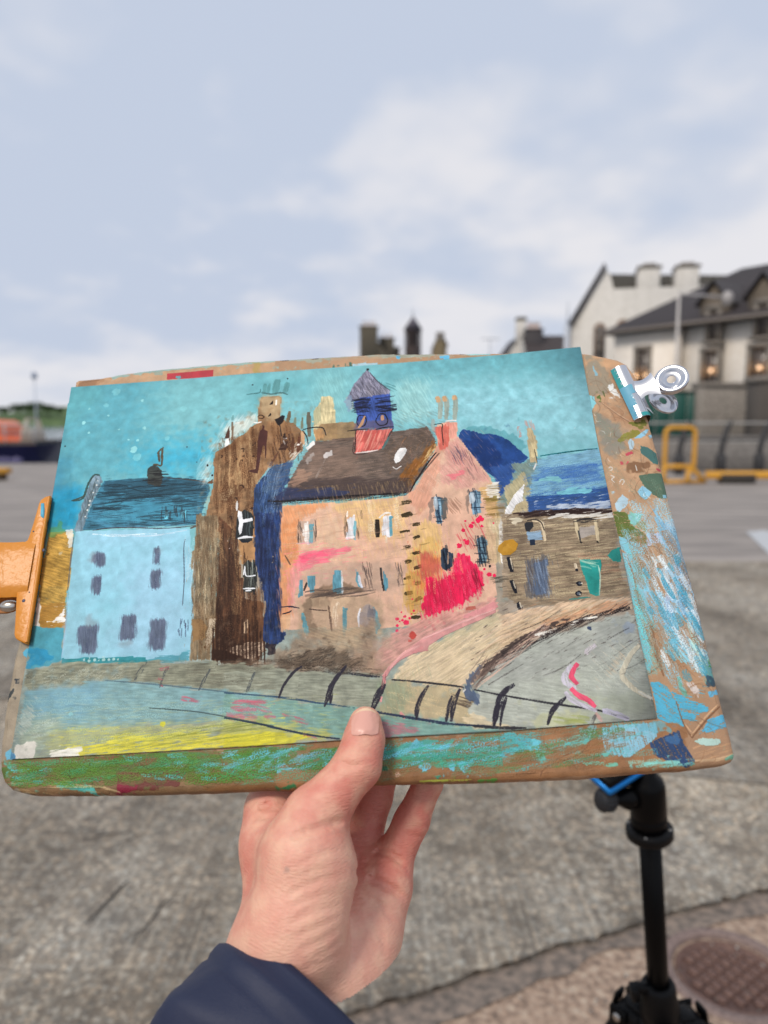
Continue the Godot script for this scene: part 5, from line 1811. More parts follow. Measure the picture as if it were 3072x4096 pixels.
	bd.hatch([-0.2,211.3,123.2,213.5,123.3,225.8,4.7,221.8], 4, [80,120,44], 70, 0, 30,{"a": 0.85,"dry": 0.4,"b": 0.5})
	bd.hatch([0.1,212.8,123.2,214.2,123.3,224.3,4.7,221.8], 3, [88,164,130], 26, 2, 24,{"a": 0.7,"dry": 0.46,"b": 0.5})
	bd.hatch([10.9,211.9,118.7,214.7,118.9,225.5,20,221.2], 3, [150,140,60], 16, 0, 24,{"a": 0.6,"dry": 0.48})
	bd.hatch([301.3,121.9,328.2,119.1,326.1,195.8,299.1,187.5], 4, [158,116,80], 40, 76, 22,{"a": 0.95,"dry": 0.4,"b": 0.2})
	bd.hatch([309.5,133.1,326.9,132.5,324.9,190.8,305.4,184.6], 3, [216,232,238], 26, 74, 14,{"a": 1,"dry": 0.3,"b": 0.9})
	bd.hatch([306.1,132.8,326.9,132.5,326.1,195.8,299.1,187.5], 3, [70,160,190], 24, 70, 14,{"a": 1,"dry": 0.3,"b": 0.7})
	bd.hatch([214.1,212.6,285.6,210.8,292.5,226.5,212.3,229.3], 3, [84,110,50], 16, -4, 14,{"a": 0.9,"dry": 0.35})
	bd.hatch([214.3,210.3,285.4,211.6,292.2,228,212.2,230.8], 3.5, [140,98,62], 34, -8, 20,{"a": 0.95,"dry": 0.36})
	bd.hatch([100.2,212.9,168.4,214,224.6,213.1,222.4,231.5,100.8,228.7], 3.5, [136,94,58], 44, -5, 22,{"a": 0.95,"dry": 0.36})
	bd.hatch([-0.2,211.3,123.2,213.5,123.4,230,5.2,224.6], 3.5, [120,88,56], 44, 2, 20,{"a": 0.95,"dry": 0.36})
	bd.hatch([-0.2,211.3,123.2,213.5,123.3,225.8,4.7,221.8], 4.2, [84,128,44], 60, 3, 20,{"a": 1,"dry": 0.36,"b": 0.8})
	bd.hatch([-0.2,211.3,123.2,213.5,123.3,225.8,4.7,221.8], 2.6, [70,150,100], 30, -3, 16,{"a": 1,"dry": 0.38,"b": 0.8})
	bd.hatch([-0.2,211.3,123.2,213.5,123.3,225.8,4.7,221.8], 2.2, [80,184,196], 20, 8, 9,{"a": 1,"dry": 0.4,"b": 0.8})
	bd.hatch([100.2,213.6,168.4,214,167.9,224.1,100.7,224.4], 3.2, [70,136,66], 26, -2, 18,{"a": 1,"dry": 0.36,"b": 0.8})
	bd.hatch([168.3,214.8,224.5,213.8,222.9,227.3,167.9,225.5], 3.2, [60,160,140], 26, -4, 18,{"a": 1,"dry": 0.36,"b": 0.8})
	bd.hatch([100.2,213.6,168.4,214,224.6,213.1,223.1,225.9,100.6,223], 2.5, [104,190,220], 34, -12, 12,{"a": 1,"dry": 0.4,"b": 0.8})
	bd.hatch([296.6,30.3,324.1,121.3,323.5,135.5,298.3,133.6], 0.5, [240,240,236], 30, 70, 3,{"a": 0.6,"wob": 3})
	bd.hatch([300.5,7.8,326.7,59,323.5,135.5,295.7,133.4], 0.5, [110,80,56], 60, 60, 14,{"a": 0.45,"wob": 4})
	bd.hatch([303.2,163.8,325.7,174.1,326.1,230,212.2,230.8,214.2,211.8,293.3,211.3], 0.5, [110,74,46], 60, 30, 12,{"a": 0.4,"wob": 5})
	bd.hatch([-4.9,211,123.2,213.5,123.4,229.3,13.1,225.8], 0.5, [80,70,40], 50, 20, 10,{"a": 0.45,"wob": 5})
	bd.line([298.8,79.9,299.9,79.2,300.8,80,300.2,81.2,299.2,81.1], 0.56, [222,222,217],{"a": 0.8})
	bd.line([299,84.3,300.8,85.2,299.2,86.7,300.5,88.7], 0.56, [222,222,217],{"a": 0.8})
	bd.line([302.9,88.5,304.6,87.1,305.4,88.4,304,90.2], 0.56, [222,222,217],{"a": 0.8})
	bd.line([313,79.1,313.1,82.7], 0.56, [222,222,217],{"a": 0.8})
	var m := StandardMaterial3D.new()
	m.albedo_texture = ImageTexture.create_from_image(bd.picture())
	m.heightmap_enabled = true
	m.heightmap_texture = ImageTexture.create_from_image(bd.relief(0.12))
	m.heightmap_scale = 0.10
	m.roughness = 0.6
	m.metallic_specular = 0.4
	m.texture_repeat = false
	var out := poly2([0.8, -2.1, 0.8, -5.0, 2.6, -6.4, 10.8, -6.5, 16.5, -6.7, 29.6, -8.4, 45.8, -9.5, 60.8, -9.7, 83.2, -10.1, 105.4, -10.1, 132.2, -9.2, 149.7, -9.0, 167.6, -8.4, 180.7, -8.2, 211.3, -5.3, 245.8, -2.1, 274.2, 0.1, 289.1, 1.5, 300.2, 3.6, 309.9, 6.7, 317.0, 9.9, 321.4, 13.5, 323.6, 19.1, 325.7, 25.9, 325.8, 53.8, 326.2, 71.4, 326.3, 86.7, 326.3, 99.1, 326.5, 110.4, 326.6, 121.4, 326.9, 135.0, 327.7, 154.8, 327.3, 177.6, 327.1, 198.3, 327.4, 212.7, 327.6, 224.2, 327.7, 227.3, 326.8, 228.9, 325.5, 230.1, 322.7, 231.2, 304.2, 232.4, 285.1, 232.4, 258.2, 233.1, 235.2, 232.5, 212.0, 232.1, 193.3, 231.2, 165.4, 230.3, 134.3, 231.0, 119.0, 229.9, 96.6, 229.9, 58.9, 228.5, 20.8, 226.7, 9.2, 225.6, 2.0, 223.4, -2.4, 219.9, -4.9, 214.9, -6.5, 204.8, -7.4, 188.1, -7.4, 176.1, -7.3, 162.3, -6.6, 151.8, -6.7, 118.1, -5.7, 92.4, -2.1, 72.5, -2.2, 49.6, -0.7, 29.9, -1.1, 13.9])
	# fine unevenness of the taped edge
	var fine := PackedVector2Array()
	for i in out.size():
		var a := out[i]
		var b := out[(i + 1) % out.size()]
		var n := maxi(1, int((b - a).length() / 3.0))
		for k in n:
			fine.append(a.lerp(b, k / float(n)) + Vector2(rng.randfn(), rng.randfn()) * 0.10)
	var flip := PackedVector2Array()
	for v in fine:
		flip.append(Vector2(v.x * 0.001, -v.y * 0.001))
	var o := Node3D.new()
	o.name = "painting_board"
	add_child(o)
	on_board(o)
	tag(o, "kraft paper covered drawing board smeared with dried paint, held up by the hand", "drawing board")
	var st := begin()
	plate(st, flip, Vector3(0, 0, -0.0011), Vector3.RIGHT, Vector3.UP, Vector3(0, 0, 1), 0.0075, 0.0026, Rect2(-0.012, 0.014, 0.344, -0.252))
	obj("panel", done(st), m, o)
	# the sheet of paper with the painting on it
	var cv := Canvas.new(-3.0, -4.0, 303.0, 218.0, 6.0, 7)
	cv.clear([0.90, 0.89, 0.86])
	cv.fill([-6,-6,303,-6,303,150,-6,150], [116,181,188],{"j": 0.1})
	cv.fill([-0.1,91.8,-1.2,-1.3,46.1,-2.7,58.3,28.6,42.4,59.7,18.3,88.3], [93,165,180],{"f": 22,"a": 0.9,"j": 0.12})
	cv.fill([0,-0,20.5,-1.6,14.7,15.4,2.5,25.7], [100,172,178],{"f": 10,"a": 0.6})
	cv.fill([21.2,68.4,49.9,41.1,96.4,32.1,88.9,72,61.3,66.6,33.8,66.3], [64,167,196],{"f": 20,"a": 0.9})
	cv.fill([0.3,91.8,-0.7,69.6,17.2,66,14.7,94.9], [43,153,193],{"f": 6,"a": 0.95})
	cv.fill([-1.3,71.6,-1.1,47.5,10.9,52.8,8.8,71.4], [69,147,181],{"f": 8,"a": 0.5})
	cv.fill([197.6,18.9,295.3,17.9,295.1,66.6,263.3,70.4,224.5,48.7,196,42.2], [148,203,212],{"f": 22,"a": 0.9})
	cv.fill([190,1.1,297.4,-0.1,297.6,13.9,248.7,18.6,189.2,16], [103,167,176],{"f": 14,"a": 0.8,"j": 0.2})
	cv.fill([259.5,0.4,297.4,-0.1,296.8,13.8,274.5,15.8], [112,177,186],{"f": 10,"a": 0.6,"n": 0.6})
	cv.fill([186.6,14.7,208.5,19.9,211.8,41.6,190.9,41.7], [157,202,198],{"f": 9,"a": 0.7,"n": 0.5,"d": 70})
	cv.fill([143.6,3.1,162.8,2.8,160.9,39,155,38.4,142.5,23], [134,189,189],{"f": 9,"a": 0.7,"n": 0.5,"d": 75})
	cv.fill([180.2,4.5,193.1,5.7,192.6,15.3,183.8,17.6], [95,157,164],{"f": 8,"a": 0.6})
	cv.fill([105.7,0.4,142.7,3,142.5,20.9,114.9,20.4,106.8,38], [98,165,172],{"f": 9,"a": 0.55})
	cv.hatch([-0.7,2.3,114.7,3.9,105.8,32.9,83.9,63.3,15,62.6], 1, [150,212,216], 110, 74, 9,{"a": 0.08,"dry": 0.5})
	cv.hatch([139.2,3.7,249.4,4.8,244.4,46.6,189.3,41.6,154.2,36.3], 1.1, [170,220,220], 110, 68, 10,{"a": 0.09,"dry": 0.5})
	cv.hatch([232.7,8.6,296.9,3.1,293.4,62.7,245.3,46.7], 1.3, [110,180,190], 110, 12, 14,{"a": 0.16,"dry": 0.5})
	cv.dot(10.9, 25.8, 1.27, [160,222,222],{"a": 0.75,"n": 0.5})
	cv.dot(41.8, 46.4, 1.99, [160,222,222],{"a": 0.75,"n": 0.5})
	cv.dot(46.5, 32.5, 1.15, [160,222,222],{"a": 0.75,"n": 0.5})
	cv.dot(43.6, 40.5, 0.86, [160,222,222],{"a": 0.75,"n": 0.5})
	cv.dot(12.9, 16.4, 0.59, [160,222,222],{"a": 0.75,"n": 0.5})
	cv.dot(14.7, 32.9, 0.87, [160,222,222],{"a": 0.75,"n": 0.5})
	cv.dot(38.2, 39.7, 0.57, [160,222,222],{"a": 0.75,"n": 0.5})
	cv.dot(43.6, 13.5, 0.98, [160,222,222],{"a": 0.75,"n": 0.5})
	cv.dot(24.7, 22.1, 0.68, [160,222,222],{"a": 0.75,"n": 0.5})
	cv.dot(32.0, 32.3, 0.58, [160,222,222],{"a": 0.75,"n": 0.5})
	cv.dot(43.9, 51.9, 2.64, [140,210,215],{"a": 0.45,"n": 0.6,"f": 1})
	cv.dot(27.7, 5.6, 2.38, [140,210,215],{"a": 0.45,"n": 0.6,"f": 1})
	cv.dot(22.4, 15.0, 1.38, [140,210,215],{"a": 0.45,"n": 0.6,"f": 1})
	cv.dot(60.2, 40.9, 0.95, [140,210,215],{"a": 0.45,"n": 0.6,"f": 1})
	cv.dot(68.3, 21.6, 1.74, [140,210,215],{"a": 0.45,"n": 0.6,"f": 1})
	cv.dot(2.0, 40.7, 0.48, [30,28,30],{"a": 0.9})
	cv.dot(71.9, 47.4, 0.38, [30,28,30],{"a": 0.9})
	cv.dot(78.1, 57.6, 0.37, [30,28,30],{"a": 0.9})
	cv.dot(127.9, 6.2, 0.44, [30,28,30],{"a": 0.9})
	cv.dot(107.3, 8.6, 0.35, [30,28,30],{"a": 0.9})
	cv.fill([100,95,303,95,303,218,-6,218,-6,150,20,140,100,140], [166,152,135],{"f": 4,"j": 0.2})
	cv.fill([-6,150,170,150,303,185,303,218,-6,218], [152,167,160],{"f": 6,"j": 0.2})
	cv.fill([224.5,48.7,238.5,49,252.5,55.2,257.9,63.3,253.9,68.6,243.7,60.1], [78,147,155],{"f": 2,"a": 0.6,"n": 0.8})
	cv.fill([221.7,54.3,224.6,49.2,236.3,53.7,242,54.2,248.8,58.7,257.7,70.4,254.1,73.3,249.6,77.6,245.1,88.1,239.1,95.2,239.2,81.3,228.7,72.1], [33,66,129],{"n": 0.5,"f": 0.8,"j": 0.3})
	cv.fill([222.9,57.3,230.6,53.2,239.7,59.8,244.2,69.7,236,78.2,228.8,71.1], [26,50,103],{"n": 0.7,"f": 3,"a": 0.7,"j": 0.2})
	cv.fill([236.4,74.6,253.5,72.3,248,83.8,239.2,94.8,238.8,81.2], [57,91,154],{"n": 0.6,"f": 2,"a": 0.7,"d": 60})
	cv.fill([248.6,72.9,264.8,71.5,261.6,82.3,257.4,90,242.1,99.4,240.2,93.1,245.1,88.1,249.4,79.4], [130,149,140],{"n": 0.6,"f": 2,"d": 60})
	cv.fill([243.6,87.1,254.3,78,256,89,259.5,89.3,258.3,94.6,252.8,95,253.4,102.1,241.7,102.9], [197,180,137],{"n": 0.8,"f": 1.5,"a": 0.8,"d": 65})
	cv.fill([263.2,71.3,295.2,68,296.6,93.3,254.2,96,258.8,80.2], [128,176,199],{"n": 0.7,"f": 2,"d": -6})
	cv.fill([254.5,94.3,271.2,92.1,297.3,91.6,295.8,103.8,254,103], [50,87,149],{"n": 0.7,"f": 2,"d": -6})
	cv.fill([263.8,77.9,293.3,76.7,295.1,88.7,272,86.8,259.6,85.7], [76,119,179],{"n": 1.2,"f": 3,"a": 0.75,"d": -6})
	cv.hatch([258.8,80.2,296.6,76.1,296.6,93.3,255,96.1], 1.5, [40,85,165], 46, -7, 26,{"a": 0.6,"dry": 0.45})
	cv.hatch([263.3,70.4,295.6,68.5,295.1,88.7,258.7,91.9], 1.5, [150,205,222], 44, -7, 24,{"a": 0.6,"dry": 0.45})
	cv.hatch([254.5,94.3,297.5,92.5,296,103,254.3,101.3], 0.5, [40,60,90], 46, -5, 20,{"a": 0.6,"dry": 0.4})
	cv.fill([261.4,100.1,295.5,99.4,295.3,104.6,277,104], [235,240,240],{"n": 1.4,"f": 2,"a": 0.7,"d": -6})
	cv.fill([260.7,83.6,272.5,83.2,272.9,86,261.2,85.4], [138,205,202],{"n": 1,"f": 1,"a": 0.8,"d": -6})
	cv.fill([267.9,92.7,276,90.7,287.6,91.2,287.3,93.4,270.9,93.9], [128,202,210],{"n": 1,"f": 1,"a": 0.85,"d": -6})
	cv.line([264.2,70,273.1,69.2,282.8,68.5,294.8,68], 0.88, [30,114,123],{"n": 0.6})
	cv.line([273,69.6,282.8,68.5,294,68.1], 0.32, [24,58,58],{"a": 0.9})
	cv.fill([259.1,51.9,262.1,51.7,263.9,61,261.6,74,258.1,73.2], [193,172,132],{"n": 0.8,"f": 0.7,"d": 85})
	cv.fill([260.3,60.7,263.5,61,262.1,70.3,259.8,70.1], [222,205,158],{"n": 0.8,"f": 1,"a": 0.7,"d": 85})
	cv.line([255.1,50.5,255.4,57.4], 2.4, [197,133,124],{"a": 0.8,"dry": 0.4})
	cv.hatch([259.1,48,263.2,48.3,263.5,52.3,259.4,51.9], 1, [205,150,140], 8, 85, 6,{"a": 0.6})
	cv.line([261.6,65.5,262,71.2,262,74], 0.4, [30,28,30],{"a": 0.9})
	cv.line([261.5,74.4,259.5,78], 0.96, [235,235,231],{"a": 0.9})
	cv.fill([0.8,94.8,13.6,93.8,16.2,126,3.1,125], [190,151,82],{"n": 0.4,"f": 1})
	cv.fill([0.6,96.3,14.2,94.9,16.3,120.2,15.5,136.3,15.4,147.7,3.5,146.8,0.2,122.6], [185,148,74],{"n": 0.7,"f": 1,"j": 0.3,"d": 20})
	cv.fill([3,135.4,15.7,134.6,16.2,147.7,4.3,146.9], [170,125,60],{"n": 1,"f": 2,"d": 4,"a": 0.7})
	cv.hatch([-0.9,98.1,13.2,97.3,14.6,132.7,3.3,131.9], 1.3, [214,178,100], 30, 35, 14,{"a": 0.5,"dry": 0.4})
	cv.fill([15.1,136.3,16.7,145.2,9.5,144.7,14,140.6], [240,240,236],{"n": 1,"f": 1,"a": 0.95,"d": 4})
	cv.fill([0.6,129.9,2.4,131.8,3.9,146.9,0.9,146.7], [240,240,238],{"n": 0.6,"f": 1})
	cv.fill([0.5,146.6,16.7,147.8,18.2,164.8,11.9,166.8,1.1,168.6], [82,164,185],{"n": 0.5,"f": 1.5,"j": 0.15})
	cv.fill([-0.1,158.5,9.8,158.4,13.1,163.6,1,168.2], [47,146,189],{"n": 0.9,"f": 2,"a": 0.8})
	cv.fill([0.9,92.4,6.7,88.9,9.3,95,0.7,97.2], [96,161,96],{"f": 2,"a": 0.6,"n": 0.8})
	cv.fill([10,93.5,13.9,92.9,14.3,98.7,14,106.4], [230,235,232],{"n": 0.8,"f": 0.8,"a": 0.8})
	cv.fill([16.7,97,14.5,93.9,17,78.2,20.3,61,25,61.4,26.4,65.7,21.1,82.6,20.7,93.4], [114,134,147],{"n": 0.6,"f": 0.8,"j": 0.3,"d": 70})
	cv.fill([19,94.3,22.4,77.7,27.2,64.9,51.2,65.7,61.2,65.5,83.3,69,86.8,74.4,83.7,84.7,81.3,96.3,45.8,94.9,21.7,94.5], [55,110,134],{"n": 0.6,"f": 0.7,"j": 0.35,"d": 2})
	cv.fill([29.8,79.3,51.5,79.1,78.8,84.3,78.5,93.2,27.5,90], [70,151,177],{"n": 1.3,"f": 2,"a": 0.55,"d": 2})
	cv.fill([28.3,65.9,50.3,66.2,60.4,66,82.4,69.4,83.8,76.7,53.1,77.2,28.1,72], [42,77,94],{"n": 1,"f": 2,"a": 0.75,"d": 2})
	cv.hatch([26.5,66.7,51.3,66.8,83.4,70.5,83,95.5,24.2,92.7], 0.7, [25,45,55], 110, 2, 20,{"a": 0.8,"dry": 0.2,"wob": 0.35})
	cv.hatch([26.1,79,80.5,83.5,80.4,95.3,24.1,91.7], 0.8, [110,180,205], 26, 2, 20,{"a": 0.4,"dry": 0.4})
	cv.line([24.5,61.4,21.3,61.1,18.6,66.1,16.6,75.1,11.3,76.2], 1.28, [52,74,71],{"n": 0.6,"a": 0.9})
	cv.line([23.4,63.4,20.5,77.5,17.4,88.2], 2.56, [61,71,66],{"a": 0.6,"dry": 0.4})
	cv.line([10.3,76.2,16.4,74.1,18,72.2], 0.96, [61,69,59],{"a": 0.9,"n": 0.8})
	cv.dot(23.4, 67.5, 0.56, [220,225,220],{"a": 0.9})
	cv.dot(22.1, 72.0, 0.46, [220,225,220],{"a": 0.9})
	cv.dot(20.9, 77.0, 0.65, [220,225,220],{"a": 0.9})
	cv.dot(20.8, 79.5, 0.55, [220,225,220],{"a": 0.9})
	cv.dot(20.2, 82.5, 0.55, [220,225,220],{"a": 0.9})
	cv.dot(19.4, 86.4, 0.46, [220,225,220],{"a": 0.9})
	cv.dot(23.6, 64.9, 0.37, [220,225,220],{"a": 0.9})
	cv.line([62.2,66.1,73.3,68.1,83.4,70.5], 0.72, [66,53,46],{"a": 0.8})
	cv.fill([50.6,59.4,55,56.6,58.6,61.1,59.9,65.4,59,71.5,51.5,68.9], [58,60,56],{"n": 0.8,"f": 0.6,"j": 0.4})
	cv.hatch([49.8,60.4,60,61.3,62,74.9,51.9,74], 0.6, [25,25,28], 22, 3, 9,{"a": 0.8})
	cv.line([53.6,57,55.5,57.2,58.3,58,58.4,52.7,58.3,46.2], 1.2, [87,78,61],{"n": 0.5})
	cv.line([55.8,49.2,57.2,55.8], 1.52, [79,70,57],{"n": 0.5})
	cv.line([55.8,49.8,57.9,47.3,58,53.7], 1.28, [89,80,63],{"n": 0.4})
	cv.fill([62.9,87,64.7,87.1,64.6,91.6,62.8,91.4], [103,192,214],{"f": 0.4})
	cv.fill([71.4,87.7,74.5,86.9,74,91.8,72.2,91.7], [103,192,214],{"f": 0.4})
	cv.hatch([60.5,84.8,75.3,86,74.9,92.9,61.1,91.8], 0.8, [38,40,46], 16, 86, 7,{"a": 0.8})
	cv.line([22.8,95.5,31.5,94.3,45.8,94.9,63.7,96.9,81.3,96.3], 0.72, [61,53,58],{"a": 0.9,"n": 0.5})
	cv.line([77,97.9,82.6,95.9], 1.28, [78,61,52],{"a": 0.8})
	cv.fill([15.1,94.7,77,97.7,79.4,122.2,81.7,146.3,81.5,168.9,17.7,164.1,17.3,143.5,15.9,120.1], [148,202,221],{"n": 0.3,"f": 0.7,"j": 0.09})
	cv.fill([52.2,115.5,76.3,113.6,81.5,168.2,44.5,164.9], [163,202,227],{"f": 16,"a": 0.5})
	cv.fill([21.9,129.7,49.2,129,50.8,145.9,21.9,149], [136,201,217],{"f": 14,"a": 0.5})
	cv.fill([19.2,95.8,72.7,99.1,73.2,106.8,20.2,103.6], [156,203,226],{"f": 8,"a": 0.5,"n": 0.5})
	cv.line([24.7,97.2,37.4,99.2,59.5,99.5], 1.12, [226,238,244],{"a": 0.8,"dry": 0.35})
	cv.line([31.9,97.6,55.2,100.6,75.3,98.8], 0.8, [202,219,232],{"a": 0.7,"dry": 0.3})
	cv.fill([26.5,108.4,32.5,109.3,33.2,116.3,27.9,115.9], [94,104,125],{"f": 2.4,"n": 0.5,"a": 0.95,"d": 84})
	cv.hatch([26.5,108.4,32.5,109.3,33.2,116.3,27.9,115.9], 1, [62,72,98], 12, 82, 9,{"a": 0.5,"dry": 0.4})
	cv.fill([28.2,121.5,32.5,121.4,32.8,131.8,29.3,131.1], [94,104,125],{"f": 2.4,"n": 0.5,"a": 0.95,"d": 84})
	cv.hatch([28.2,121.5,32.5,121.4,32.8,131.8,29.3,131.1], 1, [62,72,98], 12, 82, 9,{"a": 0.5,"dry": 0.4})
	cv.fill([58.5,108,61.9,107.8,62.5,116.7,59.2,116.5], [94,104,125],{"f": 2.4,"n": 0.5,"a": 0.95,"d": 84})
	cv.hatch([58.5,108,61.9,107.8,62.5,116.7,59.2,116.5], 1, [62,72,98], 12, 82, 9,{"a": 0.5,"dry": 0.4})
	cv.fill([58.2,120.6,63,120.5,63.8,130.5,59.3,129.7], [94,104,125],{"f": 2.4,"n": 0.5,"a": 0.95,"d": 84})
	cv.hatch([58.2,120.6,63,120.5,63.8,130.5,59.3,129.7], 1, [62,72,98], 12, 82, 9,{"a": 0.5,"dry": 0.4})
	cv.fill([23.9,148.3,33.5,148.1,34.7,161.7,26.1,162], [94,104,125],{"f": 2.4,"n": 0.5,"a": 0.95,"d": 84})
	cv.hatch([23.9,148.3,33.5,148.1,34.7,161.7,26.1,162], 1, [62,72,98], 12, 82, 9,{"a": 0.5,"dry": 0.4})
	cv.fill([45.3,144.6,53.6,143.9,53.5,156.8,46,155.8], [94,104,125],{"f": 2.4,"n": 0.5,"a": 0.95,"d": 84})
	cv.hatch([45.3,144.6,53.6,143.9,53.5,156.8,46,155.8], 1, [62,72,98], 12, 82, 9,{"a": 0.5,"dry": 0.4})
	cv.fill([60.1,147,68.1,147.1,68.9,162.8,61.8,161.9], [94,104,125],{"f": 2.4,"n": 0.5,"a": 0.95,"d": 84})
	cv.hatch([60.1,147,68.1,147.1,68.9,162.8,61.8,161.9], 1, [62,72,98], 12, 82, 9,{"a": 0.5,"dry": 0.4})
	cv.fill([59.7,107.6,63.2,107.4,63.1,111.7,60.5,111.9], [131,140,148],{"f": 3,"a": 0.45})
	cv.fill([26.8,141.5,32.2,144.6,33.6,149,26.7,147.6], [131,140,148],{"f": 3,"a": 0.45})
	cv.fill([46.1,156.7,53.1,156.7,52.3,160.4,45.6,160], [131,140,148],{"f": 3,"a": 0.45})
	cv.fill([24.7,107.7,27.4,108.4,27.6,113.6,25.9,113.5], [131,140,148],{"f": 3,"a": 0.45})
	cv.line([74.8,104,74.4,109.2,75.8,126.4,75.9,140.7], 0.56, [71,80,97],{"a": 0.75})
	cv.line([14.7,98.4,15.2,115.4,15.7,128.3], 0.8, [89,96,108],{"a": 0.7,"n": 0.6})
	cv.line([16,129.2,17.5,148.7,17.6,163.1], 0.8, [154,189,210],{"a": 0.8})
	cv.hatch([74.4,148.4,79.4,148.8,79.9,156.9,75,156.5], 0.8, [60,70,95], 14, 86, 5,{"a": 0.75})
	cv.fill([17.7,163.7,59.3,165.7,61.2,168.9,39.9,167.5,18.5,166.9], [48,136,144],{"n": 0.6,"f": 0.8,"d": 2})
	cv.fill([60.2,166.8,80.4,164.9,80.7,169,61.2,168.9], [50,131,144],{"n": 1,"f": 1,"a": 0.6,"d": 2})
	cv.dot(29.0, 165.1, 0.58, [190,220,215],{"a": 0.8,"n": 1})
	cv.dot(31.5, 165.7, 0.66, [190,220,215],{"a": 0.8,"n": 1})
	cv.dot(34.3, 165.5, 0.66, [190,220,215],{"a": 0.8,"n": 1})
	cv.dot(38.9, 165.8, 0.74, [190,220,215],{"a": 0.8,"n": 1})
	cv.dot(41.4, 165.9, 0.66, [190,220,215],{"a": 0.8,"n": 1})
	cv.dot(43.8, 165.8, 0.74, [190,220,215],{"a": 0.8,"n": 1})
	cv.dot(45.9, 166.2, 0.58, [190,220,215],{"a": 0.8,"n": 1})
	cv.dot(31.7, 164.5, 0.42, [190,220,215],{"a": 0.8,"n": 1})
	cv.dot(36.4, 166.0, 0.41, [190,220,215],{"a": 0.8,"n": 1})
	cv.fill([92.3,33.2,98.8,30.2,110.7,29.2,111.5,34.9,100.4,42.3,94.2,50.1,88.1,51.6,87.8,69.6,83,71.8,80.9,65.7,83.8,53.9,90.9,41.5], [229,234,230],{"f": 5,"n": 0.5,"a": 0.55,"d": 118})
	cv.fill([93,36.1,109.6,29.8,110.9,34.9,95.8,45.4], [206,205,190],{"f": 3,"n": 0.4,"a": 0.6,"d": 110})
	cv.fill([87.4,57.6,88.3,51.9,91.3,50.5,95.9,47.8,99.3,44.3,105.1,40.7,106.8,38,111.2,34.9,111.5,25,112.6,17.4,123.2,17.7,124.6,18.9,123.6,31.1,127,35.7,131.7,36.8,136.2,42.8,136.4,55.1,131.2,61.4,117.9,64.9,113.5,71.1,110.8,76.1,111,106,81.4,103.7,84.3,94.2,88.2,72.2], [145,107,73],{"n": 0.3,"f": 0.7,"j": 0.35})
	cv.fill([112,30,112.6,17.1,124.4,18.6,123.5,32.5,116.8,34.7], [183,160,124],{"f": 4,"a": 0.85,"n": 0.5})
	cv.fill([88.4,52.3,95.9,47.5,105.1,41.4,110.9,36.3,111.1,44,99.5,51.2,91.5,55.9,88.2,59.7], [116,81,52],{"f": 4,"n": 0.8,"a": 0.85})
	cv.fill([94,58.8,100.9,55.4,111.3,54.3,111.8,74.2,103.8,75.5,95.7,71.6], [191,149,106],{"f": 7,"n": 0.8,"a": 0.7})
	cv.fill([116.8,34.7,135.3,42,134.7,53,126,58.9,117.3,62.2], [145,105,69],{"f": 6,"n": 0.7,"a": 0.6})
	cv.fill([91.6,82.8,100.3,73.3,105,74.9,98.5,84.7,92.8,83.6], [118,83,56],{"f": 1,"n": 0.6,"a": 0.85})
	cv.fill([91.4,79,98.1,75,98.8,78.9,95,83.7,91.9,82.8], [201,176,137],{"f": 1,"n": 0.7,"a": 0.8})
	cv.fill([92.1,91.9,101.8,102.4,103.5,115.7,106.1,130.5,108.1,139.5,117.3,142,118.1,162.5,114.7,172.5,109.9,173.4,92.1,169.8,92.7,148.9,92.7,127.7], [88,57,38],{"n": 0.7,"f": 1.2,"j": 0.35,"d": 86})
	cv.fill([102.2,90.8,111.5,91.5,112.4,110.8,113,119.2,105,120.4,102.8,108.2], [172,129,86],{"n": 0.4,"f": 1,"j": 0.2})
	cv.fill([108.8,135.2,116.3,134.8,117.5,150.6,107.5,148.2], [115,79,52],{"f": 4,"n": 0.9,"a": 0.7,"d": 86})
	cv.hatch([92,99.7,102.9,110,116.5,143.6,114.6,170.5,93.6,167.4], 1.2, [58,34,22], 36, 87, 26,{"a": 0.6,"dry": 0.35})
	cv.hatch([92,99.7,102.9,110,116.5,143.6,114.6,168.8,94.4,167.5], 0.9, [150,104,66], 24, 87, 20,{"a": 0.5,"dry": 0.4})
	cv.fill([80.5,90,92.1,91.9,92.7,127.7,92.7,148.9,91.2,168.9,81.5,168.6,81,141.1,79.1,117.5], [135,116,89],{"n": 0.9,"f": 1.4,"d": 87,"j": 0.3})
	cv.hatch([79.2,90.9,92.5,91.9,92.9,145.4,80.8,144.5], 0.9, [70,56,42], 60, 87, 22,{"a": 0.65,"dry": 0.4})
	cv.hatch([81.2,94.9,92.7,95.9,92.9,145.4,81.6,144.6], 0.9, [222,208,176], 30, 87, 22,{"a": 0.6,"dry": 0.4})
	cv.hatch([74.7,103.1,80.9,103.6,82,137.6,77.8,137.3], 1, [200,222,230], 18, 87, 16,{"a": 0.5,"dry": 0.4})
	cv.fill([81.4,148.1,85.5,147.5,89.2,152.9,87.8,158.7,82.2,160], [146,113,73],{"n": 0.6,"f": 1,"a": 0.85})
	cv.fill([90.2,148.7,93.5,148.9,92.3,159,89.4,165.5,88.3,160.4], [216,200,173],{"n": 0.8,"f": 1,"a": 0.85})
	cv.fill([92,168.9,92.6,164,97.5,165.2,108.2,169.2,114.7,171.3,109.9,173.8,100.2,171.5], [50,31,22],{"n": 0.7,"f": 0.7})
	cv.fill([98.3,164.4,107.2,162.5,117.7,161.6,118.2,167.4,112.2,171.1,103.3,167.2], [193,169,145],{"n": 0.8,"f": 0.8,"d": -8})
	cv.hatch([99.9,162.9,117.7,161.6,117.1,170.6,103.3,168.1], 0.5, [60,40,30], 18, -20, 12,{"a": 0.6})
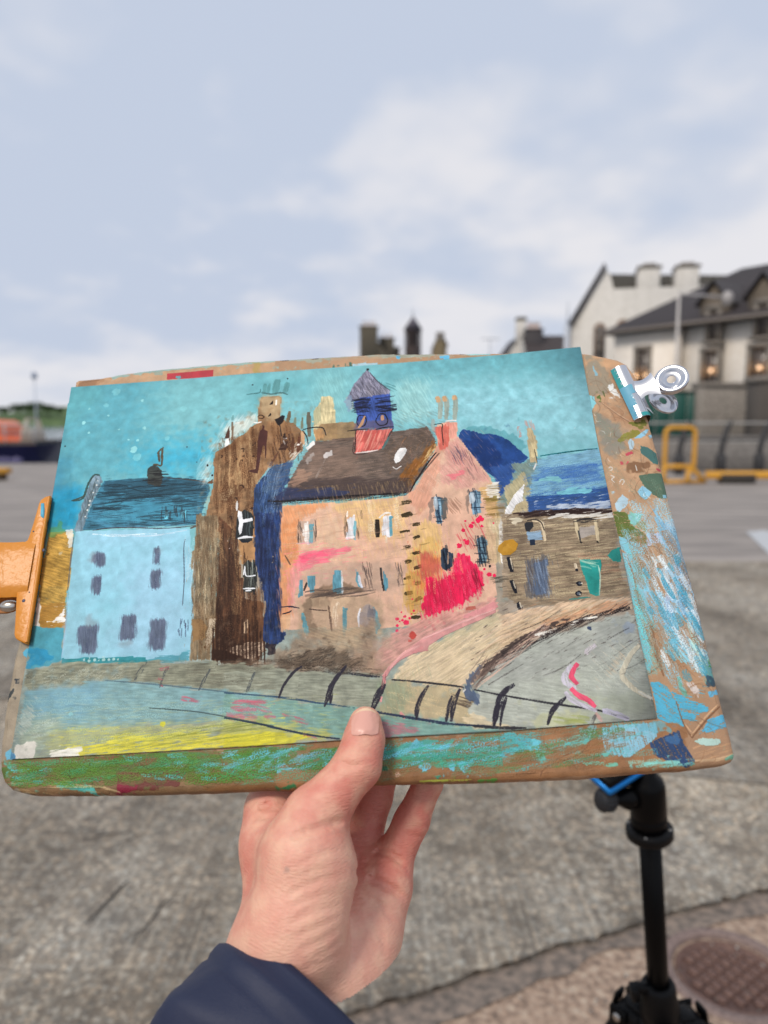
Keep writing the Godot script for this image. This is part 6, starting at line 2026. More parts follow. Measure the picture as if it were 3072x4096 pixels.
	cv.fill([107.5,151.6,109.2,150,109,157.7,107,157.5], [221,191,156],{"n": 0.7,"f": 0.6,"a": 0.9})
	cv.dot(88.5, 148.6, 0.42, [90,58,34],{"a": 0.8})
	cv.dot(88.5, 162.9, 0.66, [90,58,34],{"a": 0.8})
	cv.dot(95.4, 126.6, 0.43, [90,58,34],{"a": 0.8})
	cv.dot(102.4, 142.6, 0.42, [90,58,34],{"a": 0.8})
	cv.dot(85.9, 160.2, 0.33, [90,58,34],{"a": 0.8})
	cv.hatch([91.7,91.9,102.6,102.4,116.6,147.1,114.6,170.5,93.6,167.4], 2.2, [44,26,18], 40, 87, 30,{"a": 0.8,"dry": 0.3})
	cv.hatch([92.5,90.9,102.4,96.6,108.8,134.3,102.5,146.1,93.4,129.6], 1.4, [196,160,112], 22, 87, 22,{"a": 0.55,"dry": 0.4})
	cv.hatch([89,53,111,38.4,117.2,58.2,111.8,74.2,92.7,82.3], 2.2, [98,62,36], 46, 86, 20,{"a": 0.5,"dry": 0.4})
	cv.hatch([91.5,55.9,111,39.8,114.1,74.4,94.7,76], 2, [214,184,136], 30, 86, 18,{"a": 0.5,"dry": 0.42})
	cv.hatch([80.1,90.9,92.5,91.9,94,167.4,82.2,166.6], 2, [92,66,44], 34, 87, 26,{"a": 0.6,"dry": 0.4})
	cv.line([92,153.1,93.3,171.5], 1.04, [50,31,22],{"a": 0.85,"n": 0.5})
	cv.line([93.9,154.4,95.2,173.7], 1.04, [50,31,22],{"a": 0.85,"n": 0.5})
	cv.line([95.8,155.7,96.8,171.1], 1.04, [50,31,22],{"a": 0.85,"n": 0.5})
	cv.line([97.6,157,98.7,173.3], 1.04, [50,31,22],{"a": 0.85,"n": 0.5})
	cv.line([99.5,158.3,100.3,170.6], 1.04, [50,31,22],{"a": 0.85,"n": 0.5})
	cv.line([101.4,159.6,102.2,172.9], 1.04, [50,31,22],{"a": 0.85,"n": 0.5})
	cv.line([103.2,160.9,103.9,170.2], 1.04, [50,31,22],{"a": 0.85,"n": 0.5})
	cv.line([105,162.2,105.7,172.5], 1.04, [50,31,22],{"a": 0.85,"n": 0.5})
	cv.line([106.4,150,107.5,174.7], 1.04, [50,31,22],{"a": 0.85,"n": 0.5})
	cv.line([108.3,151.3,109.2,172.1], 1.04, [50,31,22],{"a": 0.85,"n": 0.5})
	cv.line([110.1,152.7,111,174.3], 1.04, [50,31,22],{"a": 0.85,"n": 0.5})
	cv.line([112,154,112.7,171.6], 1.04, [50,31,22],{"a": 0.85,"n": 0.5})
	cv.line([113.8,155.3,114.6,173.9], 1.04, [50,31,22],{"a": 0.85,"n": 0.5})
	cv.line([115.6,156.6,116.3,171.2], 1.04, [50,31,22],{"a": 0.85,"n": 0.5})
	cv.line([117.4,157.9,118.1,173.5], 1.04, [50,31,22],{"a": 0.85,"n": 0.5})
	cv.hatch([87.9,52.9,95.9,48.8,109.8,38.3,117,44.5,115.2,71.3,111.4,102.5,92.4,101,88.2,72.2], 2.6, [78,48,28], 44, 86, 26,{"a": 0.8,"dry": 0.34})
	cv.hatch([116.9,36.1,134.7,43.3,134.1,57,118.5,62.3], 2, [92,58,34], 22, 84, 14,{"a": 0.7,"dry": 0.36})
	cv.hatch([89.2,55.7,111.1,44,114.2,80.9,92.7,82.3], 1.6, [206,178,130], 24, 86, 16,{"a": 0.6,"dry": 0.42})
	cv.line([115,8.4,114.2,15.8], 2.4, [84,135,135],{"a": 0.7,"n": 0.5})
	cv.line([117.6,8.7,116.5,16], 1.92, [84,135,135],{"a": 0.7,"n": 0.5})
	cv.line([122.2,6.1,120.6,16.4], 4.4, [84,135,135],{"a": 0.7,"n": 0.5})
	cv.line([128.1,8.6,126.5,15.8], 3.36, [84,135,135],{"a": 0.7,"n": 0.5})
	cv.line([104.3,15,108.6,14.8,111.9,14.4,112.2,11.9], 0.8, [65,108,110],{"a": 0.85})
	cv.line([112.8,14.5,118.9,16.1,124.4,15.6,128.1,17.4], 1.12, [70,106,106],{"a": 0.85})
	cv.line([129.3,28.8,128.2,36.5], 2.08, [108,90,66],{"a": 0.95})
	cv.line([132.6,33.3,132.2,38.2], 1.6, [120,120,95],{"a": 0.8})
	cv.line([136.5,33.7,136.2,41.4], 1.28, [111,110,87],{"a": 0.85})
	cv.line([139.9,30.5,140.4,46.6], 2.72, [99,92,77],{"a": 0.95})
	cv.line([96.8,32.9,97.4,45.5], 1.28, [106,79,57],{"a": 0.8})
	cv.line([97,28.6,96.7,32.2], 1.44, [98,148,148],{"a": 0.7})
	cv.fill([91.3,51.2,93.3,41.7,95.1,35.6,95.6,40.5,95.9,47.5,94.8,43.9,93,43.8], [72,43,33],{"n": 0.4,"f": 0.3})
	cv.fill([93,49.6,93.4,44.8,95.1,43.6,95.9,47.5], [232,234,230],{"n": 0.3,"f": 0.4})
	cv.fill([113.9,36.2,115.2,37.7,114.8,39.5,116.8,41,117,44.5,116.5,48.6,116.4,58.1,115.8,58.4,115.5,50.6,114.5,50.1,113.4,56.5,112.5,65.1,111.9,67.7,109.9,67.2,107,66,107.6,65.2,110.7,65,111.4,57.7,111.5,46.8,112.5,40.6,113.8,39.2], [70,39,36],{"n": 0.25,"f": 0.3})
	cv.fill([120.7,33.7,122.8,32.8,125.1,31.1,126.6,31.7,125.8,35.5,124,37.5,124.5,41,125,44.6,124.4,45.2,123.7,38.2,122.5,37.4], [24,20,24],{"n": 0.3,"f": 0.3})
	cv.fill([117.5,23.2,119.6,20.6,119.8,22.1,119.4,23.4,117.8,23.4], [29,22,22],{"f": 0.2})
	cv.fill([116.8,31.3,118.5,28.8,118.8,30.3,118.3,31.2], [24,20,20],{"f": 0.2})
	cv.line([111.1,31,112.6,29.9,114.7,31.1,113.8,32.3,111.4,31.7], 0.72, [54,35,24],{"a": 0.95})
	cv.line([108.8,34.3,110.9,35,113.3,34.5], 0.72, [235,232,225],{"a": 0.95})
	cv.line([98.3,34.1,101.3,34], 0.64, [235,232,225],{"a": 0.9})
	cv.line([121.7,20.1,121.4,24.1], 1.04, [240,238,231],{"a": 0.9})
	cv.line([102.2,51.4,103.9,51.3,103.8,53.3], 0.8, [53,33,23],{"a": 0.95})
	cv.line([108.6,50,109.3,49], 0.8, [53,33,23],{"a": 0.95})
	cv.line([110,49.1,110.3,47.7], 0.8, [53,33,23],{"a": 0.95})
	cv.line([91.2,54.6,92.1,55,91.5,56.3], 0.8, [53,33,23],{"a": 0.95})
	cv.line([103.2,56.3,104.2,55.7,103.9,56.7], 0.8, [53,33,23],{"a": 0.95})
	cv.line([102.4,74.7,103.5,74.2,104.7,75.6,104.1,76.2], 0.8, [53,33,23],{"a": 0.95})
	cv.line([99.8,81.9,100.9,81.7,101.5,83.3], 0.8, [53,33,23],{"a": 0.95})
	cv.line([97.4,93,98.5,92.8,98.9,94.7], 0.8, [53,33,23],{"a": 0.95})
	cv.line([108.5,89,109.6,88.4,109.4,90], 0.8, [53,33,23],{"a": 0.95})
	cv.dot(103.3, 58.6, 0.59, [60,36,22],{"a": 0.95})
	cv.dot(100.2, 57.5, 0.53, [60,36,22],{"a": 0.95})
	cv.dot(98.9, 58.9, 0.41, [60,36,22],{"a": 0.95})
	cv.dot(109.4, 56.7, 0.70, [60,36,22],{"a": 0.95})
	cv.dot(84.1, 60.3, 0.53, [60,36,22],{"a": 0.95})
	cv.dot(87.1, 66.6, 0.58, [60,36,22],{"a": 0.95})
	cv.dot(84.1, 59.7, 0.35, [60,36,22],{"a": 0.95})
	cv.dot(84.2, 60.5, 0.53, [30,28,30],{"a": 0.9})
	cv.dot(87.1, 66.9, 0.52, [30,28,30],{"a": 0.9})
	cv.dot(107.7, 8.5, 0.49, [30,28,30],{"a": 0.9})
	cv.dot(127.9, 6.1, 0.43, [30,28,30],{"a": 0.9})
	cv.fill([84.7,71.3,87.5,68.9,87.9,71.6,87.1,72.1], [106,71,47],{"n": 0.5,"f": 0.5})
	cv.fill([125.3,49.4,128.2,48.3,128.5,52.4,127.1,54.3,123,54], [61,37,28],{"n": 0.8,"f": 0.5,"d": 80})
	cv.line([125.6,46.7,127.9,46.8], 1.04, [236,236,232],{"n": 0.5})
	cv.line([125.9,47.7,126.8,50.6], 0.8, [236,236,232],{"n": 0.5})
	cv.line([126.7,43.3,126.2,46,127.6,45.8], 1.12, [29,24,26],{"a": 0.9})
	cv.hatch([121.7,45,136.4,44.9,135.2,56.4,118.5,63.6], 1, [52,30,22], 26, 80, 12,{"a": 0.75,"dry": 0.3})
	cv.hatch([127.7,52.3,136.4,49.7,140.5,50.8,130.6,61.4], 0.7, [230,226,215], 26, 125, 5,{"a": 0.8})
	cv.line([118.5,63.6,120.8,59.8,123,55.3], 1.28, [84,53,40],{"a": 0.8,"n": 0.6})
	cv.line([131.4,46.5,130.9,56.7], 1.92, [92,57,38],{"a": 0.9})
	cv.line([134.7,46.1,134.1,56.3], 2.08, [86,51,36],{"a": 0.9})
	cv.fill([135.6,42.7,137.6,42.2,137.6,51.9,135.3,50.3], [201,159,120],{"n": 0.7,"f": 0.7,"d": 85})
	cv.line([133.5,51.5,135,51.3], 1.2, [239,236,229],{"n": 0.6})
	cv.fill([143.1,29.3,146.7,24.6,146.8,21,152.2,20.2,154,21.7,155.8,41.1,155.6,49.4,143.4,49.3,142.4,37.1], [209,192,147],{"n": 0.6,"f": 0.8,"j": 0.2,"d": 85})
	cv.fill([143.1,29.3,146.7,25.4,146.5,37.4,142.9,39.9], [160,165,134],{"n": 0.5,"f": 1,"a": 0.6,"d": 85})
	cv.fill([145.7,39.6,164.2,39.3,167.6,40.6,167.2,51.4,143.9,50.3], [146,119,84],{"n": 0.5,"f": 1.2,"j": 0.25})
	cv.fill([142.9,42.7,148.2,41.8,148.7,48.7,143.4,49], [184,141,95],{"n": 0.8,"f": 1,"d": 85})
	cv.line([136.7,41.8,140.6,41.1,145.3,41,148.2,42.1,149.6,46.8], 0.8, [30,28,30],{"a": 0.95})
	cv.line([136.4,42.1,138.8,46.5,139.6,51.4], 0.72, [30,28,30],{"a": 0.9})
	cv.line([143.1,50,140.5,53.5], 2.4, [240,238,231],{"n": 0.6})
	cv.fill([101.4,104.1,102.4,99.3,105.5,92.1,108.3,90.5,110.3,94.4,110.6,104.9,107,105.7,102,105.3], [35,40,41],{"n": 0.7,"f": 0.6,"d": 85})
	cv.fill([101.8,92.7,105.3,89,110.2,92.4,110.8,100.2,109.7,107.8,105.4,108.4,101.4,105.2], [33,38,41],{"n": 0.6,"f": 0.5,"d": 85})
	cv.hatch([104.9,91,110.2,91.4,110.1,106.8,105.4,106.5], 0.6, [110,130,130], 8, 86, 12,{"a": 0.6})
	cv.fill([101.9,92.7,102.2,89.3,104.2,90.4,104.8,94.9,109.8,94.3,110.3,96.1,105.1,97,104.5,102.6,103.5,103.9,102.6,100.5,103.1,96.7], [238,240,242],{"n": 0.2,"f": 0.3,"b": 1.5})
	cv.line([101.4,83.6,101.4,89.3], 1.12, [232,236,236],{"a": 0.85})
	cv.line([102.7,105.8,106.2,105.3,110.6,105.7], 1.36, [238,240,242],{"b": 1.5})
	cv.fill([103.6,106.8,109.7,107.3,108,108.8,104.6,108.3], [21,30,42],{"n": 0.5,"f": 0.4})
	cv.fill([106.2,120.5,108.3,118.4,111.8,121,113.2,125.6,113,134.6,109.7,136.6,106.3,135], [52,54,50],{"n": 0.6,"f": 0.6,"d": 85})
	cv.hatch([106.2,119.6,112.2,120.1,113,136.4,106.7,135.9], 0.8, [22,26,30], 14, 86, 14,{"a": 0.8})
	cv.hatch([106.6,119.6,112.7,121,112.6,134.6,107.1,135], 0.5, [180,190,180], 10, 86, 16,{"a": 0.6})
	cv.line([106.7,121.5,107.7,127,112.6,127.1], 0.8, [234,238,240],{"b": 1})
	cv.line([106.2,133.9,112.5,134.1], 0.8, [234,238,240],{"b": 1})
	cv.line([106.9,122,106.2,126.5], 0.8, [234,238,240],{"b": 1})
	cv.line([107.5,135.1,110.5,135.1], 0.8, [234,238,240],{"b": 1})
	cv.fill([110.7,76.1,115.2,69.9,120.2,63.8,127.7,62.4,131.8,61.5,128.9,69.8,129.8,73.8,127.8,75.6,125.3,79.9,126.1,107.2,111.9,106.1,110.5,90.1], [37,60,101],{"n": 0.6,"f": 1,"j": 0.5,"d": 86})
	cv.fill([119.1,63.7,131.8,61.5,128.9,71.1,120.5,83.3,115.3,77.8], [74,103,136],{"n": 1,"f": 2,"a": 0.6,"d": 115})
	cv.fill([111.7,91.5,125.8,92.7,125.7,133.8,126.7,151.3,128,159,126.4,162.6,121.6,164.8,116.6,161.1,117.3,150.6,118,143.8,116.1,133,112.5,122.8,111.3,110.7], [31,50,93],{"n": 0.6,"f": 1,"j": 0.5,"d": 87})
	cv.fill([118.7,162.5,123.2,163.7,123.2,168.6,119.2,168.7], [38,34,43],{"n": 0.8,"f": 1})
	cv.hatch([115.1,66,131.2,62.1,128.3,71.1,125.6,81.8,120.7,97.1,113.4,96.5], 0.7, [150,175,200], 40, 102, 16,{"a": 0.45,"dry": 0.35})
	cv.hatch([112.2,93.5,125.4,94.6,125.5,156.3,117.4,155.7], 1.6, [18,26,58], 40, 88, 26,{"a": 0.6,"dry": 0.35})
	cv.hatch([112.6,91.6,124.9,92.6,125.4,147.8,117.2,147.2], 1, [62,96,150], 26, 88, 26,{"a": 0.5,"dry": 0.4})
	cv.dot(121.2, 117.5, 0.60, [140,130,120],{"a": 0.8})
	cv.dot(120.9, 120.7, 0.34, [140,130,120],{"a": 0.8})
	cv.fill([125.4,85.4,129.8,72.9,134.7,63,143.1,50.2,164.7,49.2,172.3,47.9,188.9,47.5,205.6,46,209.8,56.2,203.9,69,193,86.5,185,86.7,157.9,87.1,140.3,86.6], [102,85,76],{"n": 0.5,"f": 0.9,"j": 0.3,"d": -4})
	cv.fill([132.2,69.4,142.2,55,165.4,53.2,166.7,62.9,163.1,73.9,140.4,75.6], [129,107,93],{"f": 7,"n": 0.9,"a": 0.75,"d": -6})
	cv.fill([181.8,56.6,206.4,46.1,208.1,56,197.6,65.6,182.7,70], [90,75,64],{"f": 6,"n": 0.7,"a": 0.7,"d": 35})
	cv.fill([188.8,76.1,200.2,63,208.9,56.1,209.5,59,199.6,72.3,193.2,83.8], [134,86,39],{"n": 0.9,"f": 2.5,"d": 128})
	cv.fill([195.4,74.8,206,62.5,209.2,58,209.4,60.5,200.4,71.5], [161,111,55],{"n": 1,"f": 1,"a": 0.8,"d": 128})
	cv.fill([131.4,73.9,172.7,75.6,194.4,77.5,193,86.5,159.5,85.5,126.6,84.5], [69,57,55],{"n": 0.8,"f": 3,"a": 0.75,"d": -3})
	cv.fill([120.2,84.9,126.6,78.2,138.7,79.2,161.2,82,159.5,85.5,126.6,85.9], [42,52,87],{"n": 0.9,"f": 2,"a": 0.8,"d": -3})
	cv.fill([129,74.7,134.7,66.7,142,70.2,138.7,74.6,132.2,77.7], [179,141,117],{"n": 0.9,"f": 2,"a": 0.6,"d": -15})
	cv.hatch([134.7,67.7,166.9,59.1,189.9,59.2,188.9,74.2,133.9,74.2], 1, [160,136,118], 60, -5, 16,{"a": 0.35,"dry": 0.4})
	cv.hatch([183.4,56.7,205.5,48,204.4,62.4,189.2,70.5], 1, [150,130,115], 40, 40, 14,{"a": 0.35,"dry": 0.4})
	cv.line([117.8,85.2,128.2,86,148.3,85.9,169.1,85.8,191.4,86.3], 1.2, [30,26,28],{"n": 1,"dry": 0.2})
	cv.hatch([122.6,84.2,161.1,85.6,192.2,85.5,192.1,88.2,124.2,88], 0.8, [24,22,24], 70, -4, 16,{"a": 0.7,"dry": 0.4})
	cv.fill([138,53.7,143.1,50.2,143.5,51.7,139.3,55.7], [226,226,222],{"n": 0.7,"f": 0.5})
	cv.fill([139.3,59.5,142.2,56.4,143,58.4,140.5,63.5,138.8,64.3], [189,182,177],{"n": 0.6,"f": 1.5,"a": 0.6})
	cv.fill([147.1,60.2,150.4,57.2,152.9,56.9,152.5,59.7,149.5,61.4], [212,208,205],{"n": 0.5,"f": 1.2,"a": 0.85,"b": 1})
	cv.line([148.7,61.3,146.1,68.7,143.6,73.1], 1.6, [169,160,153],{"a": 0.35,"dry": 0.4})
	cv.fill([186.1,65.5,187.3,61.4,189.9,58.7,192.8,58.5,193.7,60,192.1,63.2,189.4,66.8,186.9,68], [236,236,234],{"f": 0.4,"b": 3})
	cv.fill([189.7,62.1,192.7,59.5,193.1,60.4,190.3,65,188.2,66.7], [205,205,201],{"f": 1,"a": 0.6})
	cv.line([185.2,69.7,187.1,71.3,190,69.6], 0.64, [228,226,223],{"a": 0.9})
	cv.fill([126,89,159.4,89.1,191.3,88.1,193,86.5,196.3,84.9,203.7,70.8,210.5,57.2,210.6,45.5,215.7,44,222.3,44.6,221.5,53.3,224.3,58.4,236.4,81,238,87.5,233.8,129.5,125.3,121.2], [226,182,154],{"n": 0.3,"f": 0.8,"j": 0.12})
	cv.fill([125.4,95.6,238.1,92.1,230.7,155.3,194.9,160.3,126.3,156.3], [225,182,156],{"n": 0.4,"f": 1.2,"j": 0.12})
	cv.fill([126,89.2,141.9,89,153,89.4,134.6,97.7,133.1,121.8,125.5,121.2], [223,149,99],{"n": 0.7,"f": 3,"a": 0.8,"d": 75})
	cv.fill([125.4,98.5,133.7,99.1,132.8,121.6,128.8,156.5,125.9,156.3], [217,143,93],{"n": 0.7,"f": 3,"a": 0.75,"d": 82})
	cv.fill([153,89.4,188.9,88.8,189.6,101.3,186.6,112.2,171.2,111,159.1,98.8], [223,187,123],{"n": 0.8,"f": 5,"a": 0.8,"d": 78})
	cv.fill([143.4,97.5,157.6,96.9,158.8,111.7,163,123,134.6,120.8,143.2,108.8], [214,185,156],{"n": 0.7,"f": 5,"a": 0.7})
	cv.fill([192.9,87.3,205.5,69.1,211.3,57.3,213.7,57.5,208.9,75.9,201.6,97.9,195.2,100], [216,153,127],{"n": 0.8,"f": 3,"a": 0.7,"d": 115})
	cv.fill([213.6,59.4,221.4,54.3,235.6,81,222.3,86.2,210.8,81.6], [210,155,144],{"n": 0.8,"f": 3,"a": 0.8,"d": 60})
	cv.fill([209.7,46.4,218.9,45.3,216,59.6,212.4,63.1,210.6,56.2], [209,97,83],{"n": 0.9,"f": 1.5,"a": 0.85,"d": 84})
	cv.fill([216.6,44.1,222.3,44.6,221.1,53.3,217.2,55.9], [224,153,136],{"n": 0.7,"f": 1,"a": 0.8,"d": 84})
	cv.hatch([196.3,84.9,211.5,64.9,232.2,82.5,227.8,86.7], 0.8, [236,196,172], 60, 50, 12,{"a": 0.5,"dry": 0.4})
	cv.hatch([210.5,57.2,220.6,54.2,229.4,72.1,216.4,82.1], 0.8, [196,110,104], 46, 70, 10,{"a": 0.45,"dry": 0.4})
	cv.hatch([218.3,60.8,224.9,60.4,224.7,70.8,217.6,69.2], 0.5, [70,64,90], 20, 72, 7,{"a": 0.7})
	cv.hatch([219.2,59.9,224.1,60.3,233.5,78,226.9,80.2], 0.45, [60,50,60], 16, 74, 8,{"a": 0.5})
	cv.fill([214.4,77.3,223.4,75.3,224.8,77.3,215.8,80.2], [237,111,127],{"n": 1,"f": 1.5,"a": 0.6,"d": -8})
	cv.fill([201.3,102.2,207.1,107,207.7,127.5,190.3,126.2,192.9,110.2], [226,189,122],{"n": 0.9,"f": 3,"a": 0.75,"d": 86})
	cv.fill([230.4,86,240.1,84.1,238.3,105.2,232.3,103.9], [209,171,107],{"n": 0.8,"f": 2,"a": 0.7,"d": 0})
	cv.fill([233.6,85.3,240.1,84.1,239.4,93,234.4,92.6], [239,236,226],{"n": 1,"f": 1.5,"a": 0.85,"d": -2})
	cv.fill([231.9,93.3,238.3,92,238,94.7,232.5,95.1], [147,128,59],{"n": 0.8,"f": 1,"a": 0.8,"d": -2})
	cv.hatch([232.6,87.1,240.6,85.9,239.2,104.4,232.2,104.7], 0.6, [120,96,50], 26, -2, 10,{"a": 0.6})
	cv.fill([188.3,125.9,202.1,110.3,206.5,118.1,199.9,137.5,190.5,154.1,186.8,148.7], [216,177,104],{"n": 1,"f": 2.5,"a": 0.75,"d": 88})
	cv.fill([230.7,104.6,239.9,105.3,236.9,129.7,226.5,128.9], [203,180,137],{"n": 0.7,"f": 2,"a": 0.7,"d": 88})
	cv.fill([233.5,106.5,239.7,107,237.3,113.7,232.8,113.3], [225,206,167],{"n": 0.7,"f": 2,"a": 0.8,"d": 88})
	cv.line([213,27.1,214.1,31.8,212.8,41.7], 2.88, [151,163,151],{"a": 0.95,"n": 0.4})
	cv.line([216.8,26.9,217.6,32.1,216.3,42.5], 2.88, [151,163,151],{"a": 0.95,"n": 0.4})
	cv.line([222.3,26.9,222.5,31.6,221,43], 2.88, [151,163,151],{"a": 0.95,"n": 0.4})
	cv.line([212.6,26.5,213.2,30.7], 2.72, [201,161,120],{"a": 0.95,"n": 0.4})
	cv.line([216.4,26.7,216.9,30.5], 2.72, [201,161,120],{"a": 0.95,"n": 0.4})
	cv.line([222.2,26.7,222.2,30], 2.72, [201,161,120],{"a": 0.95,"n": 0.4})
	cv.line([209.1,41.4,208.8,49.3], 2.4, [151,159,151],{"a": 0.7})
	cv.line([215.8,43.5,222,43.4], 0.96, [235,226,218],{"a": 0.8})
	cv.line([209.4,45.2,213.8,45,213.4,49.7,213.4,58.9], 0.56, [30,28,30],{"a": 0.95})
	cv.line([193.4,86,196.6,80.4,202.9,70.8,209.2,62.8], 1.04, [39,32,31],{"n": 0.6})
	cv.line([196.6,80.4,203.6,71.8,210.8,63.4], 0.8, [59,47,43],{"a": 0.7,"n": 0.8})
	cv.hatch([201.6,66,208.9,57,209.4,60,202.2,68.8], 0.6, [226,196,140], 20, 128, 4,{"a": 0.8})
	cv.fill([160.4,25.7,162.3,20.7,166.5,23.2,165.4,30.3,163.6,32.2], [178,161,152],{"n": 0.5,"f": 1,"a": 0.5})
	cv.fill([161.8,23.8,165.9,13.8,173.9,4.1,175.7,6.4,180.6,14.1,186.7,19.9,185.7,23,176.7,23.1,165.6,25.2], [128,124,142],{"n": 0.4,"f": 0.7,"j": 0.3,"d": 70})
	cv.hatch([163.1,22.9,174.1,5,185.8,20.9,175,23], 0.55, [56,54,66], 70, 75, 10,{"a": 0.6,"dry": 0.3,"wob": 1})
	cv.hatch([165.7,21.1,174,7.1,183.7,20.7,175,23], 0.8, [190,184,196], 24, 60, 10,{"a": 0.4})
	cv.fill([160.1,25.7,163.2,19.8,165.6,25.2,162.8,32.1], [123,149,175],{"n": 0.5,"f": 1.2,"a": 0.6})
	cv.fill([165.5,26.2,169.9,23.5,186.2,22,186.6,37.3,187,45.3,166.2,43.4,167.3,35.5], [56,78,149],{"n": 0.5,"f": 0.8,"j": 0.35,"d": 80})
	cv.fill([166.3,39.5,186.9,39.4,186.9,46.3,166.1,45.4], [97,87,108],{"n": 0.8,"f": 2,"a": 0.7})
	cv.hatch([165.6,23.1,174.1,23.9,173.7,34.1,165.3,33.3], 0.8, [26,28,48], 26, -4, 11,{"a": 0.8})
	cv.hatch([179.3,23.4,187.8,23.2,188.4,34.5,178.8,33.6], 0.8, [26,28,48], 26, -4, 11,{"a": 0.8})
	cv.line([165.5,27.2,169.8,26.4,174,27], 0.64, [22,22,33],{"a": 0.9})
	cv.line([165.4,30.3,170.5,30,174.7,31.2], 0.64, [22,22,33],{"a": 0.9})
	cv.line([178.9,30.5,183.1,31.9,188.1,32.6], 0.64, [22,22,33],{"a": 0.9})
	cv.line([179.6,26.5,187.5,28.1], 0.64, [22,22,33],{"a": 0.9})
	cv.line([178.8,33.1,183,34,189,32.7], 0.64, [22,22,33],{"a": 0.9})
	cv.line([165.7,33.1,174.2,33.1], 0.64, [22,22,33],{"a": 0.9})
	cv.line([165.6,24.7,171.5,24.7], 0.64, [22,22,33],{"a": 0.9})
	cv.fill([166.1,45.4,187,45.5,184.6,50,179.3,58.3,165.2,59.4], [202,103,94],{"n": 0.6,"f": 0.8,"j": 0.25,"d": 110})
	cv.fill([168.6,45.6,179,45.8,176.8,58.1,170.2,58.9], [178,75,68],{"n": 0.9,"f": 2,"a": 0.6,"d": 100})
	cv.hatch([165.7,46.4,184.8,46.1,178.4,58.2,165.7,58.5], 0.8, [236,170,150], 24, 112, 12,{"a": 0.6})
	cv.line([166.8,39.5,168.2,35.6,171.1,35.9,172.2,39,170.8,42.4,167.9,42.1,166.8,39.5], 0.72, [26,24,33],{"a": 0.95})
	cv.line([177.7,39,179.5,35.7,182.5,35.7,184.1,39.6,183,42.5,179.6,42.9,177.6,40.5,177.7,39], 0.72, [26,24,33],{"a": 0.95})
	cv.line([171.5,35.9,169.6,40.8,167.6,43.6], 1.6, [200,152,105],{"a": 0.9})
	cv.line([181.2,36.3,181.2,39.8], 1.92, [190,142,104],{"a": 0.9})
	cv.line([161.5,45,167.4,44.7,173.3,44.7], 0.72, [26,24,28],{"a": 0.95})
	cv.line([177.2,45.4,181.6,44.6,187.4,44.4], 0.72, [26,24,28],{"a": 0.95})
	cv.line([166.1,45.4,165.6,53.2,165.2,59], 0.72, [48,31,31],{"a": 0.9})
	cv.line([165.6,59.5,172.6,59.3,178,58.6], 0.8, [234,221,215],{"a": 0.9})
	cv.line([164.8,52.2,164.7,59.9,172.6,60.1], 0.64, [58,37,37],{"a": 0.7})
	cv.line([185.6,47.2,182.8,53.8,180.1,58.3], 1.28, [75,118,118],{"a": 0.8,"n": 0.6})
	cv.line([187,45.3,183.8,50.9], 0.8, [58,41,41],{"a": 0.8})
	cv.dot(174.4, 4.1, 0.96, [30,28,30],{"a": 0.95})
	cv.line([175.7,6.7,179.8,13,186.7,20.1], 0.72, [50,48,55],{"a": 0.7,"n": 0.6})
	cv.hatch([184.1,13.4,189.2,13.9,188.8,20.1,183.8,18.6], 0.6, [70,120,125], 8, 30, 8,{"a": 0.7})
	cv.hatch([127.5,90,191.2,89.9,188.9,125,127.7,120.3], 2.2, [240,200,160], 60, -4, 20,{"a": 0.35,"dry": 0.42})
	cv.hatch([127.5,90,191.2,89.9,188.9,125,127.7,120.3], 2.2, [206,150,120], 50, 80, 14,{"a": 0.3,"dry": 0.42})
	cv.hatch([133.7,103,187.2,103.4,184.4,148.6,133.7,144.9], 2.4, [238,196,160], 50, -3, 20,{"a": 0.35,"dry": 0.42})
	cv.hatch([204.3,75.5,236.4,81.9,235.4,129.4,200.3,126.7], 2.2, [236,186,160], 50, 84, 16,{"a": 0.35,"dry": 0.42})
	cv.fill([133.9,99.4,142.6,97.5,143.2,111.4,134.6,111.6], [159,150,140],{"n": 0.8,"f": 1.5,"a": 0.45})
	cv.fill([137,99.7,139.6,99,139.5,111.9,137.4,110.9], [231,226,219],{"n": 0.9,"f": 1,"d": 86})
	cv.fill([139.5,100.7,142.4,100.1,141.6,111.3,140.1,112], [110,166,178],{"n": 0.6,"f": 0.7,"d": 86})
	cv.hatch([133.9,98.5,136.2,98.3,136.2,110,133.8,109.8], 0.6, [30,28,30], 10, 86, 7,{"a": 0.6})
	cv.hatch([142.4,98.3,143.7,98.4,143.6,111.4,142.3,111.3], 0.6, [30,28,30], 8, 86, 7,{"a": 0.6})
	cv.line([133.1,111.2,137.7,111.1,140.1,112.2], 0.8, [222,192,192],{"a": 0.7})
	cv.fill([159.8,98.9,163.9,97.4,163.9,110.4,159.2,110.5], [220,222,225],{"n": 0.7,"f": 1,"d": 86})
	cv.fill([163,100.4,164.7,100.6,164.1,111.3,162.7,111.2], [118,173,184],{"n": 0.6,"f": 0.7,"d": 86})
	cv.hatch([158.4,97.9,160.1,98,159.8,109.3,158.1,109.1], 0.6, [60,50,40], 9, 86, 7,{"a": 0.6})
	cv.hatch([164.9,95.7,167.9,96,167.4,109.9,164.4,109.6], 0.6, [60,50,40], 10, 86, 7,{"a": 0.4})
	cv.line([158.8,110,163.5,109.7], 1.28, [244,240,237],{"a": 0.9,"n": 0.5})
	cv.line([160.2,94.5,159.8,98], 0.96, [239,236,227],{"a": 0.8})
	cv.line([175.4,100.6,175.2,110.9], 2.72, [35,28,23],{"n": 0.7})
	cv.fill([177.9,100.3,181.2,98,183.1,99,182.1,111,177.8,110.3], [222,222,226],{"n": 0.7,"f": 1,"d": 86})
